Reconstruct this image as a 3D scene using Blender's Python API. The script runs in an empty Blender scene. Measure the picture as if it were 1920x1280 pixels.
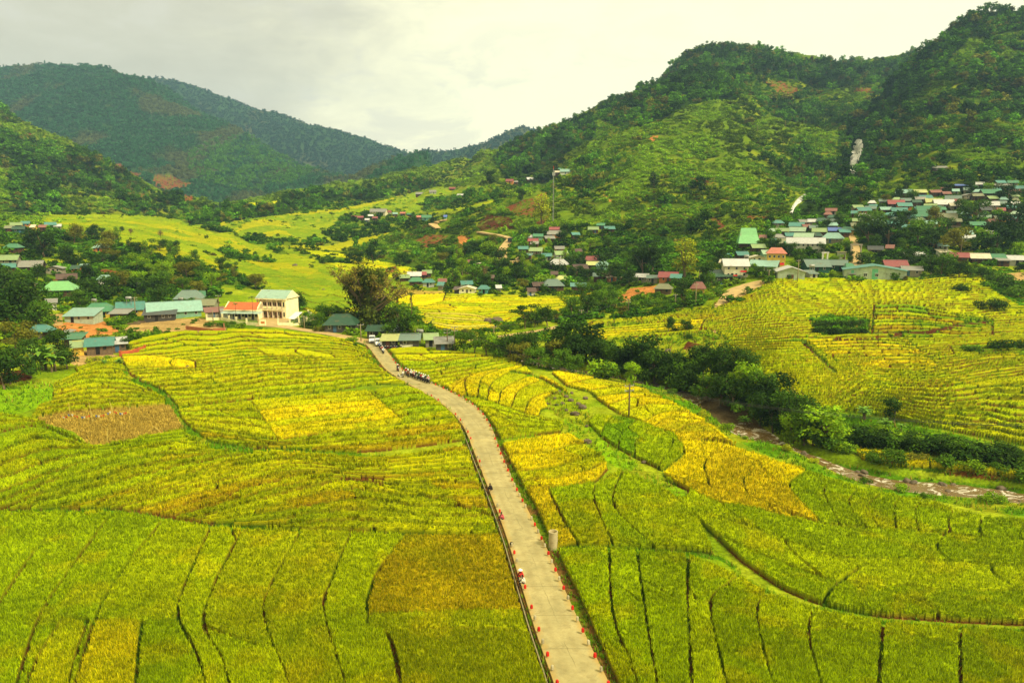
import bpy, bmesh, math, random
import numpy as np
from mathutils import Vector, Matrix
C = bpy.context.scene.collection
R = math.radians

# ------------------------------------------------------------------ camera
IW, IH, FPX = 1920.0, 1280.0, 1371.0        # photo frame and focal length in its pixels
CAM_H, PITCH = 34.0, R(9.93)
cam_d = bpy.data.cameras.new('camera')
cam = bpy.data.objects.new('camera', cam_d)
C.objects.link(cam)
cam.location = (0, 0, CAM_H)
cam.rotation_euler = (math.pi / 2 - PITCH, 0, 0)
cam_d.sensor_width = 36.0
cam_d.lens = 36.0 * FPX / IW
cam_d.clip_start = 0.5
cam_d.clip_end = 20000
bpy.context.scene.camera = cam

# ------------------------------------------------------------------ sky + sun
SUN_EL, SUN_AZ = R(46), R(122)              # azimuth clockwise from +Y : behind the camera, to the right
world = bpy.data.worlds.new('World')
bpy.context.scene.world = world
world.use_nodes = True
wn, wl = world.node_tree.nodes, world.node_tree.links
wn.clear()
def wnode(t, **k):
    n = wn.new(t)
    for a, b in k.items(): setattr(n, a, b)
    return n
def wmath(op, a, b=None, clamp=False):
    n = wnode('ShaderNodeMath', operation=op, use_clamp=clamp)
    for i, v in enumerate((a, b)):
        if v is None: continue
        if isinstance(v, (int, float)): n.inputs[i].default_value = v
        else: wl.new(v, n.inputs[i])
    return n.outputs[0]
def wmix(f, a, b):
    n = wnode('ShaderNodeMix', data_type='RGBA')
    for i, v in ((0, f), (6, a), (7, b)):
        if isinstance(v, (int, float)): n.inputs[i].default_value = v
        elif isinstance(v, tuple): n.inputs[i].default_value = v
        else: wl.new(v, n.inputs[i])
    return n.outputs[2]
def wsmooth(v, lo, hi):
    n = wnode('ShaderNodeMapRange', interpolation_type='SMOOTHERSTEP')
    wl.new(v, n.inputs[0]); n.inputs[1].default_value = lo; n.inputs[2].default_value = hi
    return n.outputs[0]
def wlin(v, lo, hi):
    n = wnode('ShaderNodeMapRange'); wl.new(v, n.inputs[0]); n.inputs[1].default_value = lo; n.inputs[2].default_value = hi
    return n.outputs[0]
sky = wnode('ShaderNodeTexSky', sky_type='NISHITA', sun_disc=False, sun_elevation=SUN_EL, sun_rotation=SUN_AZ, altitude=900, dust_density=2.5)
tc = wnode('ShaderNodeTexCoord')
sep = wnode('ShaderNodeSeparateXYZ'); wl.new(tc.outputs['Generated'], sep.inputs[0])
az = wmath('ARCTAN2', sep.outputs[0], sep.outputs[1])       # 0 straight ahead, + to the right
el = wmath('ARCSINE', sep.outputs[2])
comb = wnode('ShaderNodeCombineXYZ')
wl.new(wmath('MULTIPLY', az, 1.0), comb.inputs[0]); wl.new(wmath('MULTIPLY', el, 2.4), comb.inputs[1]); comb.inputs[2].default_value = 3.7
def wnoise(scale, detail, rough, dist=0.0, off=(0, 0, 0)):
    mp = wnode('ShaderNodeMapping'); mp.inputs[1].default_value = off
    wl.new(comb.outputs[0], mp.inputs[0])
    n = wnode('ShaderNodeTexNoise'); n.inputs['Scale'].default_value = scale; n.inputs['Detail'].default_value = detail
    n.inputs['Roughness'].default_value = rough; n.inputs['Distortion'].default_value = dist
    wl.new(mp.outputs[0], n.inputs['Vector'])
    return n.outputs['Fac']
n1 = wnoise(4.4, 9, 0.6, 0.35, (0.9, 0.2, 0))
n2 = wnoise(8.5, 7, 0.62, 0.4, (1.3, 0.4, 0))
n3 = wnoise(2.0, 4, 0.5, 0.1, (5.3, 2.4, 0))
# the bank of grey cloud stands over the left-hand mountains and thins out to the right and up
bank = wmath('MULTIPLY', wlin(az, 0.10, -0.62), wlin(el, 0.56, 0.26))
edge = wmath('ADD', wmath('SUBTRACT', wmath('MULTIPLY', bank, 1.9), 0.28), wmath('MULTIPLY', wmath('SUBTRACT', n1, 0.5), 1.9))
grey = wsmooth(edge, -0.25, 1.15)
puffs = wmath('MULTIPLY', wsmooth(n2, 0.47, 0.66), wmath('MULTIPLY', wsmooth(el, 0.44, 0.10), wmath('MULTIPLY', wlin(az, 0.70, -0.25), 0.5)))
thin = wmath('MULTIPLY', wsmooth(n3, 0.42, 0.66), 0.42)
K = 11.0
def kc(r, g, b): return (r * K, g * K, b * K, 1)
cream = wmix(thin, kc(0.985, 0.94, 0.61), kc(0.86, 0.82, 0.62))
cl = wmix(grey, cream, wmix(n2, kc(0.46, 0.44, 0.32), kc(0.68, 0.65, 0.48)))
cl = wmix(puffs, cl, kc(0.60, 0.58, 0.47))
allc = wmix(0.95, sky.outputs[0], cl)
bg = wnode('ShaderNodeBackground'); bg.inputs['Strength'].default_value = 0.1
wl.new(allc, bg.inputs['Color'])
wo = wnode('ShaderNodeOutputWorld'); wl.new(bg.outputs[0], wo.inputs['Surface'])

sun_d = bpy.data.lights.new('sun', 'SUN')
sun = bpy.data.objects.new('sun', sun_d); C.objects.link(sun)
sun_d.energy = 4.3; sun_d.angle = R(10); sun_d.color = (1.0, 0.93, 0.78)
sdir = Vector((math.sin(SUN_AZ) * math.cos(SUN_EL), math.cos(SUN_AZ) * math.cos(SUN_EL), math.sin(SUN_EL)))
sun.rotation_euler = (-sdir).to_track_quat('-Z', 'Y').to_euler()

vs = bpy.context.scene.view_settings
vs.view_transform = 'Standard'; vs.look = 'None'; vs.exposure = 0.28; vs.gamma = 1.0; vs.use_curve_mapping = False
bpy.context.scene.cycles.volume_bounces = 0
bpy.context.scene.cycles.max_bounces = 5
bpy.context.scene.cycles.diffuse_bounces = 2
bpy.context.scene.cycles.transparent_max_bounces = 6

# ------------------------------------------------------------------ small helpers
def srgb(r, g, b, k=1.0):
    f = lambda c: ((c / 255.0 / 12.92) if c <= 10 else (((c / 255.0) + 0.055) / 1.055) ** 2.4)
    return np.array([f(r) * k, f(g) * k, f(b) * k])
def hsh(x, y=0, s=0):
    x = np.asarray(x, dtype=np.int64); y = np.asarray(y, dtype=np.int64)
    h = (x * 374761393 + y * 668265263 + s * 2147483647 + 1274126177) & 0xFFFFFFFF
    h = ((h ^ (h >> 13)) * 1274126177) & 0xFFFFFFFF
    h = ((h ^ (h >> 16)) * 2246822519) & 0xFFFFFFFF
    return ((h ^ (h >> 15)) & 0xFFFFFF) / float(0xFFFFFF)
def vnoise(x, y, s=0):
    xi = np.floor(x).astype(np.int64); yi = np.floor(y).astype(np.int64)
    fx = x - xi; fy = y - yi
    fx = fx * fx * (3 - 2 * fx); fy = fy * fy * (3 - 2 * fy)
    a = hsh(xi, yi, s); b = hsh(xi + 1, yi, s); c = hsh(xi, yi + 1, s); d = hsh(xi + 1, yi + 1, s)
    return (a * (1 - fx) + b * fx) * (1 - fy) + (c * (1 - fx) + d * fx) * fy
def fbm(x, y, s=0, o=4):
    t = 0; amp = 0.5; n = 0
    for i in range(o):
        t = t + amp * vnoise(x * 2 ** i, y * 2 ** i, s + i * 17); n += amp; amp *= 0.5
    return t / n
def sstep(a, b, x):
    t = np.clip((x - a) / (b - a), 0, 1)
    return t * t * (3 - 2 * t)

CP, SP = math.cos(PITCH), math.sin(PITCH)
def project(x, y, z):
    """world -> photo pixels"""
    dz = z - CAM_H
    w = y * CP - dz * SP
    v = y * SP + dz * CP
    w = np.maximum(w, 1e-3)
    return IW / 2 + FPX * x / w, IH / 2 - FPX * v / w
def tanel(py): # slope of the sight line (dz/dy) for a photo row
    yc = (IH / 2 - py) / FPX
    return (yc * CP - SP) / (CP + yc * SP)
def aof(px, py):
    yc = (IH / 2 - py) / FPX
    return (px - IW / 2) / FPX / (CP + yc * SP)

# ------------------------------------------------------------------ terrain : heights as thin-plate layers
KL = 0.55
class Layer:
    def __init__(s, pts, flat=()):
        A, L, E = [], [], []
        for px, py, Y in pts:
            A.append(aof(px, py)); L.append(math.log(Y) * KL); E.append(tanel(py))
        for a, Y, z in flat:
            A.append(a); L.append(math.log(Y) * KL); E.append((z - CAM_H) / Y)
        s.A, s.L = np.array(A), np.array(L)
        n = len(A)
        d = np.hypot(s.A[:, None] - s.A[None], s.L[:, None] - s.L[None])
        Kk = s.phi(d) + np.eye(n) * 1e-5
        P = np.stack([np.ones(n), s.A, s.L], 1)
        M = np.zeros((n + 3, n + 3)); M[:n, :n] = Kk; M[:n, n:] = P; M[n:, :n] = P.T
        sol = np.linalg.solve(M, np.concatenate([np.array(E), np.zeros(3)]))
        s.w, s.c = sol[:n], sol[n:]
    @staticmethod
    def phi(d): return np.where(d > 1e-9, d * d * np.log(np.maximum(d, 1e-9)), 0)
    def __call__(s, a, Y):
        a = np.asarray(a, float); sh = a.shape; a = a.ravel(); l = np.log(np.asarray(Y, float)).ravel() * KL
        out = np.empty(a.size)
        for i in range(0, a.size, 40000):
            d = np.hypot(a[i:i + 40000, None] - s.A, l[i:i + 40000, None] - s.L)
            out[i:i + 40000] = s.phi(d) @ s.w + s.c[0] + s.c[1] * a[i:i + 40000] + s.c[2] * l[i:i + 40000]
        return (out * np.asarray(Y, float).ravel() + CAM_H).reshape(sh)

flat0 = []
for a in (-1.0, -0.7, -0.4, -0.2, 0, 0.2, 0.4):
    for Y in (18, 30, 50, 75, 105, 140):
        flat0.append((a, Y, 0.0))
for a in (0.55, 0.75, 1.0):
    for Y in (18, 30, 50, 72): flat0.append((a, Y, -0.6 if Y > 40 else 0))
for Y in (170, 200): flat0 += [(-0.45, Y, 0.3), (-0.2, Y, 0), (-0.05, Y, 0)]
flat0 += [(-0.8, 140, 1.5), (-0.8, 200, 8), (-0.8, 300, 25), (-1.0, 200, 14), (-1.0, 320, 40)]
# river bed line
flat0 += [(0.03, 182, -1.8), (0.12, 165, -1.8), (0.237, 149, -2.2), (0.345, 124, -2.2), (0.50, 101, -2.2), (0.66, 95, -2.2), (0.8, 92, -2.2), (1.0, 90, -2)]
L0 = Layer([
 # left village slope and the fields beyond it
 (150, 660, 178), (505, 602, 233), (300, 606, 232), (120, 580, 255), (60, 500, 320), (300, 500, 340), (150, 470, 390), (50, 430, 430), (-150, 420, 420),
 (470, 545, 320), (300, 460, 430), (400, 500, 380), (200, 436, 480), (250, 407, 600), (90, 410, 560), (400, 432, 560), (560, 470, 470), (640, 500, 415), (480, 480, 450),
 (600, 562, 315), (700, 585, 280), (780, 560, 310), (800, 600, 245), (900, 600, 245), (850, 640, 198), (960, 640, 195), (650, 540, 345),
 # valley head and the knoll in the middle
 (480, 402, 740), (560, 386, 830), (700, 376, 880), (860, 346, 950), (700, 430, 620), (620, 455, 560), (560, 420, 660), (760, 400, 720), (750, 507, 410), (820, 416, 570), (880, 440, 500),
 (780, 455, 530), (945, 470, 420), (960, 512, 365), (870, 548, 318), (1000, 548, 318), (1090, 545, 318), (1080, 575, 270), (1000, 600, 240),
 (430, 405, 760), (300, 400, 760), (100, 400, 760), (-150, 400, 700),
 # right-hand terraces up to the big village
 (1330, 680, 178), (1500, 762, 139), (1700, 802, 124), (1900, 832, 115), (1180, 590, 248), (1130, 600, 242), (1330, 572, 245), (1450, 522, 265), (1650, 521, 262), (1850, 516, 260), (2050, 520, 258),
 (1560, 600, 212), (1750, 640, 182), (1900, 640, 181), (1600, 700, 158), (1900, 600, 206), (1900, 720, 150), (2100, 640, 180), (2100, 760, 135), (1300, 640, 200),
 (1560, 470, 320), (1450, 470, 320), (1408, 456, 345), (1600, 420, 370), (1700, 450, 335), (1850, 450, 325), (1750, 362, 430), (1850, 352, 430), (1900, 490, 285), (1500, 402, 400), (2050, 400, 370),
 # hill in the middle
 (1250, 500, 335), (1180, 522, 325), (1350, 500, 312), (1250, 420, 440), (1100, 400, 500), (1037, 415, 480), (1400, 430, 390), (1400, 350, 500), (1500, 380, 490), (1500, 440, 365),
 (1300, 300, 600), (1200, 330, 560), (1100, 300, 700), (1000, 322, 790), (940, 342, 790), (1050, 326, 740), (1200, 250, 700), (1300, 200, 780), (1300, 150, 900), (1400, 200, 780), (1400, 150, 930),
 (1500, 200, 850), (1500, 150, 1000), (1590, 325, 590), (1580, 262, 700), (1560, 220, 800), (1600, 182, 950), (1500, 290, 640),
 # its crest
 (560, 374, 960), (700, 350, 1030), (810, 326, 1090), (880, 308, 1130), (940, 292, 1120), (985, 270, 1080), (1050, 245, 1040), (1120, 218, 1060), (1180, 190, 1090), (1220, 155, 1110),
 (1260, 130, 1140), (1310, 114, 1160), (1390, 100, 1190), (1470, 122, 1240), (1560, 137, 1290), (1620, 128, 1350), (1720, 130, 1350), (1850, 130, 1350), (2000, 130, 1350),
 # behind the crest
 (560, 470, 1500), (810, 440, 1500), (985, 400, 1500), (1180, 350, 1500), (1390, 250, 1550), (1560, 260, 1650), (1720, 260, 1700), (2000, 260, 1700), (300, 480, 1500), (0, 480, 1500), (-200, 480, 1500),
], flat0)
L2 = Layer([(1920, 402, 372), (1920, 300, 480), (1920, 200, 600), (1920, 100, 710), (1920, 8, 820), (2100, -60, 820), (2100, 420, 365), (2100, 300, 480), (2100, 200, 590), (2300, -80, 820), (2300, 420, 365), (2300, 200, 590),
 (1750, 330, 462), (1750, 250, 560), (1750, 150, 690), (1760, 75, 780), (1830, 22, 810), (1880, 350, 420), (1650, 340, 510), (1650, 280, 600), (1650, 205, 720), (1660, 180, 760), (1605, 326, 580), (1610, 265, 655), (1595, 240, 720),
 (1700, 135, 790), (1560, 380, 470), (1560, 340, 560), (1540, 340, 720), (1800, 410, 380), (1700, 400, 420),
 (1920, 120, 1000), (1760, 200, 960), (1660, 290, 930), (1595, 350, 880), (1540, 420, 900), (2100, 60, 1000), (2300, 60, 1000), (1920, 300, 1300), (1600, 500, 1300), (2300, 300, 1300), (1500, 520, 600), (1450, 600, 900), (1480, 560, 460)])
L6 = Layer([(-200, 430, 560), (0, 408, 580), (120, 402, 640), (250, 404, 690), (380, 428, 640), (430, 412, 740), (-200, 150, 1100), (0, 222, 1050), (130, 280, 1000), (200, 316, 950), (270, 354, 900), (340, 382, 860), (430, 405, 830),
 (0, 320, 780), (100, 345, 790), (-200, 290, 780), (250, 388, 780), (500, 430, 850), (600, 460, 900),
 (-200, 260, 1350), (0, 320, 1300), (130, 370, 1250), (200, 390, 1200), (270, 410, 1150), (340, 430, 1100), (430, 440, 1050), (600, 480, 1100), (0, 500, 480), (200, 520, 480), (400, 520, 500), (600, 560, 600)])
L3 = Layer([(-250, 330, 1300), (100, 335, 1300), (300, 378, 1230), (450, 397, 1250), (640, 352, 1500), (780, 312, 1700), (-250, 180, 2300), (0, 137, 2250), (60, 124, 2230), (130, 117, 2200), (190, 117, 2180), (230, 130, 2150), (252, 146, 2140), (280, 158, 2120),
 (330, 187, 2100), (383, 210, 2070), (450, 232, 2040), (500, 268, 1980), (567, 308, 1900), (633, 338, 1800), (700, 356, 1750), (100, 230, 1750), (300, 270, 1700), (450, 320, 1600), (-250, 250, 1750), (780, 400, 1900),
 (-250, 250, 2700), (0, 220, 2700), (190, 220, 2650), (280, 260, 2600), (383, 300, 2500), (500, 340, 2400), (633, 400, 2300), (780, 450, 2300), (900, 460, 2000)])
L4 = Layer([(100, 175, 3050), (200, 160, 3050), (270, 152, 3050), (340, 160, 3000), (400, 180, 2950), (440, 190, 2950), (480, 200, 2950), (520, 208, 2900), (570, 226, 2900), (620, 242, 2880), (660, 260, 2850), (700, 272, 2850), (740, 287, 2800), (768, 297, 2800), (800, 305, 2800), (860, 325, 2800),
 (300, 300, 2450), (500, 310, 2350), (700, 340, 2250), (800, 335, 2200), (950, 380, 2200), (100, 300, 2500), (400, 300, 3600), (700, 350, 3500), (100, 280, 3600), (900, 400, 3500)])
L5 = Layer([(700, 315, 2600), (745, 300, 2600), (762, 296, 2600), (776, 287, 2600), (800, 285, 2600), (830, 294, 2550), (870, 278, 2500), (920, 264, 2500), (960, 250, 2500), (985, 247, 2500), (1020, 262, 2500), (1100, 300, 2500),
 (700, 345, 1900), (800, 345, 1900), (900, 340, 1900), (1000, 340, 1900), (1100, 350, 1900), (700, 380, 3300), (850, 360, 3300), (985, 340, 3300), (1100, 380, 3300), (600, 380, 2600), (600, 400, 1900)])

def polyd(x, y, P):
    """distance from points to a world polyline P (n,2), with the fraction along it"""
    best = np.full(x.shape, 1e9)
    for (x0, y0), (x1, y1) in zip(P[:-1], P[1:]):
        dx, dy = x1 - x0, y1 - y0
        t = np.clip(((x - x0) * dx + (y - y0) * dy) / (dx * dx + dy * dy + 1e-9), 0, 1)
        best = np.minimum(best, np.hypot(x - x0 - t * dx, y - y0 - t * dy))
    return best
def smooth_line(pts, n=8):
    """Catmull-Rom through the points"""
    P = np.array(pts, float); P = np.vstack([2 * P[0] - P[1], P, 2 * P[-1] - P[-2]])
    out = []
    for i in range(1, len(P) - 2):
        p0, p1, p2, p3 = P[i - 1:i + 3]
        for t in np.arange(n) / n:
            out.append(0.5 * ((2 * p1) + (-p0 + p2) * t + (2 * p0 - 5 * p1 + 4 * p2 - p3) * t * t + (-p0 + 3 * p1 - 3 * p2 + p3) * t ** 3))
    out.append(P[-2]); return np.array(out)
def onplane(pts, z):
    out = []
    for px, py in pts:
        Y = (z - CAM_H) / tanel(py); out.append((aof(px, py) * Y, Y))
    return np.array(out)
# the concrete road, both edges read off the photo; it lies on flat ground
ROAD_L = smooth_line(onplane([(1050, 1330), (1037, 1280), (1003, 1180), (975, 1090), (948, 1003), (915, 915), (893, 860), (880, 826), (868, 800), (848, 776), (820, 753), (788, 734), (750, 713), (722, 692), (703, 668), (692, 653), (684, 645)], 0))
ROAD_R = smooth_line(onplane([(1168, 1330), (1142, 1280), (1094, 1180), (1053, 1090), (1014, 1003), (969, 915), (944, 860), (931, 826), (921, 800), (905, 776), (878, 753), (838, 732), (785, 708), (751, 690), (733, 668), (722, 653), (715, 645)], 0))
ROAD_C = (ROAD_L + ROAD_R) / 2
RIVER = smooth_line(onplane([(930, 672), (990, 686), (1050, 697), (1130, 712), (1210, 728), (1285, 748), (1335, 775), (1395, 808), (1445, 842), (1515, 872), (1580, 897), (1640, 912), (1700, 921), (1780, 927), (1850, 934), (1950, 950), (2100, 970), (2300, 985)], -4.0), 6)

# ------------------------------------------------------------------ what grows where (traced from the photo, laid on the terrain)
RX0, RY0, RW, RH = -320, 0, 2560, 1360      # raster in photo pixels, wider than the frame
cover = np.zeros((RH, RW), np.uint8)
fid = np.full((RH, RW), -1, np.int32)       # paddy cell
ft = np.full((RH, RW), 0.5, np.float32)     # 0 at a terrace's upper edge, 1 at its lower lip
fstep = np.zeros((RH, RW), np.float32)
fcol = np.zeros((RH, RW, 3), np.float32)
def poly_mask(P):
    P = np.array(P, float) - [RX0, RY0]
    x0, y0 = np.maximum(np.floor(P.min(0)).astype(int), 0); x1, y1 = np.minimum(np.ceil(P.max(0)).astype(int) + 1, [RW, RH])
    if x1 <= x0 or y1 <= y0: return None
    X, Y = np.meshgrid(np.arange(x0, x1) + 0.5, np.arange(y0, y1) + 0.5)
    inside = np.zeros(X.shape, bool)
    for (ax, ay), (bx, by) in zip(P, np.roll(P, -1, 0)):
        if ay == by: continue
        c = ((ay > Y) != (by > Y)) & (X < (bx - ax) * (Y - ay) / (by - ay) + ax)
        inside ^= c
    return slice(y0, y1), slice(x0, x1), inside
def line_mask(P, w):
    """pixels within w of a polyline"""
    P = smooth_line(P, 5)
    x0, y0 = np.floor(P.min(0) - w - 1).astype(int) - [RX0, RY0]; x1, y1 = np.ceil(P.max(0) + w + 2).astype(int) - [RX0, RY0]
    x0, y0 = max(x0, 0), max(y0, 0); x1, y1 = min(x1, RW), min(y1, RH)
    if x1 <= x0 or y1 <= y0: return None
    X, Y = np.meshgrid(np.arange(x0, x1) + RX0 + 0.5, np.arange(y0, y1) + RY0 + 0.5)
    return slice(y0, y1), slice(x0, x1), polyd(X, Y, P) <= w
AUTO, RED, DARKSOIL, BRIGHT, FOREST, DIRT, STUBBLE, ORANGE, MEADOW, LIME, WEED, ROCK = range(12)
def paint(P, c, clear=True):
    m = poly_mask(P)
    if m is None: return
    cover[m[0], m[1]][m[2]] = c
    if clear: fid[m[0], m[1]][m[2]] = -1
def stroke(P, w, c):
    m = line_mask(P, w)
    if m is None: return
    cover[m[0], m[1]][m[2]] = c; fid[m[0], m[1]][m[2]] = -1
YG = srgb(172, 174, 6); GOLD = srgb(212, 192, 8); AMBER = srgb(196, 174, 14); GRN = srgb(152, 168, 5); LGRN = srgb(168, 178, 6); DGRN = srgb(114, 146, 8)
OCH = srgb(172, 152, 12); RUST = srgb(162, 134, 14); TAN = srgb(168, 140, 48); PALE = srgb(200, 186, 60); LEMON = srgb(186, 184, 8); OLIVE = srgb(156, 160, 8)
VA = srgb(136, 150, 16); VB = srgb(116, 138, 20); VC = srgb(156, 154, 14); VD = srgb(108, 122, 30)
nreg = [0]
def resample(P, n):
    P = smooth_line(P, 6); s = np.concatenate([[0], np.cumsum(np.hypot(*np.diff(P, axis=0).T))]); q = np.linspace(0, s[-1], n)
    return np.stack([np.interp(q, s, P[:, 0]), np.interp(q, s, P[:, 1])], 1)
def region(curves, subs, pal, step=0.3, cells=3.0, wob=0.0, var=0.1, crop=True):
    """strips between successive curves; each strip is cut into cells of its own colour"""
    nreg[0] += 1; g = nreg[0]
    if isinstance(subs, int): subs = [subs] * (len(curves) - 1)
    acc = 0
    for k in range(len(curves) - 1):
        NU = 700
        A, B = resample(curves[k], NU), resample(curves[k + 1], NU)
        span = np.hypot(*(A - B).T).max(); NV = int(span * 1.6) + 6; 
        L = max(np.hypot(*np.diff(A, axis=0).T).sum(), np.hypot(*np.diff(B, axis=0).T).sum()); NUU = int(L * 1.5) + 6
        u = np.linspace(0, 1, NUU); v = np.linspace(0, 1, NV)
        Ai = np.stack([np.interp(u, np.linspace(0, 1, NU), A[:, j]) for j in (0, 1)], 1); Bi = np.stack([np.interp(u, np.linspace(0, 1, NU), B[:, j]) for j in (0, 1)], 1)
        U, V = np.meshgrid(u, v)
        PX = Ai[None, :, 0] * (1 - V) + Bi[None, :, 0] * V; PY = Ai[None, :, 1] * (1 - V) + Bi[None, :, 1] * V
        vv = V * subs[k]
        if wob: vv = vv + wob * (fbm(U * L / 60.0, vv * 0.35 + g * 7.1 + k, 31 + g, 3) - 0.5) * 2
        vv = np.clip(vv, 0, subs[k] - 1e-4)
        strip = np.floor(vv).astype(int); t = vv - strip
        lab = strip + acc
        nc = np.maximum(1, np.round(cells * (0.6 + 0.9 * hsh(lab, g, 3))))
        uu = U * nc + hsh(lab, g, 4) + 0.06 * np.sin(t * 3 + lab)
        cell = np.floor(uu).astype(int)
        ident = g * 100000 + lab * 60 + cell
        ix = np.round(PX - RX0).astype(int); iy = np.round(PY - RY0).astype(int)
        ok = (ix >= 0) & (ix < RW) & (iy >= 0) & (iy < RH)
        ix, iy = ix[ok], iy[ok]
        pal_a = np.array(pal)
        h = hsh(ident, g, 5)[ok]; h2 = hsh(lab, g, 6)[ok]
        pi = np.minimum((h * 0.55 + h2 * 0.45) * 1.25 - 0.125, 0.9999); pi = np.clip(pi, 0, 0.9999)
        col = pal_a[(pi * len(pal)).astype(int)] * (1 + var * (hsh(ident, g, 8)[ok] - 0.5) * 2)[:, None]
        fid[iy, ix] = ident[ok] if crop else -1; ft[iy, ix] = t[ok]; fstep[iy, ix] = step; fcol[iy, ix] = col; cover[iy, ix] = AUTO
        acc += subs[k]

# ---- valley head, far off
region([[(80, 404), (230, 404), (330, 412), (420, 434), (560, 472), (650, 500), (790, 522)], [(80, 420), (230, 432), (380, 470), (470, 500), (560, 530), (700, 545), (800, 540)], [(380, 500), (470, 525), (560, 575), (640, 600), (760, 560)]], [6, 5], [VA, VB, VA, VC, VB], 0.12, 4, 1.0, 0.05)
region([[(395, 428), (480, 394), (560, 398), (700, 380), (800, 355), (900, 348)], [(430, 440), (500, 425), (600, 432), (700, 405), (820, 385), (930, 372)], [(520, 462), (640, 470), (690, 455), (760, 425), (850, 400), (920, 385)]], [5, 5], [VB, VB, VC, VD, VA], 0.12, 4, 1.2, 0.06)
region([[(460, 382), (520, 378)], [(455, 389), (515, 388)]], 1, [LEMON], 0, 1)
region([[(570, 470), (650, 478), (780, 505)], [(640, 505), (700, 520), (790, 524)]], 6, [LEMON, YG, GOLD], 0.3, 3, 0.4)
# ---- middle fields below the knoll
region([[(745, 545), (850, 549), (960, 556), (1075, 556), (1110, 550)], [(770, 580), (860, 585), (960, 580), (1080, 570)], [(780, 606), (880, 612), (960, 606), (1000, 600)]], [9, 6], [LEMON, LEMON, GOLD, LGRN, YG], 0.3, 4, 0.5)
region([[(745, 548), (800, 548), (835, 552)], [(745, 572), (790, 576), (830, 566)]], 1, [GOLD], 0.2, 1)
region([[(800, 588), (880, 590), (925, 600)], [(785, 608), (860, 622), (930, 616)]], 7, [GOLD, PALE, LEMON], 0.35, 1, 0.2)
# ---- right-hand terraces
region([[(1105, 603), (1180, 598), (1260, 588), (1340, 568), (1430, 528), (1520, 522), (1600, 524), (1700, 526), (1800, 514), (1850, 516), (2060, 530)],
        [(1090, 620), (1250, 618), (1400, 592), (1520, 585), (1640, 580), (1800, 585), (1920, 580), (2060, 590)],
        [(1120, 640), (1320, 640), (1480, 632), (1620, 630), (1780, 632), (1920, 625), (2060, 630)],
        [(1330, 690), (1450, 690), (1600, 690), (1740, 690), (1850, 672), (1930, 668), (2060, 665)],
        [(1420, 735), (1520, 722), (1640, 722), (1760, 728), (1860, 712), (1930, 705), (2060, 700)],
        [(1470, 764), (1560, 770), (1640, 778), (1720, 796), (1800, 812), (1900, 832), (2060, 860)]],
       [17, 10, 12, 7, 9], [YG, LGRN, YG, LGRN, YG, LGRN, LEMON], 0.8, 5, 0.6, 0.05)
region([[(1640, 572), (1720, 575), (1800, 590), (1860, 600)], [(1635, 632), (1760, 634), (1860, 632)]], 9, [OLIVE, DGRN, LGRN, OCH], 0.7, 4, 0.6)
region([[(1510, 640), (1640, 634), (1700, 640)], [(1580, 690), (1680, 690), (1760, 690)]], 9, [LEMON, GOLD, YG], 0.7, 3, 0.4)
region([[(1780, 650), (1920, 648), (2060, 648)], [(1790, 668), (1900, 666), (2060, 662)]], 3, [GRN, DGRN], 0.6, 3, 0.3)
# ---- left : the fields between village and road
region([[(225, 648), (300, 628), (420, 618), (520, 622), (610, 632), (660, 640), (700, 660)], [(228, 672), (330, 665), (430, 655), (560, 650), (640, 655), (705, 672)], [(250, 715), (400, 700), (520, 690), (620, 684), (690, 684), (740, 700)],
        [(330, 768), (430, 755), (520, 745), (620, 735), (700, 722), (790, 722)]], [4, 7, 6], [YG, LGRN, YG, LEMON, YG], 0.5, 3, 0.6, 0.06)
region([[(480, 655), (560, 658), (620, 668)], [(500, 668), (580, 672), (630, 676)]], 1, [LEMON], 0.2, 1)
region([[(225, 671), (290, 670), (366, 681)], [(225, 690), (290, 692), (366, 693)]], 1, [GOLD], 0.3, 1, 0, 0.04)
region([[(690, 735), (750, 728), (800, 728), (826, 742)], [(720, 765), (770, 757), (838, 752)], [(755, 800), (800, 790), (868, 782)]], [2, 3], [LGRN, GRN, YG], 0.4, 1, 0.2)
region([[(468, 755), (540, 748), (610, 741), (690, 736)], [(520, 828), (600, 816), (680, 808), (757, 795)]], 7, [GOLD, GOLD, LEMON], 0.16, 1, 0.3, 0.06)
region([[(335, 770), (400, 762), (470, 755)], [(345, 800), (430, 812), (520, 828)]], 4, [YG, LEMON, LGRN], 0.35, 1, 0.3)
region([[(348, 802), (430, 814), (520, 830), (640, 814), (760, 799), (872, 784)], [(370, 838), (450, 846), (560, 850), (660, 850), (760, 842), (882, 826)]], 4, [OCH, YG, OLIVE, OCH], 0.4, 2, 0.3)
region([[(100, 722), (170, 692), (236, 700), (290, 735)], [(60, 785), (170, 772), (250, 764), (325, 760)]], 8, [YG, OLIVE, LGRN], 0.4, 2, 0.5)
region([[(140, 690), (180, 675), (228, 672)], [(150, 705), (200, 694), (238, 700)]], 2, [YG, OLIVE], 0.3, 1, 0.3)
region([[(-320, 790), (-100, 770), (60, 786)], [(-320, 850), (-100, 840), (60, 800), (170, 836)]], 3, [GRN, LGRN], 0.3, 2, 0.4)
region([[(-320, 860), (-80, 850), (60, 806), (170, 840), (285, 818), (350, 806)], [(-320, 960), (-80, 950), (90, 895), (200, 862), (330, 838), (420, 842)], [(-320, 1010), (-80, 1010), (95, 960), (210, 935), (340, 892), (480, 862)]], [4, 4], [GRN, LGRN, YG, GRN], 0.5, 1.6, 0.3)
region([[(330, 832), (410, 848), (520, 840), (600, 853), (720, 859)], [(300, 872), (420, 852), (480, 858), (560, 872)]], 3, [OCH, AMBER, YG], 0.35, 2, 0.4)
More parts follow.
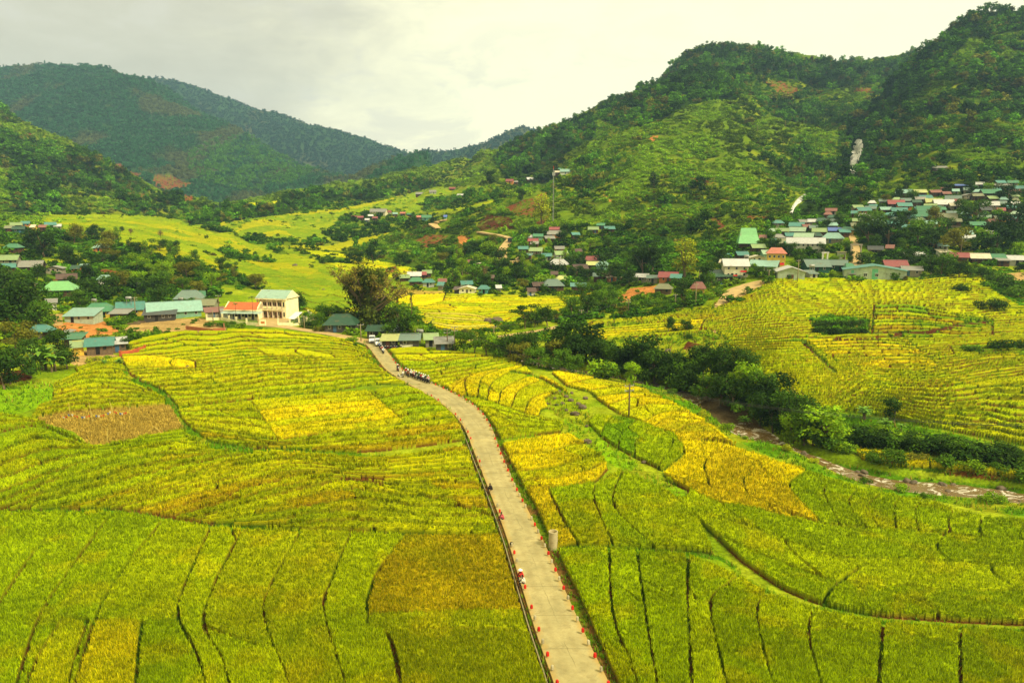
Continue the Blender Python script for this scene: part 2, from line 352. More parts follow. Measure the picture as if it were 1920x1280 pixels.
region([[(95, 960), (210, 935), (340, 888), (470, 856), (600, 856), (720, 860), (886, 838)], [(210, 962), (330, 930), (450, 900), (560, 880), (680, 890), (800, 880), (900, 872)], [(330, 985), (420, 965), (540, 930), (660, 905), (780, 920), (915, 922)], [(400, 988), (520, 1000), (640, 1000), (760, 1004), (944, 1012)]], [4, 4, 5], [YG, OLIVE, LEMON, OCH, YG], 0.42, 2.5, 0.3)
# ---- left foreground
fg = [[(-320, 962), (-420, 1340)], [(-60, 963), (-150, 1080), (-250, 1340)], [(30, 963), (-60, 1080), (-160, 1340)], [(130, 963), (40, 1080), (-30, 1200), (-60, 1340)], [(215, 965), (130, 1080), (70, 1180), (20, 1340)], [(310, 978), (230, 1080), (180, 1170), (130, 1340)],
      [(400, 988), (350, 1100), (335, 1165), (370, 1240), (400, 1340)], [(458, 995), (405, 1100), (383, 1180), (420, 1250), (440, 1340)], [(567, 1000), (507, 1110), (497, 1170), (535, 1270), (560, 1340)], [(660, 1005), (625, 1090), (608, 1150), (635, 1250), (665, 1340)],
      [(757, 1012), (705, 1090), (690, 1160), (730, 1210), (760, 1340)], [(944, 1012), (973, 1090), (1001, 1180), (1035, 1280), (1052, 1340)]]
region(fg[:6], 1, [LGRN, GRN, GRN, YG], 0.10, 1.0, 0)
region(fg[5:11], 1, [LGRN, YG, LGRN, OLIVE], 0.10, 1.0, 0)
region(fg[10:], 1, [OCH], 0.05, 0.6, 0)
region([[(700, 1160), (690, 1180), (735, 1210), (760, 1340)], [(1000, 1150), (1001, 1180), (1035, 1280), (1052, 1340)]], 1, [OLIVE], 0.05, 0.6)
region([[(270, 1175), (262, 1230), (255, 1340)], [(335, 1172), (370, 1240), (400, 1340)]], 1, [GRN], 0.05, 0.6)
region([[(120, 1168), (70, 1250), (40, 1340)], [(166, 1172), (140, 1250), (120, 1340)]], 1, [LEMON], 0.05, 0.6)
region([[(178, 1172), (155, 1250), (130, 1340)], [(268, 1175), (258, 1240), (250, 1340)]], 1, [GOLD], 0.05, 0.6)
# ---- right of the road
region([[(724, 656), (790, 653), (860, 662), (930, 672), (975, 684)], [(752, 690), (800, 688), (850, 678), (900, 672), (960, 676)], [(800, 716), (850, 710), (905, 700), (950, 688), (980, 688)], [(845, 728), (870, 722), (900, 705), (940, 697)]], [3, 4, 2], [LEMON, YG, LEMON, LGRN], 0.42, 2, 0.35)
region([[(838, 728), (848, 736), (862, 744)], [(890, 703), (872, 718), (876, 742)], [(940, 695), (905, 712), (896, 746)], [(985, 688), (925, 720), (914, 752)], [(1000, 705), (945, 733), (935, 760)], [(1030, 712), (975, 735), (958, 770)], [(1062, 733), (1000, 750), (984, 778)], [(1085, 770), (1022, 767), (1008, 788)]], 1, [GOLD, LEMON, GOLD, AMBER], 0.2, 1, 0, 0.05)
region([[(862, 746), (910, 754), (985, 780), (1060, 795)], [(926, 826), (990, 818), (1050, 812)]], 4, [YG, LGRN, LEMON, OLIVE], 0.25, 1, 0.5)
region([[(930, 836), (1000, 824), (1072, 816), (1090, 822)], [(943, 862), (1030, 852), (1080, 838), (1110, 845)], [(960, 890), (1030, 884), (1100, 866), (1130, 860)], [(985, 920), (1060, 917), (1115, 906), (1140, 882)]], [1, 1, 2], [GOLD, LEMON, GOLD], 0.4, 1, 0.2, 0.05)
region([[(985, 918), (1008, 960), (1036, 1030)], [(1025, 920), (1050, 975), (1082, 1024)]], 1, [GOLD, AMBER], 0.1, 1.4, 0, 0.05)
region([[(1028, 922), (1062, 990), (1086, 1028)], [(1118, 912), (1115, 945), (1150, 1030)], [(1170, 882), (1152, 955), (1230, 1034)], [(1205, 885), (1290, 945), (1340, 1044)]], 1, [LGRN, GRN, YG], 0.1, 1, 0)
region([[(1035, 700), (1100, 697), (1180, 716), (1260, 745)], [(1062, 724), (1134, 712), (1200, 728), (1270, 752)], [(1107, 736), (1160, 729), (1216, 730), (1285, 765)], [(1119, 748), (1180, 741), (1237, 742), (1290, 767)], [(1140, 763), (1198, 748), (1273, 757), (1296, 772)], [(1164, 778), (1213, 763), (1288, 766), (1305, 776)],
        [(1207, 796), (1243, 778), (1303, 778), (1318, 786)], [(1225, 805), (1258, 787), (1325, 796), (1335, 800)], [(1264, 817), (1291, 802), (1328, 796), (1345, 812)], [(1275, 850), (1310, 828), (1360, 832), (1380, 840)]], 1, [GOLD, LEMON, GOLD, AMBER], 0.32, 1, 0.0, 0.05)
region([[(1095, 782), (1103, 800), (1112, 812)], [(1150, 785), (1135, 802), (1125, 826)], [(1195, 792), (1165, 820), (1160, 842)], [(1228, 806), (1195, 830), (1190, 858)], [(1245, 812), (1262, 835), (1235, 880)], [(1262, 818), (1280, 850), (1243, 884)]], 1, [GRN, DGRN, GRN], 0.12, 1, 0, 0.06)
region([[(1275, 830), (1283, 858), (1243, 892)], [(1360, 838), (1322, 872), (1330, 918)], [(1448, 868), (1396, 902), (1402, 935)], [(1512, 888), (1480, 915), (1500, 945), (1540, 988)]], 1, [GOLD, AMBER, GOLD], 0.15, 1, 0, 0.04)
region([[(1512, 888), (1480, 915), (1500, 945), (1540, 988)], [(1563, 905), (1545, 925), (1552, 948), (1575, 990)], [(1612, 920), (1592, 945), (1600, 968), (1625, 995)], [(1652, 930), (1628, 955), (1634, 975), (1650, 1000)], [(1690, 938), (1677, 958), (1680, 998)], [(1730, 943), (1716, 965), (1722, 1000)], [(1790, 962), (1778, 985), (1782, 1005)], [(1842, 975), (1836, 1000), (1842, 1016)], [(1925, 985), (1912, 1010), (1918, 1022)], [(2060, 1005), (2060, 1030)]], 1, [GRN, GRN, LGRN], 0.12, 1, 0)
region([[(1215, 890), (1300, 915), (1400, 935), (1540, 990), (1700, 1002), (1840, 1015), (2060, 1030)], [(1290, 960), (1420, 1000), (1560, 1050), (1750, 1060), (2060, 1080)], [(1390, 1055), (1480, 1112), (1600, 1150), (1760, 1165), (2060, 1180)]], [1, 2], [LGRN, GRN, LGRN], 0.06, 1.4, 0.15)
region([[(1243, 892), (1330, 920), (1402, 937), (1470, 965)], [(1262, 905), (1340, 945), (1420, 960), (1500, 985)]], 1, [AMBER], 0.0, 1)
region([[(1045, 1036), (1080, 1110), (1125, 1210), (1180, 1340)], [(1142, 1036), (1150, 1165), (1185, 1260), (1205, 1340)], [(1195, 1040), (1212, 1170), (1240, 1340)], [(1290, 1046), (1290, 1150), (1300, 1340)], [(1385, 1088), (1335, 1130), (1340, 1200), (1375, 1340)], [(1440, 1122), (1420, 1150), (1432, 1230), (1465, 1340)], [(1525, 1150), (1516, 1200), (1538, 1290), (1545, 1340)], [(1655, 1175), (1645, 1340)], [(1800, 1185), (1800, 1340)], [(2060, 1195), (2080, 1340)]], 1, [GRN, LGRN, GRN], 0.1, 1.0, 0)
region([[(1600, 846), (1700, 858), (1800, 876), (1920, 892), (2060, 906)], [(1618, 862), (1700, 878), (1800, 892), (1920, 906), (2060, 918)]], 1, [GOLD, GOLD, AMBER], 0.1, 5, 0, 0.06)
# ---- grass banks, ditches, bare soil
for pts, w, c in [
    ([(318, 756), (330, 780), (350, 806), (400, 838), (470, 848)], 7, WEED), ([(470, 848), (520, 846), (600, 852), (720, 858)], 4, WEED), ([(236, 700), (255, 716), (300, 735), (330, 765)], 4, WEED),
    ([(-100, 962), (120, 963), (215, 962), (330, 980), (400, 990), (560, 1001)], 4.5, WEED), ([(1085, 1030), (1180, 1034), (1345, 1046), (1395, 1086), (1480, 1126), (1600, 1158), (1760, 1175), (2060, 1190)], 3.6, WEED),
    ([(1068, 800), (1110, 835), (1160, 865), (1200, 890), (1280, 930)], 11, LIME), ([(1090, 790), (1130, 830), (1190, 870)], 6, LIME), ([(960, 700), (1010, 712), (1090, 760), (1110, 785)], 3, WEED),
    ([(670, 905), (790, 935), (925, 975)], 2.2, WEED), ([(560, 930), (640, 905), (720, 903)], 1.6, DARKSOIL), ([(1500, 640), (1530, 668), (1565, 700)], 3.0, DARKSOIL), ([(1610, 1075), (1560, 1112), (1540, 1150)], 2.5, WEED),
    ([(1340, 622), (1352, 650), (1365, 668)], 2.5, DIRT), ([(1640, 628), (1730, 626), (1800, 612), (1850, 606)], 3.5, DARKSOIL), ([(1560, 640), (1690, 634)], 2, DARKSOIL)]:
    stroke(pts, w, c)
paint([(1080, 640), (1180, 628), (1330, 618), (1370, 640), (1350, 668), (1370, 690), (1320, 700), (1250, 680), (1100, 680)], MEADOW)     # rough pasture above the river
paint([(1290, 640), (1330, 650), (1325, 662), (1280, 655)], DARKSOIL)
paint([(1100, 610), (1180, 604), (1300, 612), (1320, 622), (1180, 634), (1080, 640)], MEADOW)
region([[(1085, 622), (1180, 612), (1320, 600)], [(1090, 640), (1200, 632), (1310, 624)]], 5, [LEMON, GOLD, YG], 0.5, 2, 0.4)
paint([(1520, 597), (1560, 592), (1630, 600), (1628, 628), (1540, 630), (1520, 612)], WEED)
paint([(1840, 505), (1880, 500), (1930, 520), (1990, 560), (1990, 600), (1910, 575), (1860, 545)], WEED)
paint([(1380, 690), (1420, 735), (1470, 768), (1560, 772), (1640, 782), (1720, 800), (1800, 816), (1930, 842), (2080, 870), (2080, 905), (1920, 888), (1800, 872), (1700, 856), (1600, 842), (1500, 830), (1440, 790), (1330, 700)], WEED)
paint([(1560, 868), (1640, 880), (1700, 895), (1800, 905), (1920, 918), (2080, 930), (2080, 975), (1920, 968), (1840, 958), (1740, 935), (1640, 920), (1560, 890)], WEED)
region([[(1600, 846), (1700, 858), (1800, 876), (1920, 892), (2060, 906)], [(1618, 862), (1700, 878), (1800, 892), (1920, 906), (2060, 918)]], 1, [GOLD, GOLD, AMBER], 0.1, 5, 0, 0.06)
paint([(1285, 740), (1345, 770), (1450, 832), (1560, 880), (1640, 905), (1720, 915), (1800, 922), (1800, 942), (1700, 932), (1600, 905), (1500, 880), (1420, 845), (1350, 810), (1285, 770), (1200, 730), (1010, 690), (1010, 680), (1130, 700)], WEED)
paint([(0, 730), (60, 715), (100, 720), (100, 755), (40, 775), (-150, 790), (-320, 790), (-320, 740)], LIME)
paint([(1040, 738), (1060, 740), (1100, 760), (1110, 790), (1090, 800), (1060, 790), (1030, 770), (1020, 750)], LEMON is None or MEADOW)
paint([(62, 787), (120, 775), (240, 766), (318, 760), (346, 803), (285, 817), (172, 838), (140, 810)], STUBBLE)
paint([(96, 610), (150, 600), (197, 603), (228, 624), (155, 640), (130, 634)], ORANGE)
paint([(94, 590), (118, 588), (118, 610), (94, 612)], DIRT)
paint([(228, 622), (250, 606), (280, 600), (380, 597), (425, 612), (424, 624), (330, 622), (270, 626)], DIRT)
paint([(182, 502), (215, 508), (246, 514), (246, 521), (200, 516)], RED); paint([(270, 528), (310, 530), (320, 545), (290, 540)], RED); paint([(92, 523), (134, 526), (132, 536), (95, 532)], RED)
paint([(136, 655), (200, 660), (230, 670), (150, 690), (130, 680)], DIRT)
paint([(0, 700), (60, 690), (60, 712), (0, 722)], DARKSOIL)
paint([(1152, 564), (1182, 541), (1232, 536), (1226, 553), (1182, 562), (1160, 570)], ORANGE)
paint([(745, 545), (855, 546), (830, 552), (745, 556)], STUBBLE)
paint([(1340, 578), (1370, 545), (1425, 526), (1440, 532), (1370, 568)], DIRT)
paint([(1560, 400), (1590, 440), (1600, 520), (1580, 518), (1560, 470)], DIRT) if False else None
for P, c in [([(947, 390), (975, 378), (1000, 370), (1033, 357), (1022, 380), (1010, 387), (997, 408), (960, 403)], RED), ([(1005, 418), (1032, 400), (1020, 425)], RED), ([(893, 425), (910, 403), (960, 408), (965, 430), (900, 433)], DARKSOIL), ([(857, 447), (862, 442), (873, 443), (878, 452), (868, 466)], ORANGE), ([(874, 443), (888, 447), (880, 455)], DARKSOIL),
             ([(213, 310), (226, 305), (232, 318), (222, 321)], RED), ([(240, 322), (262, 326), (270, 334), (250, 330)], RED), ([(290, 330), (318, 326), (333, 336), (370, 347), (345, 352), (313, 360), (285, 344)], RED), ([(262, 362), (290, 366), (285, 374), (262, 372)], RED), ([(345, 368), (365, 366), (360, 378), (345, 376)], RED), ([(50, 252), (70, 250), (66, 257), (52, 257)], RED),
             ([(1290, 335), (1310, 333), (1342, 345), (1345, 356), (1320, 348), (1295, 346)], RED), ([(1328, 402), (1342, 404), (1360, 425), (1350, 432)], RED), ([(1600, 166), (1640, 166), (1642, 176), (1605, 174)], RED), ([(1430, 150), (1470, 155), (1500, 172), (1480, 180), (1440, 160)], RED), ([(1450, 168), (1500, 165), (1490, 172), (1455, 174)], RED),
             ([(1210, 262), (1225, 255), (1238, 256), (1225, 266)], ORANGE), ([(1128, 362), (1150, 378), (1145, 380)], ORANGE), ([(720, 505), (742, 500), (750, 510), (724, 514)], RED), ([(625, 445), (640, 440), (648, 450), (630, 452)], ORANGE), ([(1400, 405), (1440, 405), (1445, 412), (1405, 412)], RED),
             ([(1725, 330), (1765, 328), (1765, 334), (1730, 334)], DIRT), ([(780, 452), (800, 440), (840, 442), (830, 455), (800, 466)], RED), ([(1860, 515), (1930, 510), (1930, 528), (1880, 524)], DIRT),
             ([(925, 300), (960, 260), (1000, 252), (1050, 232), (1110, 215), (1122, 240), (1112, 262), (1060, 290), (1000, 325), (950, 340)], FOREST), ([(1115, 215), (1220, 135), (1300, 95), (1400, 80), (1500, 110), (1640, 120), (1740, 100), (1740, 150), (1620, 160), (1560, 170), (1480, 150), (1420, 140), (1380, 190), (1330, 190), (1290, 200), (1250, 220), (1200, 240), (1150, 238)], FOREST),
             ([(1575, 230), (1660, 155), (1690, 120), (1760, 40), (1830, 5), (1930, -10), (1930, 60), (1820, 70), (1760, 140), (1700, 200), (1680, 260), (1640, 310), (1600, 332), (1570, 270)], FOREST), ([(1860, 130), (1930, 110), (2100, 90), (2100, 250), (1900, 210)], FOREST), ([(1480, 400), (1520, 370), (1600, 330), (1640, 320), (1640, 350), (1560, 400), (1500, 430)], FOREST),
             ([(500, 390), (560, 362), (680, 355), (800, 335), (820, 350), (760, 366), (640, 385), (540, 398)], FOREST), ([(1150, 480), (1250, 440), (1260, 520), (1180, 520)], FOREST), ([(0, 240), (120, 300), (230, 340), (215, 355), (100, 320), (0, 290), (-200, 260), (-200, 200)], FOREST), ([(10, 330), (60, 310), (110, 340), (120, 400), (30, 402)], FOREST), ([(400, 390), (520, 385), (560, 400), (400, 420), (350, 425)], FOREST)]:
    paint(P, c)
thick = np.zeros((RH, RW), bool)
for P in ([(0, 430), (120, 436), (240, 444), (300, 456), (420, 500), (488, 540), (480, 575), (380, 562), (300, 575), (200, 590), (0, 600), (-200, 600), (-200, 430)], [(830, 470), (900, 455), (1010, 430), (1180, 420), (1190, 530), (1110, 545), (1000, 552), (860, 545)], [(1180, 430), (1330, 480), (1400, 430), (1440, 480), (1340, 545), (1180, 530)], [(1440, 420), (1690, 372), (1930, 340), (2000, 500), (1740, 505), (1440, 490)], [(730, 615), (830, 640), (900, 665), (1010, 690), (1100, 640), (1160, 580), (1060, 600), (1040, 640), (920, 650)], [(540, 575), (600, 600), (600, 620), (560, 615), (545, 600)]):
    m = poly_mask(P); thick[m[0], m[1]] |= m[2]
for P in ([(448, 446), (480, 443), (560, 451), (610, 447), (620, 458), (540, 463), (470, 459)], [(588, 480), (650, 485), (660, 496), (600, 494)], [(405, 470), (470, 478), (515, 488), (512, 495), (430, 487)], [(650, 402), (700, 398), (760, 402), (820, 404), (835, 414), (770, 428), (710, 442), (640, 456), (606, 442), (630, 420)], [(505, 466), (530, 470), (545, 480), (520, 478)], [(380, 428), (410, 420), (430, 436), (405, 440)], [(640, 372), (700, 380), (640, 392), (560, 398), (600, 386)], [(800, 372), (860, 366), (900, 352), (930, 372), (860, 392), (790, 396)], [(560, 395), (575, 392), (580, 400), (565, 402)], [(700, 360), (760, 352), (770, 362), (720, 370)]):
    m = poly_mask(P); thick[m[0], m[1]] |= m[2]; fid[m[0], m[1]][m[2]] = -1; cover[m[0], m[1]][m[2]] = AUTO
def samp(arr, px, py):
    return arr[np.clip(np.round(py - RY0).astype(int), 0, RH - 1), np.clip(np.round(px - RX0).astype(int), 0, RW - 1)]

# ------------------------------------------------------------------ the terrain mesh (fine near the camera, coarser far off)
NA = 1400
A1 = np.linspace(-0.92, 0.92, NA)
ys = [16.0]
while ys[-1] < 3420:
    Y = ys[-1]
    ys.append(Y + (0.6 if Y < 46 else min(1.3 * Y * Y / (CAM_H * FPX), 0.0022 * Y) if Y < 340 else 0.004 * Y if Y < 1000 else 0.008 * Y))
Y1 = np.array(ys); NY = len(Y1)
CUTS = {id(L2): (345, 1490, 9999), id(L6): (470, -9999, 560), id(L3): (1120, -9999, 800), id(L4): (2100, -9999, 900), id(L5): (1780, 640, 1160)}
def layer_cut(L, a, Y):
    y0, p0, p1 = CUTS[id(L)]
    c = 400 * (1 - sstep(y0 * 0.93, y0, Y)) + 0 * a
    if p0 > -9000: c = c + 400 * (1 - sstep(aof(p0 - 60, 300), aof(p0, 300), a))
    if p1 < 9000: c = c + 400 * sstep(aof(p1, 300), aof(p1 + 60, 300), a)
    return c
def upsample_layers():
    ca, cy = A1[::7], Y1[::5]
    if cy[-1] != Y1[-1]: cy = np.append(cy, Y1[-1])
    if ca[-1] != A1[-1]: ca = np.append(ca, A1[-1])
    GA, GY = np.meshgrid(ca, cy)
    # interpolation weights
    def wts(c, f):
        i = np.clip(np.searchsorted(c, f, 'right') - 1, 0, len(c) - 2); return i, (f - c[i]) / (c[i + 1] - c[i])
    ia, wa = wts(ca, A1); iy, wy = wts(np.log(cy), np.log(Y1))
    out = []
    for L in (L0, L2, L6, L3, L4, L5):
        g = np.full(GA.shape, -900.0); m = GY > (0 if L is L0 else 325)
        g[m] = L(GA[m], GY[m])
        r = g[iy] * (1 - wy)[:, None] + g[iy + 1] * wy[:, None]
        r = r[:, ia] * (1 - wa) + r[:, ia + 1] * wa
        if L is not L0: r = r - layer_cut(L, A1[None, :], Y1[:, None])
        out.append(r)
    return np.stack(out)
_S = upsample_layers()
class _pre:      # lets base_height reuse the grid values
    pass
AG, YG_ = np.meshgrid(A1, Y1); XG = AG * YG_
def grid_height():
    lay = _S.argmax(0); z = _S.max(0); x, Y = XG, YG_
    hill = sstep(420, 620, Y) * sstep(8, 40, z)
    amp = np.clip(Y * 0.031, 0, 44)
    wl_ = np.where(lay == 0, 85, np.where(lay == 1, 95, np.where(lay == 2, 100, 260)))
    far = Y1 > 380; f = np.zeros(z.shape)
    skew = np.where(lay[far] == 1, 0.55, np.where(lay[far] >= 2, -0.6, -0.25)) * Y[far]
    r = 1 - np.abs(2 * fbm((x[far] + skew) / wl_[far], Y[far] / wl_[far] * 0.42, 5, 4) - 1)
    global RIDGE; RIDGE = np.full(z.shape, 0.7); RIDGE[far] = r
    f[far] = hill[far] * amp[far] * ((r - 0.72) * 1.6 + 0.25 * (fbm(x[far] / 25, Y[far] / 25, 9, 3) - 0.5))
    z = z + f
    near = (Y > 60) & (Y < 230) & (x > -30)
    d = np.full(z.shape, 99.0); d[near] = polyd(x[near], Y[near], RIVER)
    z = z - 2.9 * (1 - sstep(2.6, 7.0, d))
    z = z + (fbm(x / 9, Y / 9, 21, 3) - 0.5) * 0.25 * sstep(200, 400, Y)
    return z, lay, d
Z0, LAY, DRIV = grid_height(); del _S
DROAD = np.full(Z0.shape, 99.0)
_n = (np.abs(XG) < 80) & (YG_ < 215)
DROAD[_n] = polyd(XG[_n], YG_[_n], ROAD_C)
ROADHALF = 2.15
PXG, PYG = project(XG, YG_, Z0)
FID = samp(fid, PXG, PYG); FT = samp(ft, PXG, PYG); FS = samp(fstep, PXG, PYG); FC = samp(fcol, PXG, PYG); COV = samp(cover, PXG, PYG)
rowd = np.gradient(Y1)[:, None]
crop = FID >= 0
bw = np.where(YG_ > 330, 0.05, np.where(YG_ > 95, 0.10 + 0.22 * sstep(95, 200, YG_), 0.14 + 0.08 * sstep(0.35, 0.7, fbm(XG / 5, YG_ / 5, 88, 2))))
for dx, dy in ((1, 0), (-1, 0), (0, 1), (0, -1)):
    w = np.where(YG_ > 330, 0.05, 1) * np.maximum(bw, (0.55 * rowd if dy else 0.55 * YG_ * (A1[1] - A1[0])))
    px, py = project(XG + dx * w, YG_ + dy * w, Z0)
    crop &= samp(fid, px, py) == FID
ZG = Z0 + np.where(FID >= 0, FS * (FT - 0.5), 0)
# drain along the left of the road, weedy verge along the right
crop &= DROAD > ROADHALF + 0.6
crop &= DRIV > 6.5
crop &= YG_ > 22
CROP_H = np.where(YG_ > 120, 0.62, 0.62)
DROADL = np.full(Z0.shape, 99.0); DROADL[_n] = polyd(XG[_n], YG_[_n], ROAD_L)
verge = DROAD < ROADHALF + 1.0
ZG = ZG - 0.12 * verge
ditch = (DROADL < 0.5) & (DROAD > ROADHALF + 0.05)
ZG = ZG - 0.35 * (ditch & (YG_ < 150))
ZT = ZG + np.where(crop, CROP_H + 0.16 * (fbm(XG / 0.9, YG_ / 0.9, 40, 2) - 0.5), 0)

def ground_row(a):
    return np.clip(np.round((a - A1[0]) / (A1[1] - A1[0])).astype(int), 0, NA - 1)
EG = (ZG - CAM_H) / YG_
EMAX = np.maximum.accumulate(EG, 0)
def hit(px, py):
    """where the sight line of photo pixel (px,py) meets the ground -> x, y, z"""
    px = np.atleast_1d(np.asarray(px, float)); py = np.atleast_1d(np.asarray(py, float))
    a = aof(px, py); c = ground_row(a); t = tanel(py)
    r = np.empty(px.shape, int)
    for i in range(len(px)):
        r[i] = min(np.searchsorted(EMAX[:, c[i]], t[i]), NY - 1)
    r0 = np.maximum(r - 1, 0)
    e0, e1 = EMAX[r0, c], EG[r, c]
    f = np.clip((t - e0) / np.where(np.abs(e1 - e0) < 1e-9, 1, e1 - e0), 0, 1)
    Y = Y1[r0] * (1 - f) + Y1[r] * f
    z = ZG[r0, c] * (1 - f) + ZG[r, c] * f
    return a * Y, Y, z, (r < NY - 1)
def hit1(px, py):
    x, y, z, ok = hit(px, py); return Vector((x[0], y[0], z[0]))
def zat(x, y):
    c = ground_row(np.atleast_1d(x / y)); r = np.searchsorted(Y1, np.atleast_1d(y)); r = np.clip(r, 1, NY - 1)
    f = (np.atleast_1d(y) - Y1[r - 1]) / (Y1[r] - Y1[r - 1])
    return ZG[r - 1, c] * (1 - f) + ZG[r, c] * f
# ------------------------------------------------------------------ materials
def new_mat(name, rough=0.85, spec=0.25):
    m = bpy.data.materials.new(name); m.use_nodes = True
    b = m.node_tree.nodes['Principled BSDF']; b.inputs['Roughness'].default_value = rough; b.inputs['Specular IOR Level'].default_value = spec
    return m, m.node_tree.nodes, m.node_tree.links, b
def attr_mat(name, attr='Col', rough=0.95, spec=0.0, noise=((6.0, 0.35),), bump=0.0, bscale=8.0, instancer=False, transl=0.0, objvar=0.0, gain=1.0, coord='Object'):
    """a material whose colour comes from the mesh's own colour layer, broken up by noise"""
    m, n, l, b = new_mat(name, rough, spec)
    at = n.new('ShaderNodeAttribute'); at.attribute_name = attr
    col = at.outputs['Color']
    tcn = n.new('ShaderNodeTexCoord')
    for sc, am in noise:
        nz = n.new('ShaderNodeTexNoise'); nz.inputs['Scale'].default_value = sc; nz.inputs['Detail'].default_value = 4
        l.new(tcn.outputs[coord], nz.inputs['Vector'])
        mr = n.new('ShaderNodeMapRange'); l.new(nz.outputs['Fac'], mr.inputs[0]); mr.inputs[1].default_value = 0.3; mr.inputs[2].default_value = 0.7
        mr.inputs[3].default_value = 1 - am; mr.inputs[4].default_value = 1 + am
        mx = n.new('ShaderNodeVectorMath'); mx.operation = 'SCALE'; l.new(col, mx.inputs[0]); l.new(mr.outputs[0], mx.inputs['Scale'])
        col = mx.outputs[0]
    if instancer:
        a2 = n.new('ShaderNodeAttribute'); a2.attribute_name = 'tint'; a2.attribute_type = 'INSTANCER'
        mx = n.new('ShaderNodeVectorMath'); mx.operation = 'MULTIPLY'; l.new(col, mx.inputs[0]); l.new(a2.outputs['Color'], mx.inputs[1]); col = mx.outputs[0]
    if objvar:
        oi = n.new('ShaderNodeObjectInfo'); 
        mx = n.new('ShaderNodeVectorMath'); mx.operation = 'MULTIPLY'; l.new(col, mx.inputs[0]); l.new(oi.outputs['Color'], mx.inputs[1]); col = mx.outputs[0]
    l.new(col, b.inputs['Base Color'])
    if bump:
        nz = n.new('ShaderNodeTexNoise'); nz.inputs['Scale'].default_value = bscale; nz.inputs['Detail'].default_value = 5; l.new(tcn.outputs[coord], nz.inputs['Vector'])
        bp = n.new('ShaderNodeBump'); bp.inputs['Strength'].default_value = bump; bp.inputs['Distance'].default_value = 0.3; l.new(nz.outputs['Fac'], bp.inputs['Height']); l.new(bp.outputs[0], b.inputs['Normal'])
    if transl:
        tr = n.new('ShaderNodeBsdfTranslucent'); l.new(col, tr.inputs['Color'])
        ms = n.new('ShaderNodeMixShader'); ms.inputs[0].default_value = transl; l.new(b.outputs[0], ms.inputs[1]); l.new(tr.outputs[0], ms.inputs[2])
        l.new(ms.outputs[0], n['Material Output'].inputs['Surface'])
    return m
M_GROUND = attr_mat('earth_and_grass', noise=((0.35, 0.25), (2.2, 0.35)), bump=0.6, bscale=3.0)
M_RICE = attr_mat('ripening_rice', noise=((0.22, 0.12), (1.1, 0.16), (14.0, 0.28)), bump=0.5, bscale=9.0)
M_BLADE = attr_mat('rice_blades', noise=((0.22, 0.12), (1.1, 0.15)), transl=0.25)

def mesh_np(name, V, F, mats, cols=None, face_mat=None, smooth=False, parent=None):
    """mesh from numpy arrays; F is (n,3) or (n,4); cols per vertex"""
    me = bpy.data.meshes.new(name)
    V = np.ascontiguousarray(V, np.float32); F = np.ascontiguousarray(F, np.int32); k = F.shape[1]
    me.vertices.add(len(V)); me.vertices.foreach_set('co', V.ravel())
    me.loops.add(F.size); me.loops.foreach_set('vertex_index', F.ravel())
    me.polygons.add(len(F)); me.polygons.foreach_set('loop_start', np.arange(0, F.size, k, dtype=np.int32)); me.polygons.foreach_set('loop_total', np.full(len(F), k, np.int32))
    for m in (mats if isinstance(mats, (list, tuple)) else [mats]): me.materials.append(m)
    if face_mat is not None: me.polygons.foreach_set('material_index', np.ascontiguousarray(face_mat, np.int32))
    me.polygons.foreach_set('use_smooth', np.full(len(F), bool(smooth)))
    me.update(calc_edges=True)
    if cols is not None:
        at = me.color_attributes.new('Col', 'FLOAT_COLOR', 'POINT')
        c = np.ones((len(V), 4), np.float32); c[:, :3] = cols; at.data.foreach_set('color', c.ravel())
    o = bpy.data.objects.new(name, me); C.objects.link(o)
    if parent is not None: o.parent = parent
    return o
def tag(o, label=None, cat=None, group=None, kind=None):
    if label: o['label'] = label
    if cat: o['category'] = cat
    if group: o['group'] = group
    if kind: o['kind'] = kind
    return o

# ------------------------------------------------------------------ ground colours
def mixc(c0, c1, f): return c0 * (1 - f[..., None]) + np.asarray(c1) * f[..., None]
n_big = fbm(XG / 45, YG_ / 45, 51, 4); n_mid = fbm(XG / 8, YG_ / 8, 52, 3); n_sml = fbm(XG / 1.6, YG_ / 1.6, 53, 3)
GC = np.empty(XG.shape + (3,))
GC[:] = srgb(116, 138, 16)
GC = mixc(GC, srgb(146, 156, 26), sstep(0.45, 0.62, n_mid)); GC = mixc(GC, srgb(86, 112, 18), sstep(0.5, 0.68, n_big))
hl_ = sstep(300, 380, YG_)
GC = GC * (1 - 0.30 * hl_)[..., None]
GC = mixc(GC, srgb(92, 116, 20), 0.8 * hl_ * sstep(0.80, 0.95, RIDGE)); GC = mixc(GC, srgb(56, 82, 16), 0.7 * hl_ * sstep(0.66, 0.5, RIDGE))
farm = np.isin(LAY, (3, 4, 5))
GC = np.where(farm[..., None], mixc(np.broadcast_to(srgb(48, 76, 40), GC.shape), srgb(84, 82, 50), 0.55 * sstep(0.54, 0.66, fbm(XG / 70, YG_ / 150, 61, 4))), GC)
under = (FID >= 0) & ~crop                      # bunds and furrows between paddies
GC = np.where(under[..., None], mixc(np.broadcast_to(srgb(66, 88, 12), GC.shape), srgb(98, 60, 24), sstep(0.40, 0.54, fbm(XG / 6, YG_ / 6, 54, 3))), GC)
dgr = {RED: srgb(122, 70, 38), DARKSOIL: srgb(82, 46, 24), BRIGHT: srgb(140, 160, 20), FOREST: srgb(42, 62, 14), DIRT: srgb(174, 142, 82), STUBBLE: srgb(172, 146, 56), ORANGE: srgb(184, 120, 58), MEADOW: srgb(132, 148, 14), LIME: srgb(122, 156, 12), WEED: srgb(84, 124, 12), ROCK: srgb(120, 110, 90)}
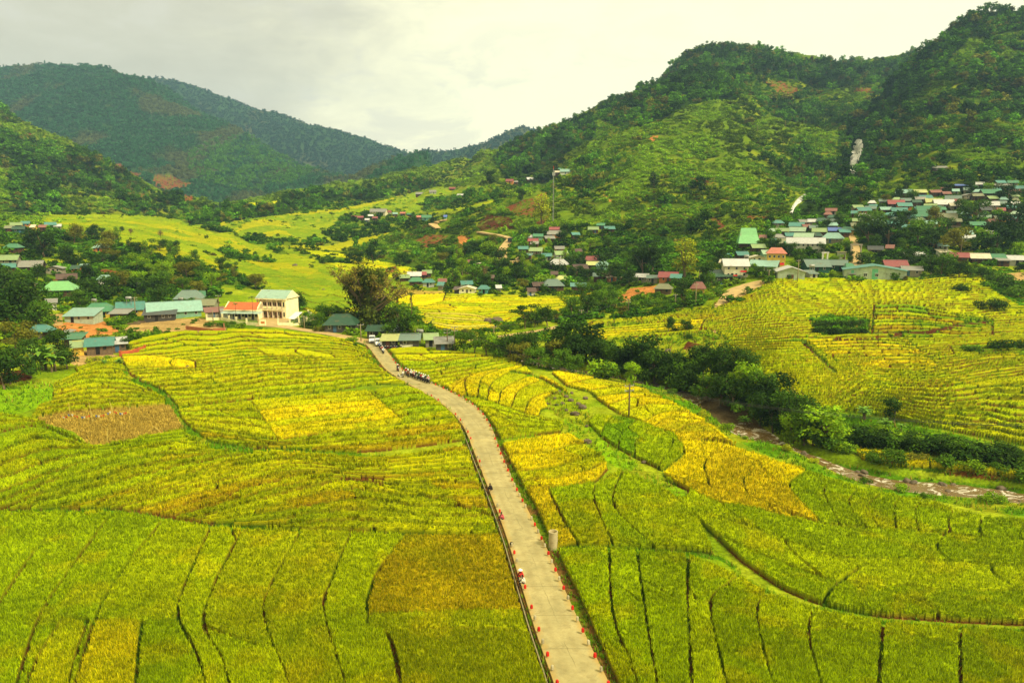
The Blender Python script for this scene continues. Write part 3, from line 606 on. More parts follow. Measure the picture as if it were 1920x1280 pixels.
for k, c in dgr.items():
    m = COV == k
    if m.any():
        v = np.broadcast_to(c, (int(m.sum()), 3)) * (0.78 + 0.5 * n_mid[m] )[:, None]
        if k in (RED, DIRT, ORANGE, DARKSOIL): v = v * (0.75 + 0.5 * fbm(XG[m] / 3, YG_[m] / 1.2, 58, 3))[:, None]
        if k in (RED, DARKSOIL):
            gsh = sstep(0.5, 0.62, n_sml[m] * 0.5 + n_mid[m] * 0.5); v = v * (1 - gsh[:, None]) + srgb(96, 108, 24) * gsh[:, None]
        if k in (MEADOW, LIME, WEED):
            gsh = sstep(0.5, 0.7, n_mid[m]); v = v * (1 - gsh[:, None]) + srgb(146, 150, 24) * gsh[:, None] * 0.9
        GC[m] = v
dr = DRIV < 7
GC = np.where((DRIV < 4.4)[..., None], srgb(84, 70, 42) * (0.6 + 0.8 * n_sml)[..., None], GC)
ez = verge & (XG < 200)
GC = np.where(ez[..., None], mixc(np.broadcast_to(srgb(92, 112, 16), GC.shape), srgb(112, 82, 38), sstep(0.4, 0.6, fbm(XG / 2.5, YG_ / 2.5, 66, 3))), GC)
GC = np.where((ditch & (YG_ < 150))[..., None], srgb(60, 46, 22), GC)
RC = FC * (0.86 + 0.28 * n_mid)[..., None]
RC = mixc(RC, srgb(206, 180, 14), 0.28 * sstep(0.55, 0.75, fbm(XG / 3.2, YG_ / 3.2, 73, 3)))
RC = mixc(RC, srgb(124, 148, 8), 0.35 * sstep(0.52, 0.72, fbm(XG / 14, YG_ / 7, 71, 3)))
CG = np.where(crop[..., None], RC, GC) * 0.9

V = np.stack([XG, YG_, ZT], -1).reshape(-1, 3)
idx = np.arange(NY * NA).reshape(NY, NA)
Q = np.stack([idx[:-1, :-1], idx[:-1, 1:], idx[1:, 1:], idx[1:, :-1]], -1)
cm = crop[:-1, :-1].astype(int) + crop[:-1, 1:] + crop[1:, 1:] + crop[1:, :-1]
isr = cm > 0
def sub_mesh(name, mask, mat):
    q = Q[mask]; used = np.zeros(NY * NA, bool); used[q.ravel()] = True
    re = np.cumsum(used) - 1
    return mesh_np(name, V[used], re[q], mat, CG.reshape(-1, 3)[used], smooth=False)
FARI = int(np.searchsorted(Y1, 4150))
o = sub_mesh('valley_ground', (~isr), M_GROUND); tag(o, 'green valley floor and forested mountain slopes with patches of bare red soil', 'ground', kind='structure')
o.data.polygons.foreach_set('use_smooth', np.ones(len(o.data.polygons), bool))
o = sub_mesh('rice_crop', isr, M_RICE); tag(o, 'ripening yellow green rice standing in the terraced paddies on both sides of the road', 'rice', kind='stuff')
RICE_OBJ = o

# rice leaves and ears standing above the crop, one tuft for every few picture dots, larger with distance
rng = np.random.default_rng(7)
def blades(name, P, col_a, col_b, size, nb, lean, label, cat, fa=0.5, seed=1, wd=0.10):
    """tufts of narrow triangular leaves: P (n,3), size (n,)"""
    r = np.random.default_rng(seed); n = len(P)
    th = r.random((n, nb)) * 6.2832; le = lean * (0.4 + r.random((n, nb))) ; h = size[:, None] * (0.65 + 0.6 * r.random((n, nb)))
    off = size[:, None] * 0.35
    bx = P[:, 0, None] + (r.random((n, nb)) - 0.5) * off * 2; by = P[:, 1, None] + (r.random((n, nb)) - 0.5) * off * 2
    bz = np.broadcast_to(P[:, 2, None], bx.shape)
    w = size[:, None] * wd * (0.7 + 0.8 * r.random((n, nb)))
    cx, sx = np.cos(th), np.sin(th)
    v0 = np.stack([bx - sx * w, by + cx * w, bz - 0.05], -1); v1 = np.stack([bx + sx * w, by - cx * w, bz - 0.05], -1)
    v2 = np.stack([bx + cx * le * h, by + sx * le * h, bz + h], -1)
    VV = np.stack([v0, v1, v2], 2).reshape(-1, 3)
    pick = (r.random((n, nb)) < fa)
    cc = np.where(pick[..., None], col_a[:, None], col_b[:, None]) * (0.62 + 0.76 * r.random((n, nb)))[..., None]
    cols = np.repeat(cc.reshape(-1, 3), 3, 0)
    FF = np.arange(len(VV)).reshape(-1, 3)
    return mesh_np(name, VV, FF, M_BLADE, cols)
pix = rng.random((420000, 2)) * [2520, 950] + [-300, 400]
px, py = pix[:, 0], pix[:, 1]
a = aof(px, py); c = ground_row(a)
hx, hy, hz, ok = hit(px, py)
ri = np.clip(np.searchsorted(Y1, hy), 0, NY - 1)
good = ok & crop[ri, c] & (hy < 520) & (rng.random(len(hy)) < np.where(hy > 170, 0.55, 1.0))
hx, hy, ri, c = hx[good], hy[good], ri[good], c[good]
P = np.stack([hx, hy, ZT[ri, c]], 1)
bc = RC[ri, c] * 0.9
size = 0.34 * np.clip(hy / 75, 0.85, 1.15) * np.where(hy > 170, 0.72, 1.0)
bl = blades('rice_leaves', P, bc * 1.3, bc * 0.3 + srgb(100, 134, 6) * 0.42, size, 5, 0.5, '', '', 0.6, 3)
tag(bl, 'upright leaves and ears of rice over the paddies', 'rice', kind='stuff')
# ------------------------------------------------------------------ mesh kit
class MB:
    """collects verts / faces of one mesh object"""
    def __init__(s): s.v = []; s.f = []; s.m = []; s.mi = 0
    def add(s, V, F):
        b = len(s.v); s.v.extend([tuple(p) for p in V]); s.f.extend([tuple(i + b for i in f) for f in F]); s.m.extend([s.mi] * len(F))
    def box(s, c, d, rz=0.0, taper=1.0):
        x, y, z = d[0] / 2, d[1] / 2, d[2] / 2; t = taper
        P = [(-x, -y, -z), (x, -y, -z), (x, y, -z), (-x, y, -z), (-x * t, -y * t, z), (x * t, -y * t, z), (x * t, y * t, z), (-x * t, y * t, z)]
        cs, sn = math.cos(rz), math.sin(rz)
        s.add([(c[0] + p[0] * cs - p[1] * sn, c[1] + p[0] * sn + p[1] * cs, c[2] + p[2]) for p in P], [(0, 3, 2, 1), (4, 5, 6, 7), (0, 1, 5, 4), (1, 2, 6, 5), (2, 3, 7, 6), (3, 0, 4, 7)])
    def tube(s, pts, rad, n=7, cap=True):
        pts = [Vector(p) for p in pts]
        if not isinstance(rad, (list, tuple)): rad = [rad] * len(pts)
        V = []
        for i, p in enumerate(pts):
            d = (pts[min(i + 1, len(pts) - 1)] - pts[max(i - 1, 0)]).normalized()
            u = d.cross(Vector((0, 0, 1)));
            if u.length < 1e-3: u = d.cross(Vector((0, 1, 0)))
            u.normalize(); w = d.cross(u)
            for k in range(n):
                t = 2 * math.pi * k / n; V.append(p + (u * math.cos(t) + w * math.sin(t)) * rad[i])
        F = [(i * n + k, (i + 1) * n + k, (i + 1) * n + (k + 1) % n, i * n + (k + 1) % n) for i in range(len(pts) - 1) for k in range(n)]
        if cap: F += [tuple(range(n)), tuple(reversed(range((len(pts) - 1) * n, len(pts) * n)))]
        s.add(V, F)
    def lathe(s, prof, n=12, c=(0, 0, 0)):
        V = [(c[0] + r * math.cos(2 * math.pi * k / n), c[1] + r * math.sin(2 * math.pi * k / n), c[2] + z) for r, z in prof for k in range(n)]
        F = [(i * n + k, i * n + (k + 1) % n, (i + 1) * n + (k + 1) % n, (i + 1) * n + k) for i in range(len(prof) - 1) for k in range(n)]
        F += [tuple(reversed(range(n))), tuple(range((len(prof) - 1) * n, len(prof) * n))]
        s.add(V, F)
    def build(s, name, mat, parent=None, smooth=False, col=None, bevel=0.0):
        me = bpy.data.meshes.new(name); me.from_pydata(s.v, [], s.f)
        for m in (mat if isinstance(mat, (list, tuple)) else [mat]): me.materials.append(m)
        me.polygons.foreach_set('material_index', s.m)
        if smooth: me.polygons.foreach_set('use_smooth', [True] * len(me.polygons))
        me.update()
        if bevel:
            bm = bmesh.new(); bm.from_mesh(me); bmesh.ops.remove_doubles(bm, verts=bm.verts, dist=1e-4)
            bmesh.ops.bevel(bm, geom=bm.edges, offset=bevel, segments=2, affect='EDGES'); bm.to_mesh(me); bm.free()
        o = bpy.data.objects.new(name, me); C.objects.link(o)
        if parent is not None: o.parent = parent
        if col is not None: o.color = (col[0], col[1], col[2], 1)
        return o
def thing(name, loc, rz, label, cat, group=None, scale=None):
    o = bpy.data.objects.new(name, None); C.objects.link(o); o.location = loc; o.rotation_euler = (0, 0, rz); o.empty_display_size = 0.3
    if scale is not None: o.scale = scale if not isinstance(scale, (int, float)) else (scale,) * 3
    return tag(o, label, cat, group)
def dup(o, parent=None):
    c = o.copy(); C.objects.link(c)
    if parent is not None: c.parent = parent
    for ch in list(o.children): dup(ch, c)
    return c
ORD = ['first', 'second', 'third', 'fourth', 'fifth', 'sixth', 'seventh', 'eighth', 'ninth', 'tenth', 'eleventh', 'twelfth', 'thirteenth', 'fourteenth', 'fifteenth', 'sixteenth', 'seventeenth', 'eighteenth', 'nineteenth', 'twentieth']
TENS = {2: 'twenty', 3: 'thirty', 4: 'forty', 5: 'fifty', 6: 'sixty', 7: 'seventy', 8: 'eighty'}
def ordinal(i):
    if i < 20: return ORD[i]
    n = i + 1
    if n % 10 == 0: return TENS[n // 10][:-1] + 'ieth'
    return TENS[n // 10] + ' ' + ORD[n % 10 - 1]

def simple_mat(name, col=None, rough=0.7, spec=0.3, noise=3.0, amt=0.25, streak=None, metal=0.0, planks=None, corr=None, stain=None):
    """object-coloured (Object Info colour) or fixed-colour surface with worn patches"""
    m, n, l, b = new_mat(name, rough, spec); b.inputs['Metallic'].default_value = metal
    if col is None:
        oi = n.new('ShaderNodeObjectInfo'); c = oi.outputs['Color']
    else:
        rgb = n.new('ShaderNodeRGB'); rgb.outputs[0].default_value = (col[0], col[1], col[2], 1); c = rgb.outputs[0]
    tcn = n.new('ShaderNodeTexCoord'); geo = n.new('ShaderNodeNewGeometry')
    def scaled(c, f):
        v = n.new('ShaderNodeVectorMath'); v.operation = 'SCALE'; l.new(c, v.inputs[0]); l.new(f, v.inputs['Scale']); return v.outputs[0]
    def rng_(v, a, b_, lo, hi):
        r = n.new('ShaderNodeMapRange'); l.new(v, r.inputs[0]); r.inputs[1].default_value = a; r.inputs[2].default_value = b_; r.inputs[3].default_value = lo; r.inputs[4].default_value = hi; return r.outputs[0]
    nz = n.new('ShaderNodeTexNoise'); nz.inputs['Scale'].default_value = noise; nz.inputs['Detail'].default_value = 6; nz.inputs['Roughness'].default_value = 0.65; l.new(geo.outputs['Position'], nz.inputs['Vector'])
    c = scaled(c, rng_(nz.outputs['Fac'], 0.3, 0.7, 1 - amt, 1 + amt))
    if planks or corr:
        wv = n.new('ShaderNodeTexWave'); wv.wave_type = 'BANDS'; wv.bands_direction = 'X'; wv.inputs['Scale'].default_value = planks or corr; wv.inputs['Distortion'].default_value = 0.15 if planks else 0.0
        l.new(tcn.outputs['Object'], wv.inputs['Vector'])
        c = scaled(c, rng_(wv.outputs['Fac'], 0.0, 0.5 if planks else 1.0, 0.45 if planks else 0.86, 1.05))
        bp = n.new('ShaderNodeBump'); bp.inputs['Strength'].default_value = 0.6; bp.inputs['Distance'].default_value = 0.05; l.new(wv.outputs['Fac'], bp.inputs['Height']); l.new(bp.outputs[0], b.inputs['Normal'])
    if stain is not None:
        n2_ = n.new('ShaderNodeTexNoise'); n2_.inputs['Scale'].default_value = 0.55; n2_.inputs['Detail'].default_value = 7; n2_.inputs['Roughness'].default_value = 0.7; l.new(geo.outputs['Position'], n2_.inputs['Vector'])
        mx = n.new('ShaderNodeMix'); mx.data_type = 'RGBA'; l.new(rng_(n2_.outputs['Fac'], 0.56, 0.72, 0, 0.75), mx.inputs[0]); l.new(c, mx.inputs[6]); mx.inputs[7].default_value = (*stain, 1); c = mx.outputs[2]
    l.new(c, b.inputs['Base Color'])
    return m
M_ROOF = simple_mat('painted_tin_roof', rough=0.45, spec=0.4, noise=1.2, amt=0.16, corr=1.4, stain=tuple(srgb(120, 96, 58)))
M_WALL = simple_mat('plastered_wall', noise=0.9, amt=0.2, stain=tuple(srgb(110, 100, 66)))
M_PLANK = simple_mat('wooden_plank_wall', noise=2.0, amt=0.3, planks=1.1)
M_DARK = simple_mat('dark_opening', col=srgb(28, 26, 18), rough=0.5)
M_GLASS = simple_mat('window_glass', col=srgb(44, 50, 46), rough=0.15, spec=0.6, amt=0.1)
M_CONC = simple_mat('weathered_concrete', col=srgb(132, 118, 78), noise=1.5, amt=0.25, stain=tuple(srgb(96, 88, 58)))
M_OBJ = simple_mat('painted_surface', rough=0.55, noise=4.0, amt=0.15)
M_STEEL = simple_mat('galvanised_steel', col=srgb(150, 148, 130), rough=0.5, metal=0.4, amt=0.15)
M_WOODP = simple_mat('old_wooden_pole', col=srgb(96, 78, 46), noise=3, amt=0.3)
M_ROCK = simple_mat('river_rock', col=srgb(96, 82, 56), noise=1.8, amt=0.45, stain=tuple(srgb(52, 46, 26)))
M_CLOTH = simple_mat('cloth', rough=0.9, spec=0.1, amt=0.15)

# ------------------------------------------------------------------ road, drain, tracks
def road_mat():
    m, n, l, b = new_mat('worn_concrete_road', 0.85, 0.25)
    uv = n.new('ShaderNodeUVMap'); uv.uv_map = 'UV'; sp = n.new('ShaderNodeSeparateXYZ'); l.new(uv.outputs[0], sp.inputs[0])
    geo = n.new('ShaderNodeNewGeometry')
    def mth(op, a, b_=None, clamp=False):
        q = n.new('ShaderNodeMath'); q.operation = op; q.use_clamp = clamp
        for i, v in enumerate((a, b_)):
            if v is None: continue
            if isinstance(v, (int, float)): q.inputs[i].default_value = v
            else: l.new(v, q.inputs[i])
        return q.outputs[0]
    def nse(sc, det=6, vec=None):
        q = n.new('ShaderNodeTexNoise'); q.inputs['Scale'].default_value = sc; q.inputs['Detail'].default_value = det; q.inputs['Roughness'].default_value = 0.65
        l.new(vec if vec is not None else geo.outputs['Position'], q.inputs['Vector']); return q.outputs['Fac']
    def mix(f, a, c):
        q = n.new('ShaderNodeMix'); q.data_type = 'RGBA'
        l.new(f, q.inputs[0])
        for i, v in ((6, a), (7, c)):
            if isinstance(v, tuple): q.inputs[i].default_value = v
            else: l.new(v, q.inputs[i])
        return q.outputs[2]
    def rg(v, a, c, lo=0.0, hi=1.0):
        r = n.new('ShaderNodeMapRange'); l.new(v, r.inputs[0]); r.inputs[1].default_value = a; r.inputs[2].default_value = c; r.inputs[3].default_value = lo; r.inputs[4].default_value = hi; return r.outputs[0]
    t4 = lambda c: (float(c[0]), float(c[1]), float(c[2]), 1)
    base = mix(rg(nse(0.35), 0.35, 0.65), t4(srgb(146, 134, 84)), t4(srgb(176, 160, 102)))
    base = mix(rg(nse(0.9, 8), 0.54, 0.62, 0, 0.35), base, t4(srgb(112, 100, 62)))
    base = mix(rg(nse(3.5), 0.45, 0.75, 0, 0.5), base, t4(srgb(138, 120, 68)))
    # sandy dirt along both edges
    u = sp.outputs[0]; v = sp.outputs[1]
    e = mth('ABSOLUTE', mth('SUBTRACT', u, 0.5))
    e = mth('ADD', e, mth('MULTIPLY', mth('SUBTRACT', nse(0.8), 0.5), 0.34))
    base = mix(rg(e, 0.34, 0.5, 0, 0.9), base, t4(srgb(170, 140, 70)))
    # expansion joints and the long crack
    jt = mth('ABSOLUTE', mth('SUBTRACT', mth('FRACT', mth('MULTIPLY', v, 1 / 5.0)), 0.5))
    base = mix(rg(jt, 0.488, 0.497, 0, 0.55), base, t4(srgb(96, 84, 48)))
    cr = mth('ABSOLUTE', mth('ADD', mth('SUBTRACT', u, 0.52), mth('MULTIPLY', mth('SUBTRACT', nse(0.22, 5), 0.5), 0.22)))
    base = mix(mth('MULTIPLY', rg(cr, 0.004, 0.012, 0.7, 0), rg(nse(0.16, 2), 0.46, 0.56)), base, t4(srgb(112, 98, 56)))
    # wheel-worn darker tracks
    for c0 in (0.3, 0.68):
        w = mth('ABSOLUTE', mth('SUBTRACT', u, c0)); base = mix(mth('MULTIPLY', rg(w, 0.02, 0.11, 1, 0), rg(nse(0.5), 0.35, 0.65, 0, 0.6)), base, t4(srgb(138, 122, 72)))
    l.new(base, b.inputs['Base Color'])
    bp = n.new('ShaderNodeBump'); bp.inputs['Strength'].default_value = 0.3; bp.inputs['Distance'].default_value = 0.05; l.new(nse(6), bp.inputs['Height']); l.new(bp.outputs[0], b.inputs['Normal'])
    return m
M_ROAD = road_mat()
M_TRACK = simple_mat('dusty_earth_track', col=srgb(178, 148, 88), noise=0.5, amt=0.2, stain=tuple(srgb(160, 130, 66)))
def ribbon(name, L, Rr, zoff, mat, nu=6, skirt=0.25):
    """sheet between two world polylines, laid just over the ground"""
    n = min(len(L), len(Rr)); V = []; F = []; UV = []; s = 0
    for i in range(n):
        if i: s += float(np.hypot(*((L[i] + Rr[i]) / 2 - (L[i - 1] + Rr[i - 1]) / 2)))
        c = (L[i] + Rr[i]) / 2; zc = float(max(zat(*q)[0] for q in (c, L[i], Rr[i])))
        for k in range(nu + 1):
            t = k / nu; p = L[i] * (1 - t) + Rr[i] * t
            V.append((p[0], p[1], zc + zoff - (skirt if k in (0, nu) else 0) + 0.04 * (1 - (2 * t - 1) ** 2))); UV.append((t, s))
        # the first and last column hang down as the edge of the slab
        V[-1] = (Rr[i][0], Rr[i][1], zc + zoff - skirt); V[-nu - 1] = (L[i][0], L[i][1], zc + zoff - skirt)
        d = (Rr[i] - L[i]) / max(1e-6, np.hypot(*(Rr[i] - L[i]))) * 0.03
        V[-2] = (Rr[i][0] - d[0], Rr[i][1] - d[1], zc + zoff); V[-nu] = (L[i][0] + d[0], L[i][1] + d[1], zc + zoff)
        UV[-2] = (0.99, s); UV[-nu] = (0.01, s)
    w = nu + 1
    for i in range(n - 1):
        for k in range(nu): F.append((i * w + k, i * w + k + 1, (i + 1) * w + k + 1, (i + 1) * w + k))
    me = bpy.data.meshes.new(name); me.from_pydata(V, [], F); me.materials.append(mat)
    ul = me.uv_layers.new(name='UV'); lv = np.empty(len(me.loops), np.int32); me.loops.foreach_get('vertex_index', lv)
    ul.data.foreach_set('uv', np.array(UV, np.float32)[lv].ravel())
    o = bpy.data.objects.new(name, me); C.objects.link(o); return o
RL2 = np.vstack([[ROAD_L[0] + (ROAD_L[0] - ROAD_L[1]) * 8], ROAD_L]); RR2 = np.vstack([[ROAD_R[0] + (ROAD_R[0] - ROAD_R[1]) * 8], ROAD_R])
tag(ribbon('road', RL2, RR2, 0.2, M_ROAD, 8, 0.5), 'narrow pale concrete road running through the rice fields to the village', kind='structure')
def track(name, pts, wid, label, zoff=0.12, n=6):
    P = np.array([hit1(*p)[:2] for p in smooth_line(pts, n)])
    T = np.gradient(P, axis=0); T /= np.maximum(np.hypot(T[:, 0], T[:, 1]), 1e-6)[:, None]; N = np.stack([-T[:, 1], T[:, 0]], 1)
    w = np.interp(np.linspace(0, 1, len(P)), np.linspace(0, 1, len(wid)), wid)[:, None] / 2 if isinstance(wid, (list, tuple)) else wid / 2
    return tag(ribbon(name, P + N * w, P - N * w, zoff, M_TRACK, 6, 0.9), label, kind='structure')
track('village_road', [(708, 646), (680, 640), (655, 634), (620, 627), (575, 620), (530, 613), (500, 610)], [5.5, 6, 4, 3.4, 3.4, 4, 6], 'sandy road from the sheds to the cream school')
track('school_yard', [(505, 612), (512, 604), (515, 597)], [8, 9, 12], 'paved yard inside the school gate')
track('hill_track', [(985, 478), (968, 490), (950, 492), (940, 484), (943, 470), (950, 458), (957, 450)], [4, 5, 6, 6.5, 5.5, 4.6, 4.5], 'sandy track climbing the slope above the middle hamlet', 0.35)
track('upper_track', [(957, 449), (940, 444), (915, 440), (898, 437)], 4.0, 'sandy track crossing the cut slope', 0.4)
track('knoll_track', [(838, 412), (822, 418), (812, 425), (822, 431)], [3.5, 6, 7, 4], 'pale bend of sandy track on the knoll', 0.4)
track('river_path', [(878, 638), (930, 632), (975, 626), (1020, 619), (1048, 612)], 2.6, 'sandy path beside the creek', 0.1)
track('market_yard', [(1345, 574), (1362, 560), (1385, 545), (1420, 532), (1440, 529)], [2, 4, 8, 9, 5], 'sandy yard and lane beside the white shop', 0.1)
track('village_stair', [(1607, 516), (1606, 500), (1606, 485), (1605, 474), (1600, 450), (1592, 438)], [6, 5, 4.2, 4, 3, 2.5], 'broad concrete stair climbing into the right village', 0.25)
# drain wall along the left of the road
mb = MB()
DL = []
for i in range(len(ROAD_L)):
    t = ROAD_L[min(i + 1, len(ROAD_L) - 1)] - ROAD_L[max(i - 1, 0)]; t = t / np.hypot(*t); DL.append(ROAD_L[i] + np.array([-t[1], t[0]]) * 0.48)
DL = np.array(DL)
DL = DL[DL[:, 1] < 152]
for i in range(len(DL) - 1):
    p, q = DL[i], DL[i + 1]; t = q - p; ln = np.hypot(*t)
    if ln < 0.02: continue
    mb.box(((p[0] + q[0]) / 2, (p[1] + q[1]) / 2, -0.02), (0.10, ln + 0.02, 0.5), math.atan2(t[1], t[0]) - math.pi / 2)
o = mb.build('drain_wall', M_CONC); tag(o, 'thin tan concrete drain wall along the left edge of the road', 'wall')

# ------------------------------------------------------------------ river and waterfalls
def water_mat(name, brown, foam, lo, hi, sc, stretch=(1, 1, 1)):
    m, n, l, b = new_mat(name, 0.18, 0.5)
    geo = n.new('ShaderNodeNewGeometry'); mp = n.new('ShaderNodeMapping'); mp.inputs['Scale'].default_value = stretch; l.new(geo.outputs['Position'], mp.inputs[0])
    nz = n.new('ShaderNodeTexNoise'); nz.inputs['Scale'].default_value = sc; nz.inputs['Detail'].default_value = 8; nz.inputs['Roughness'].default_value = 0.7; nz.inputs['Distortion'].default_value = 1.2; l.new(mp.outputs[0], nz.inputs['Vector'])
    r = n.new('ShaderNodeMapRange'); l.new(nz.outputs['Fac'], r.inputs[0]); r.inputs[1].default_value = lo; r.inputs[2].default_value = hi
    mx = n.new('ShaderNodeMix'); mx.data_type = 'RGBA'; l.new(r.outputs[0], mx.inputs[0]); mx.inputs[6].default_value = (*brown, 1); mx.inputs[7].default_value = (*foam, 1)
    l.new(mx.outputs[2], b.inputs['Base Color'])
    r2 = n.new('ShaderNodeMapRange'); l.new(r.outputs[0], r2.inputs[0]); r2.inputs[3].default_value = 0.12; r2.inputs[4].default_value = 0.8; l.new(r2.outputs[0], b.inputs['Roughness'])
    bp = n.new('ShaderNodeBump'); bp.inputs['Strength'].default_value = 0.8; bp.inputs['Distance'].default_value = 0.25; l.new(nz.outputs['Fac'], bp.inputs['Height']); l.new(bp.outputs[0], b.inputs['Normal'])
    return m
M_RIVER = water_mat('river_water', srgb(112, 88, 46), srgb(232, 224, 192), 0.52, 0.66, 0.5)
M_FALL = water_mat('falling_water', srgb(70, 60, 40), srgb(236, 230, 208), 0.38, 0.55, 0.7, (1, 1, 0.16))
T = np.gradient(RIVER, axis=0); T /= np.hypot(T[:, 0], T[:, 1])[:, None]; N = np.stack([-T[:, 1], T[:, 0]], 1)
V = []; F = []; nu = 14
for i in range(len(RIVER)):
    for k in range(nu + 1):
        p = RIVER[i] + N[i] * (k / nu - 0.5) * 7.6
        V.append((p[0], p[1], -3.75 + 0.16 * float(fbm(np.array(p[0] * 0.8), np.array(p[1] * 0.8), 77, 3) - 0.5) * 2))
w = nu + 1
F = [(i * w + k, i * w + k + 1, (i + 1) * w + k + 1, (i + 1) * w + k) for i in range(len(RIVER) - 1) for k in range(nu)]
o = mesh_np('river', np.array(V), np.array(F), M_RIVER, smooth=True); tag(o, 'shallow brown river with white rapids', kind='structure')
block = np.zeros((RH, RW), bool)          # picture zones kept clear of scattered growth
def keep_clear(P):
    m = poly_mask(P)
    if m is not None: block[m[0], m[1]] |= m[2]
def fall(P_left, P_right, ny, nx, label, lift):
    A, B = resample(P_left, ny), resample(P_right, ny); V = []
    for i in range(ny):
        for k in range(nx):
            t = k / (nx - 1); p = A[i] * (1 - t) + B[i] * t; h = hit1(*p)
            edge = min(k, nx - 1 - k) / (nx * 0.25)
            V.append(h + Vector((0, -1.0, 0.6)).normalized() * (lift * min(1, edge) + 0.25 * random.uniform(-1, 1) - 0.4))
    F = [(i * nx + k, i * nx + k + 1, (i + 1) * nx + k + 1, (i + 1) * nx + k) for i in range(ny - 1) for k in range(nx - 1)]
    o = mesh_np('waterfall', np.array(V), np.array(F), M_FALL, smooth=True); tag(o, label, kind='structure')
    keep_clear([tuple(p) for p in A - [3, 0]] + [tuple(p) for p in B[::-1] + [3, 0]])
    keep_clear([(A[-1][0] - 2, A[-1][1]), (B[-1][0] + 2, B[-1][1]), (B[-1][0] + 2, B[-1][1] + 9), (A[-1][0] - 2, A[-1][1] + 9)])
random.seed(3)
fall([(1604, 262), (1598, 280), (1592, 300), (1588, 328)], [(1617, 263), (1619, 280), (1611, 300), (1603, 327)], 26, 9, 'tall white waterfall in the dark wooded gorge', 1.6)
fall([(1508, 363), (1494, 373), (1485, 386), (1480, 400)], [(1516, 365), (1506, 376), (1493, 387), (1486, 400)], 18, 7, 'short white cascade below the tall waterfall', 1.4)
# ------------------------------------------------------------------ trees
M_LEAF = attr_mat('leaves', noise=((0.6, 0.12),), rough=0.7, spec=0.05, transl=0.25, objvar=1)
M_FLEAF = attr_mat('forest_leaves', noise=(), rough=0.8, spec=0.0, transl=0.18, instancer=True)
M_BARK = simple_mat('bark', col=srgb(104, 86, 54), noise=6, amt=0.35)
def leaves(rr, centres, radii, n, size, up=0.35, flat=1.0, shell=0.55, colvar=0.3, lobevar=0.3, asp=1.7):
    """n leaf clumps (small folded rhombs) spread through the lobes of a crown"""
    K_ = len(centres); wts = np.array([np.prod(r) ** (2 / 3) for r in radii]); wts /= wts.sum()
    li = rr.choice(K_, n, p=wts)
    d = rr.normal(size=(n, 3)); d /= np.linalg.norm(d, axis=1)[:, None]
    rad = (shell + (1 - shell) * rr.random(n)) * (0.8 + 0.35 * rr.random(n))
    c = np.array(centres)[li] + d * np.array(radii)[li] * rad[:, None]
    nrm = d * 0.8 + rr.normal(size=(n, 3)) * 0.55 + [0, 0, up]; nrm /= np.linalg.norm(nrm, axis=1)[:, None]
    t = np.cross(nrm, rr.normal(size=(n, 3))); t /= np.linalg.norm(t, axis=1)[:, None]; b = np.cross(nrm, t)
    s = size * (0.6 + 0.8 * rr.random(n))[:, None]
    v = np.stack([c - t * s * asp * 0.5, c - b * s * 0.5 - nrm * s * 0.12, c + t * s * asp * 0.5, c + b * s * 0.5 - nrm * s * 0.12], 1)
    lv = 1 + lobevar * (rr.random(K_) * 2 - 1)
    col = (lv[li] * (1 + colvar * (rr.random(n) * 2 - 1)))[:, None] * np.array([1, 1, 1.0]) * (1 + 0.12 * rr.normal(size=(n, 1)) * [1, 0.2, 0])
    return v.reshape(-1, 3), np.arange(n * 4).reshape(-1, 4), np.repeat(col, 4, 0)
def crown_lobes(rr, kind):
    L, Rd = [], []
    if kind == 'round':
        for i in range(12):
            t = rr.random() * 6.28; r = 0.28 * math.sqrt(rr.random()); z = 0.26 + 0.56 * rr.random()
            L.append((r * math.cos(t), r * math.sin(t), z)); q = 0.13 + 0.09 * rr.random(); Rd.append((q * 1.15, q * 1.15, q * 0.9))
    elif kind == 'wide':
        for i in range(13):
            t = rr.random() * 6.28; r = 0.46 * math.sqrt(rr.random()); z = 0.34 + 0.5 * rr.random() - 0.25 * r
            L.append((r * math.cos(t), r * math.sin(t), z)); q = 0.12 + 0.09 * rr.random(); Rd.append((q * 1.3, q * 1.3, q * 0.8))
    elif kind == 'tall':
        for i in range(11):
            z = 0.25 + 0.68 * i / 10; r = 0.12 * (1.2 - abs(z - 0.5)); t = rr.random() * 6.28
            L.append((r * math.cos(t), r * math.sin(t), z)); q = 0.09 + 0.07 * (1 - z) + 0.03 * rr.random(); Rd.append((q * 1.1, q * 1.1, q * 1.1))
    elif kind == 'umbrella':
        for i in range(9):
            t = rr.random() * 6.28; r = 0.42 * math.sqrt(rr.random()); z = 0.62 + 0.3 * rr.random() - 0.2 * (i % 3 == 0)
            L.append((r * math.cos(t), r * math.sin(t), z)); q = 0.15 + 0.08 * rr.random(); Rd.append((q * 1.5, q * 1.5, q * 0.4))
    elif kind == 'bush':
        for i in range(9):
            t = rr.random() * 6.28; r = 0.5 * math.sqrt(rr.random()); z = 0.2 + 0.5 * rr.random() * (1 - r)
            L.append((r * math.cos(t), r * math.sin(t), z)); q = 0.2 + 0.12 * rr.random(); Rd.append((q * 1.2, q * 1.2, q))
    elif kind == 'feathery':                 # bamboo-like plumes
        for i in range(16):
            t = rr.random() * 6.28; k = rr.random()
            for j in range(3):
                f = 0.45 + 0.25 * j; L.append((k * 0.42 * f * f * math.cos(t), k * 0.42 * f * f * math.sin(t), f * (1 - 0.25 * k * f))); q = 0.075 + 0.03 * rr.random(); Rd.append((q, q, q * 1.3))
    return L, Rd
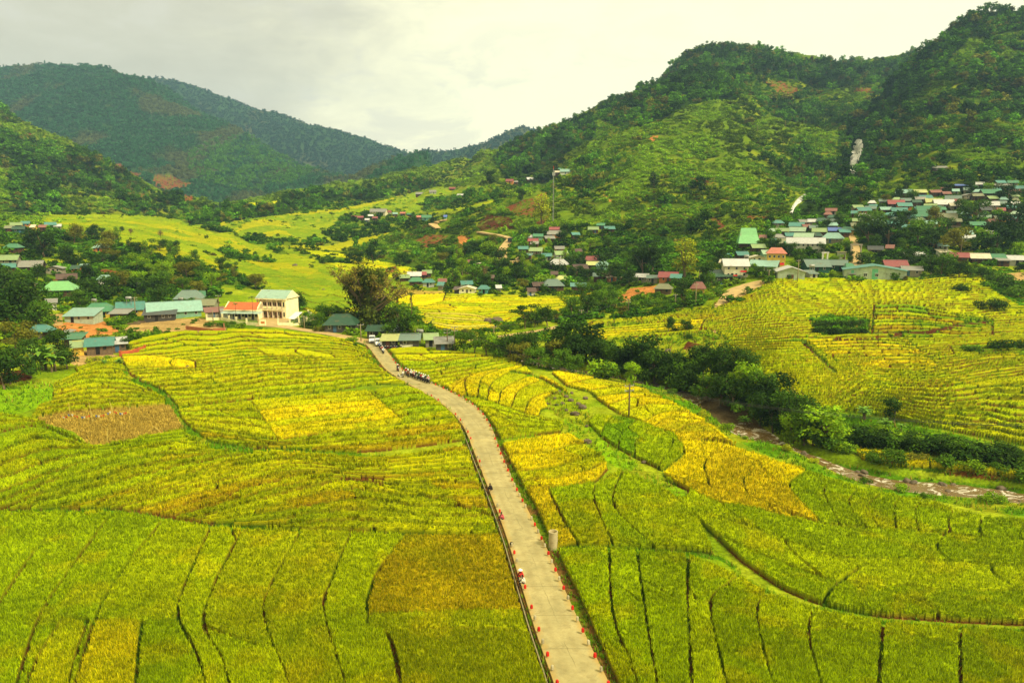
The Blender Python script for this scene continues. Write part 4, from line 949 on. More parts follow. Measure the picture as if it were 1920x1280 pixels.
def tree_meshes(kind, seed, nleaf, lsize, shell=0.55):
    rr = np.random.default_rng(seed)
    L, Rd = crown_lobes(rr, kind)
    V, F, col = leaves(rr, L, Rd, nleaf, lsize, shell=shell)
    oc = mesh_np('crown', V, F, M_LEAF, col); me_c = oc.data; bpy.data.objects.remove(oc)
    mb = MB(); h0 = min(l[2] for l in L)
    top = (0.03 * rr.normal(), 0.03 * rr.normal(), max(0.45, h0 + 0.15))
    mb.tube([(0, 0, -0.08), (0.01, 0, 0.02), (top[0] * 0.5, top[1] * 0.5, top[2] * 0.55), top], [0.034, 0.026, 0.02, 0.012], 7)
    for l in L[:: max(1, len(L) // 6)]:
        s0 = 0.35 + 0.5 * rr.random(); st = (top[0] * s0, top[1] * s0, top[2] * s0)
        mb.tube([st, tuple(st[i] * 0.45 + l[i] * 0.55 + (0.04 if i == 2 else 0) for i in range(3)), l], [0.013, 0.009, 0.004], 5)
    ot = mb.build('trunk', M_BARK, smooth=True); me_t = ot.data; bpy.data.objects.remove(ot)
    return me_t, me_c
TPL = {}
for kind, n_, ls, k in (('round', 1500, 0.036, 3), ('wide', 1900, 0.036, 2), ('tall', 1200, 0.030, 2), ('umbrella', 1100, 0.042, 2), ('bush', 800, 0.07, 3), ('feathery', 1700, 0.030, 2)):
    TPL[kind] = [tree_meshes(kind, 100 + i * 7 + len(kind), n_, ls) for i in range(k)]
LEAFC = {'dark': srgb(56, 82, 15), 'deep': srgb(44, 68, 13), 'mid': srgb(80, 112, 18), 'bright': srgb(124, 156, 16), 'yellow': srgb(160, 166, 24), 'olive': srgb(112, 112, 26), 'brown': srgb(120, 98, 40), 'blue': srgb(60, 100, 36)}
TINTW = {'dark': 'dark green', 'deep': 'very dark green', 'mid': 'mid green', 'bright': 'bright green', 'yellow': 'yellowish green', 'olive': 'olive green', 'brown': 'brownish', 'blue': 'bluish green'}
KINDW = {'round': ('broadleaf_tree', 'round broadleaf tree', 'tree'), 'wide': ('broadleaf_tree', 'spreading broadleaf tree', 'tree'), 'tall': ('slender_tree', 'tall slender tree', 'tree'), 'umbrella': ('umbrella_tree', 'flat topped tree', 'tree'), 'bush': ('bush', 'low bush', 'bush'), 'feathery': ('bamboo_clump', 'feathery bamboo clump', 'bamboo')}
TREES = []          # (kind, tint, px, py, zone) of every single tree, labelled at the end
def zone_tree(px, py):
    if px < 160 and py > 560: return 'among the houses at the left edge'
    if px < 520 and py < 600: return 'on the wooded left slope' if py < 530 else 'behind the lower left village'
    if px < 700: return 'around the big bare crowned tree'
    if px < 860 and py > 590: return 'behind the roadside sheds'
    if py > 600 and px >= 1560: return 'in the right terraces'
    if py > 590 and px < 1560: return 'along the river bank'
    if px < 1240: return 'in the middle hamlet' if py > 480 else 'on the slope above the middle hamlet'
    if py > 500: return 'at the front of the right village'
    return 'among the houses of the right village' if px > 1400 else 'on the slope left of the right village'
def plant(kind, px, py, hpx, tint, wide=1.0, zone=None, hm=None):
    x, y, z, ok = hit(px, py); x, y, z = float(x[0]), float(y[0]), float(z[0])
    h = (hm or hpx * y / FPX) * 1.12
    i = len(TREES); nm, _, cat = KINDW[kind]
    r = thing(nm, (x, y, z), random.random() * 6.28, None, cat, scale=(h * wide, h * wide, h))
    mt, mc = random.choice(TPL[kind])
    col = LEAFC[tint] * (0.85 + 0.3 * random.random())
    for nme, me in (('trunk', mt), ('crown', mc)) if kind != 'bush' else (('stems', mt), ('foliage', mc)):
        c = bpy.data.objects.new(nme, me); C.objects.link(c); c.parent = r; c.color = (*[float(q) for q in col], 1)
    TREES.append((r, kind, tint, px, py, zone or zone_tree(px, py), KINDW[kind][1])); return r
random.seed(11)
GROW = 1.0
def bank(n, a_, b_, off, h0, h1, kinds, tints, seed):
    # trees set out along the stream between two stretches of it
    rr = random.Random(seed)
    for k in range(n):
        i = int((a_ + (b_ - a_) * (k + rr.random() * 0.7) / n) * (len(RIVER) - 1)); q = RIVER[i] + RN[i] * (off + rr.uniform(-1.6, 2.2))
        px_, py_ = project(q[0], q[1], float(zat(q[0], q[1])[0])); kd = rr.choice(kinds)
        plant(kd, float(px_), float(py_), 0, rr.choice(tints), rr.uniform(0.95, 1.25), zone='along the river bank', hm=rr.uniform(h0, h1))
_T = np.gradient(RIVER, axis=0); _T /= np.hypot(_T[:, 0], _T[:, 1])[:, None]; RN = np.stack([-_T[:, 1], _T[:, 0]], 1)
# (kind, foot x, foot y, height in photo dots, tint, spread)
for row in [
 ('umbrella', 985, 617, 44, 'dark', 1.0), ('round', 1026, 612, 40, 'dark', 1.1), ('round', 1003, 614, 34, 'deep', 1.0), ('bush', 950, 622, 18, 'mid', 1.2), ('bush', 968, 616, 14, 'bright', 1.3),
 ('wide', 1090, 672, 78, 'deep', 1.1), ('round', 1058, 668, 62, 'dark', 1.0), ('round', 1118, 676, 56, 'dark', 1.1), ('round', 1150, 690, 48, 'mid', 1.1), ('round', 1040, 682, 48, 'olive', 1.2), ('wide', 1010, 690, 44, 'mid', 1.0), ('round', 1172, 702, 62, 'deep', 1.1), ('round', 1196, 712, 84, 'deep', 0.95),
 ('wide', 1226, 720, 82, 'dark', 0.9), ('round', 1252, 732, 78, 'deep', 1.0), ('round', 1276, 736, 72, 'mid', 1.0), ('wide', 1300, 744, 66, 'dark', 1.0), ('round', 1326, 752, 62, 'mid', 1.1), ('round', 1350, 762, 62, 'dark', 1.1), ('round', 1376, 774, 66, 'dark', 1.1), ('wide', 1402, 786, 62, 'mid', 1.0),
 ('round', 1424, 800, 64, 'dark', 1.1), ('round', 1448, 812, 74, 'deep', 1.0), ('tall', 1466, 818, 76, 'dark', 1.3), ('round', 1488, 822, 84, 'dark', 0.9), ('tall', 1508, 826, 78, 'dark', 1.4), ('round', 1524, 836, 66, 'dark', 1.0), ('round', 1486, 842, 66, 'bright', 0.95), ('round', 1546, 838, 46, 'mid', 1.1), ('bush', 1570, 846, 34, 'mid', 1.2),
 ('bush', 1600, 830, 30, 'dark', 1.4), ('bush', 1640, 838, 32, 'mid', 1.4), ('bush', 1680, 838, 28, 'dark', 1.4), ('bush', 1720, 842, 30, 'dark', 1.5), ('bush', 1760, 850, 30, 'deep', 1.4), ('bush', 1800, 856, 30, 'dark', 1.3), ('bush', 1840, 862, 34, 'deep', 1.3), ('bush', 1880, 868, 34, 'dark', 1.3), ('bush', 1916, 872, 34, 'deep', 1.2), ('bush', 1625, 812, 22, 'mid', 1.4), ('bush', 1700, 826, 24, 'bright', 1.3), ('bush', 1760, 838, 24, 'mid', 1.4), ('bush', 1830, 850, 26, 'mid', 1.4), ('bush', 1895, 858, 26, 'dark', 1.4),
 ('round', 870, 660, 40, 'mid', 1.2), ('wide', 890, 664, 46, 'mid', 1.0), ('round', 912, 668, 40, 'bright', 1.2), ('round', 936, 672, 42, 'mid', 1.2), ('round', 958, 678, 50, 'dark', 1.0), ('wide', 982, 684, 48, 'olive', 1.0), ('round', 1000, 668, 50, 'dark', 1.0), ('bush', 846, 660, 16, 'mid', 1.4), ('bush', 880, 630, 18, 'olive', 1.4), ('round', 975, 660, 40, 'mid', 1.1),
 ('round', 1072, 592, 36, 'mid', 1.1), ('round', 1102, 588, 42, 'dark', 1.1), ('wide', 1136, 582, 46, 'mid', 0.9), ('round', 1092, 560, 30, 'mid', 1.1), ('round', 1128, 560, 36, 'mid', 1.1), ('round', 1152, 572, 30, 'mid', 1.2), ('bush', 1175, 578, 16, 'mid', 1.6), ('bush', 1200, 576, 14, 'bright', 1.6), ('bush', 1225, 574, 14, 'mid', 1.6), ('bush', 1250, 574, 14, 'mid', 1.6), ('bush', 1276, 572, 14, 'dark', 1.6),
 ('round', 1253, 624, 33, 'dark', 0.9), ('round', 1288, 622, 26, 'dark', 1.2), ('bush', 1289, 636, 14, 'dark', 1.0), ('bush', 1267, 622, 10, 'dark', 0.8), ('round', 1676, 792, 46, 'deep', 1.0), ('bush', 1856, 580, 26, 'dark', 1.5), ('bush', 1806, 548, 18, 'dark', 1.6), ('bush', 1540, 626, 17, 'dark', 1.5), ('bush', 1558, 627, 18, 'deep', 1.5), ('bush', 1576, 628, 17, 'deep', 1.5), ('bush', 1594, 628, 18, 'dark', 1.5), ('bush', 1612, 628, 16, 'deep', 1.5), ('bush', 1534, 614, 15, 'dark', 1.4), ('bush', 1554, 612, 15, 'deep', 1.4), ('bush', 1574, 612, 15, 'dark', 1.4), ('bush', 1594, 612, 15, 'deep', 1.4), ('bush', 1614, 612, 15, 'dark', 1.4),
 ('bush', 1870, 530, 24, 'mid', 1.5), ('bush', 1890, 545, 28, 'dark', 1.5), ('bush', 1912, 556, 28, 'mid', 1.4), ('bush', 1850, 520, 20, 'mid', 1.5), ('bush', 1820, 662, 18, 'mid', 1.6), ('bush', 1880, 658, 26, 'dark', 1.6), ('bush', 1915, 656, 24, 'dark', 1.6), ('bush', 1495, 645, 14, 'bright', 1.5), ('bush', 1420, 690, 12, 'dark', 1.8),
 ('tall', 752, 640, 56, 'dark', 1.6), ('round', 770, 642, 48, 'mid', 1.0), ('round', 788, 644, 34, 'bright', 1.1), ('round', 728, 640, 34, 'mid', 1.2), ('wide', 618, 612, 50, 'mid', 0.9), ('wide', 645, 614, 46, 'dark', 1.0), ('round', 592, 616, 30, 'mid', 1.1), ('round', 556, 586, 40, 'deep', 0.9), ('bush', 578, 614, 18, 'mid', 1.4), ('bush', 600, 622, 14, 'olive', 1.4), ('bush', 660, 642, 14, 'bright', 1.3), ('bush', 672, 650, 12, 'mid', 1.3),
 ('wide', 10, 640, 120, 'deep', 0.85), ('round', 40, 600, 80, 'dark', 1.1), ('round', 76, 622, 66, 'mid', 1.1), ('wide', 20, 720, 90, 'dark', 0.9), ('wide', 30, 660, 66, 'olive', 0.9), ('round', 62, 672, 46, 'dark', 1.1), ('round', 104, 672, 54, 'dark', 1.1), ('round', 84, 694, 36, 'mid', 1.0), ('round', 126, 692, 46, 'dark', 1.2), ('tall', 58, 708, 34, 'bright', 1.6), ('round', 8, 730, 60, 'deep', 1.1), ('round', 236, 658, 26, 'dark', 1.0), ('bush', 178, 680, 16, 'yellow', 1.4), ('bush', 200, 676, 12, 'bright', 1.4), ('bush', 216, 608, 18, 'bright', 1.5), ('bush', 240, 604, 16, 'mid', 1.5), ('bush', 400, 612, 12, 'mid', 1.8), ('bush', 430, 612, 12, 'mid', 1.8),
 ('round', 268, 556, 26, 'deep', 0.8), ('round', 296, 574, 34, 'dark', 1.2), ('round', 356, 566, 18, 'mid', 1.0), ('round', 205, 560, 50, 'dark', 1.1), ('round', 165, 560, 44, 'dark', 1.1), ('wide', 235, 550, 46, 'olive', 1.0), ('round', 150, 575, 36, 'mid', 1.2), ('round', 40, 540, 40, 'mid', 1.2), ('round', 70, 530, 36, 'dark', 1.2), ('round', 20, 560, 60, 'dark', 1.1), ('round', 55, 575, 44, 'dark', 1.1), ('round', 130, 500, 44, 'dark', 1.1), ('round', 170, 528, 36, 'deep', 1.0), ('tall', 60, 468, 34, 'deep', 2.0), ('tall', 82, 482, 44, 'deep', 1.8), ('round', 140, 455, 36, 'olive', 1.2), ('round', 175, 442, 20, 'deep', 1.0), ('round', 192, 442, 14, 'dark', 1.0), ('round', 230, 436, 12, 'dark', 1.0),
 ('round', 700, 496, 36, 'deep', 1.0), ('round', 672, 496, 28, 'deep', 1.2), ('round', 655, 494, 22, 'dark', 1.2), ('round', 750, 498, 28, 'dark', 1.1), ('round', 608, 496, 16, 'mid', 1.4), ('round', 730, 510, 10, 'dark', 1.2), ('wide', 786, 518, 24, 'deep', 1.0), ('round', 743, 528, 18, 'deep', 1.0), ('wide', 1142, 530, 44, 'dark', 1.0),
 ('tall', 1226, 352, 26, 'deep', 1.4), ('round', 915, 345, 24, 'deep', 1.2), ('round', 980, 378, 22, 'deep', 1.1), ('tall', 1015, 420, 50, 'yellow', 1.2), ('tall', 1283, 520, 66, 'yellow', 1.3), ('wide', 1205, 520, 62, 'dark', 0.9), ('wide', 1175, 512, 44, 'mid', 1.0), ('round', 1180, 536, 30, 'dark', 1.2), ('feathery', 1222, 518, 56, 'dark', 1.2),
 ('round', 1277, 560, 38, 'dark', 1.25), ('round', 1335, 545, 36, 'mid', 1.1), ('round', 1320, 535, 40, 'dark', 1.1), ('round', 1350, 500, 36, 'dark', 1.1), ('round', 1440, 522, 22, 'mid', 1.2), ('round', 1425, 520, 24, 'dark', 1.1), ('round', 1478, 526, 12, 'mid', 1.1), ('round', 1464, 524, 10, 'mid', 1.0), ('bush', 1350, 552, 18, 'mid', 1.5), ('bush', 1330, 560, 16, 'bright', 1.5), ('round', 1765, 520, 44, 'mid', 1.2), ('round', 1745, 516, 32, 'dark', 1.2), ('round', 1798, 522, 34, 'dark', 1.2), ('round', 1820, 524, 26, 'mid', 1.3), ('round', 1840, 522, 24, 'dark', 1.3), ('round', 1912, 510, 18, 'deep', 1.3), ('round', 1780, 514, 30, 'mid', 1.1),
 ('wide', 1628, 462, 52, 'dark', 1.0), ('wide', 1665, 462, 56, 'deep', 1.0), ('wide', 1720, 462, 58, 'mid', 1.1), ('wide', 1745, 470, 46, 'dark', 1.1), ('wide', 1800, 480, 58, 'olive', 1.0), ('wide', 1868, 474, 64, 'deep', 1.1), ('wide', 1830, 418, 46, 'mid', 1.1), ('round', 1775, 440, 30, 'dark', 1.2), ('round', 1755, 420, 34, 'olive', 1.2), ('round', 1700, 420, 30, 'dark', 1.2), ('round', 1650, 432, 34, 'mid', 1.2), ('round', 1620, 440, 40, 'mid', 1.1), ('wide', 1905, 430, 60, 'deep', 1.0), ('wide', 1890, 376, 34, 'deep', 1.1), ('round', 1710, 380, 24, 'mid', 1.2), ('round', 1680, 376, 24, 'deep', 1.2), ('round', 1660, 384, 20, 'olive', 1.2), ('round', 1850, 350, 18, 'dark', 1.2), ('round', 1818, 358, 20, 'dark', 1.2), ('round', 1775, 364, 22, 'deep', 1.2), ('round', 1572, 424, 24, 'dark', 1.2), ('round', 1552, 432, 22, 'dark', 1.2), ('round', 1585, 474, 22, 'mid', 1.2), ('round', 1545, 478, 22, 'dark', 1.2), ('round', 1480, 480, 24, 'dark', 1.2), ('round', 1455, 472, 28, 'dark', 1.2), ('round', 1425, 465, 16, 'mid', 1.2), ('round', 1412, 490, 20, 'mid', 1.2), ('round', 1500, 492, 30, 'mid', 0.9), ('round', 1448, 455, 22, 'mid', 1.2), ('round', 1850, 470, 26, 'mid', 1.2), ('round', 1690, 468, 20, 'dark', 1.3), ('round', 1905, 480, 30, 'bright', 1.1), ('round', 1820, 470, 22, 'mid', 1.2)]:
    k_, px_, py_, h_, t_, w_ = row
    plant(k_, px_, py_, h_, t_, w_)
bank(28, 0.08, 0.50, 7.0, 5.5, 9.0, ['round', 'round', 'wide'], ['dark', 'deep', 'mid', 'dark', 'bright'], 41)
bank(20, 0.02, 0.50, 5.8, 2.0, 4.0, ['bush'], ['dark', 'mid', 'bright', 'mid'], 42)
bank(10, 0.03, 0.26, -7.0, 3.5, 6.0, ['round', 'bush'], ['mid', 'dark', 'bright'], 43)
bank(12, 0.5, 0.9, 7.5, 1.4, 2.6, ['bush'], ['mid', 'bright', 'mid', 'olive'], 44)
bank(14, 0.30, 0.95, -6.8, 0.7, 1.6, ['bush'], ['bright', 'mid', 'yellow'], 45)
def bush_row(pts, n, hp, tints, seed):
    P_ = resample(pts, n); rr = random.Random(seed)
    for i_, q in enumerate(P_): plant(rr.choice(['bush', 'bush', 'bush', 'round']), q[0] + rr.uniform(-6, 6), q[1] + rr.uniform(-3, 3), hp * rr.uniform(0.75, 1.25), rr.choice(tints), rr.uniform(1.1, 1.5), zone='in the right terraces')
bush_row([(1560, 832), (1640, 838), (1720, 848), (1800, 861), (1930, 878)], 16, 42, ['dark', 'deep', 'mid', 'dark'], 61)
bush_row([(1555, 822), (1640, 829), (1740, 840), (1840, 858), (1930, 872)], 16, 32, ['dark', 'mid', 'bright', 'dark'], 62)
bush_row([(1420, 760), (1500, 790), (1570, 808), (1660, 818), (1760, 834)], 10, 22, ['mid', 'bright', 'dark'], 63)
def fill_zone(poly, n, kinds, tints, h0, h1, seed, avoid=10):
    """single trees spread through a traced zone"""
    rr = random.Random(seed); P = np.array(poly); m = poly_mask(poly); got = []
    ysx = np.argwhere(m[2]); k = 0
    while len(got) < n and k < 6000:
        k += 1; q = ysx[rr.randrange(len(ysx))]; px_, py_ = q[1] + m[1].start + RX0, q[0] + m[0].start + RY0
        if any(abs(px_ - a_) < avoid * 1.3 and abs(py_ - b_) < avoid * 0.6 for a_, b_ in got) or block[py_, px_ - RX0]: continue
        got.append((px_, py_)); plant(rr.choice(kinds), px_, py_, 0, rr.choice(tints), rr.uniform(0.9, 1.3), hm=rr.uniform(h0, h1))
# ------------------------------------------------------------------ houses
RC_ = {'teal': srgb(64, 146, 118), 'paleteal': srgb(138, 188, 152), 'green': srgb(60, 142, 78), 'dkgreen': srgb(42, 92, 52), 'lime': srgb(150, 178, 78), 'brightgreen': srgb(122, 204, 88), 'olive': srgb(136, 136, 74), 'grey': srgb(150, 144, 116), 'greygreen': srgb(112, 138, 108), 'dkgrey': srgb(74, 76, 62),
       'white': srgb(206, 202, 178), 'cream': srgb(228, 210, 150), 'red': srgb(168, 60, 42), 'rust': srgb(156, 84, 48), 'orange': srgb(214, 104, 44), 'brown': srgb(98, 66, 42), 'blue': srgb(70, 110, 190), 'palegreen': srgb(160, 192, 132), 'yellowlime': srgb(196, 198, 70)}
for _k in RC_: RC_[_k] = (RC_[_k] * 0.72 + RC_[_k].mean() * 0.28) * 0.82
RW_ = {'teal': 'teal', 'paleteal': 'pale teal', 'green': 'green', 'dkgreen': 'dark green', 'lime': 'lime green', 'brightgreen': 'bright light green', 'olive': 'olive', 'grey': 'grey', 'greygreen': 'grey green', 'dkgrey': 'dark grey', 'white': 'whitish', 'cream': 'cream', 'red': 'red', 'rust': 'rusty', 'orange': 'orange tiled', 'brown': 'dark brown', 'blue': 'blue', 'palegreen': 'pale green', 'yellowlime': 'yellow lime'}
WC_ = {'wood': srgb(96, 68, 40), 'grey': srgb(150, 142, 112), 'yellow': srgb(232, 188, 60), 'cream': srgb(240, 228, 176), 'white': srgb(226, 222, 196), 'mint': srgb(140, 186, 142), 'orange': srgb(206, 128, 62), 'dkgreen': srgb(36, 86, 62), 'palegreen': srgb(186, 198, 158), 'dkgrey': srgb(74, 70, 58), 'teal': srgb(100, 166, 140), 'concrete': srgb(160, 148, 116), 'plank': srgb(126, 104, 72)}
for _k in WC_: WC_[_k] = WC_[_k] * (0.66 if _k == 'white' else 0.76)
WW_ = {'wood': 'brown wooden', 'grey': 'grey walled', 'yellow': 'yellow walled', 'cream': 'cream walled', 'white': 'white walled', 'mint': 'mint walled', 'orange': 'orange walled', 'dkgreen': 'dark green walled', 'palegreen': 'pale walled', 'dkgrey': 'dark walled', 'teal': 'teal walled', 'concrete': 'bare concrete', 'plank': 'grey plank'}
HOUSES = []
def zone_house(px, py):
    if px < 420 and py < 480: return 'at left slope top'
    if px < 260 and py < 562: return 'on the middle left slope'
    if px < 260 and py > 625: return 'at far left corner'
    if px < 440: return 'in lower left village'
    if px < 660 and py > 560: return 'by the big tree'
    if 660 < px < 860 and py > 600: return 'at the road end'
    if px < 850 and py < 470: return 'on the far knoll'
    if px < 1080 and py < 420: return 'on far middle hillside'
    if px < 850: return 'behind the middle fields'
    if px < 1180: return 'in upper middle hamlet' if py < 512 else 'in lower middle hamlet'
    if px < 1345: return 'by the orange slope'
    if px < 1600: return 'in right village front' if py > 460 else 'in right village left rows'
    if py > 455: return 'in right village bottom row'
    return 'in right village top rows' if py < 396 else 'in right village middle rows'
def prism_roof(mb, w, d, zb, rise, over, th, typ):
    """roof slabs with thickness; typ g: ridge across the view, f: gable to the viewer, h: hipped, s: lean-to, k: flat slab"""
    W, D = w / 2 + over, d / 2 + over
    if typ == 'g':
        top = [(-W, -D, zb), (W, -D, zb), (W, 0, zb + rise), (-W, 0, zb + rise), (W, D, zb), (-W, D, zb)]; fs = [(0, 1, 2, 3), (3, 2, 4, 5)]
    elif typ == 'f':
        top = [(-W, -D, zb), (0, -D, zb + rise), (0, D, zb + rise), (-W, D, zb), (W, -D, zb), (W, D, zb)]; fs = [(0, 1, 2, 3), (1, 4, 5, 2)]
    elif typ == 'h':
        r = W * 0.5
        top = [(-W, -D, zb), (W, -D, zb), (W, D, zb), (-W, D, zb), (-r, 0, zb + rise), (r, 0, zb + rise)]; fs = [(0, 1, 5, 4), (1, 2, 5), (2, 3, 4, 5), (3, 0, 4)]
    elif typ == 's':
        top = [(-W, -D, zb), (W, -D, zb), (W, D, zb + rise), (-W, D, zb + rise)]; fs = [(0, 1, 2, 3)]
    else:
        top = [(-W, -D, zb), (W, -D, zb), (W, D, zb), (-W, D, zb)]; fs = [(0, 1, 2, 3)]
    n = len(top); V = top + [(x, y, z - th) for x, y, z in top]
    edges = {}
    for f in fs:
        for i in range(len(f)): edges.setdefault(frozenset((f[i], f[(i + 1) % len(f)])), []).append((f[i], f[(i + 1) % len(f)]))
    F = list(fs) + [tuple(reversed([i + n for i in f])) for f in fs] + [(b, a, a + n, b + n) for es in edges.values() if len(es) == 1 for a, b in es]
    mb.add(V, F)
def wall_shell(mb, w, d, h, rise, typ, foot=1.6):
    x, y = w / 2, d / 2
    V = [(-x, -y, -foot), (x, -y, -foot), (x, y, -foot), (-x, y, -foot), (-x, -y, h), (x, -y, h), (x, y, h), (-x, y, h)]
    F = [(0, 1, 5, 4), (1, 2, 6, 5), (2, 3, 7, 6), (3, 0, 4, 7)]
    if typ == 'g': V += [(-x, 0, h + rise * 0.97), (x, 0, h + rise * 0.97)]; F += [(7, 4, 8), (5, 6, 9)]
    elif typ == 'f': V += [(0, -y, h + rise * 0.97), (0, y, h + rise * 0.97)]; F += [(4, 5, 8), (6, 7, 9)]
    elif typ == 's': V[6] = (x, y, h + rise); V[7] = (-x, y, h + rise)
    mb.add(V, F)
def house(px, py, wpx, roof, wall='wood', typ='g', rot=None, hw=None, depth=None, label=None, nwin=None, floors=1, name='house', rise=None, over=0.6, front=True, zone=None):
    p = hit1(px, py); u = p.y / FPX
    w = wpx * u / (1.06 if typ in 'gh' else 1.0) - 2 * over * 0.7; w = max(w, 1.6)
    d = depth or max(4.2, min(8.5, 0.85 * w)); h = hw or (2.05 if w > 3.5 else 1.8) * floors
    rs = rise or (d if typ != 'f' else w) * (0.36 if typ != 'f' else 0.17)
    if typ == 's': rs = rise or 0.24 * d
    if typ == 'k': rs = 0
    rz = R(random.uniform(-16, 16)) if rot is None else R(rot)
    face = math.atan2(-p.x, p.y)                  # square on to the camera's bearing
    rz += face * 0.6
    o = thing(name, (p.x + math.sin(-rz) * 0 , p.y + d / 2, p.z + 0.25), rz, None, 'house' if name == 'house' else name.replace('_', ' '))
    mb = MB(); wall_shell(mb, w, d, h, rs, typ)
    wm = M_PLANK if wall in ('wood', 'plank') else M_WALL
    wl_o = mb.build('wall', wm, o, col=WC_[wall] * random.uniform(0.9, 1.1))
    mb = MB(); prism_roof(mb, w, d, h + 0.03, rs, over, 0.09, typ)
    mb.build('roof', M_ROOF if typ != 'k' else M_CONC, o, col=RC_[roof] * random.uniform(0.88, 1.1))
    if typ in 'gh' and w > 4 and roof not in ('orange',):
        mb = MB(); L = (w / 2 + over) * (1 if typ == 'g' else 0.5); mb.tube([(-L, 0, h + rs + 0.03), (L, 0, h + rs + 0.03)], 0.12, 6); mb.build('ridge_cap', M_ROOF, o, col=RC_[roof] * 0.8)
    if front and w > 2.4:
        y = -d / 2
        dx = random.uniform(-0.25, 0.25) * w
        mb = MB(); mb.box((dx, y - 0.015, 0.95), (0.9, 0.07, 1.9)); mb.build('door', M_DARK if random.random() < 0.5 else M_OBJ, o, col=random.choice([srgb(96, 58, 36), srgb(60, 92, 110), srgb(90, 84, 70)]))
        n = nwin if nwin is not None else max(1, int(w / 2.8))
        for fl in range(floors):
            for k in range(n):
                wx = (k + 0.5) / n * w - w / 2
                if fl == 0 and abs(wx - dx) < 1.0: wx += 1.15 if wx >= dx else -1.15
                if abs(wx) > w / 2 - 0.4: continue
                z0 = 1.45 + fl * h / floors
                mb = MB(); mb.box((wx, y - 0.012, z0), (0.86, 0.05, 0.95)); fr = mb.build('window', M_OBJ, o, col=srgb(206, 198, 168) if wall not in ('wood', 'plank') else srgb(92, 66, 40))
                mb = MB(); mb.box((wx, y - 0.03, z0), (0.7, 0.05, 0.8)); mb.build('pane', M_GLASS, fr)
    HOUSES.append((o, roof, wall, px, py, typ, label, zone or zone_house(px, py), wpx, floors))
    keep_clear([(px - wpx * 0.55, py - h / u * 0.9), (px + wpx * 0.55, py - h / u * 0.9), (px + wpx * 0.55, py + 2), (px - wpx * 0.55, py + 2)])
    return o
random.seed(21)
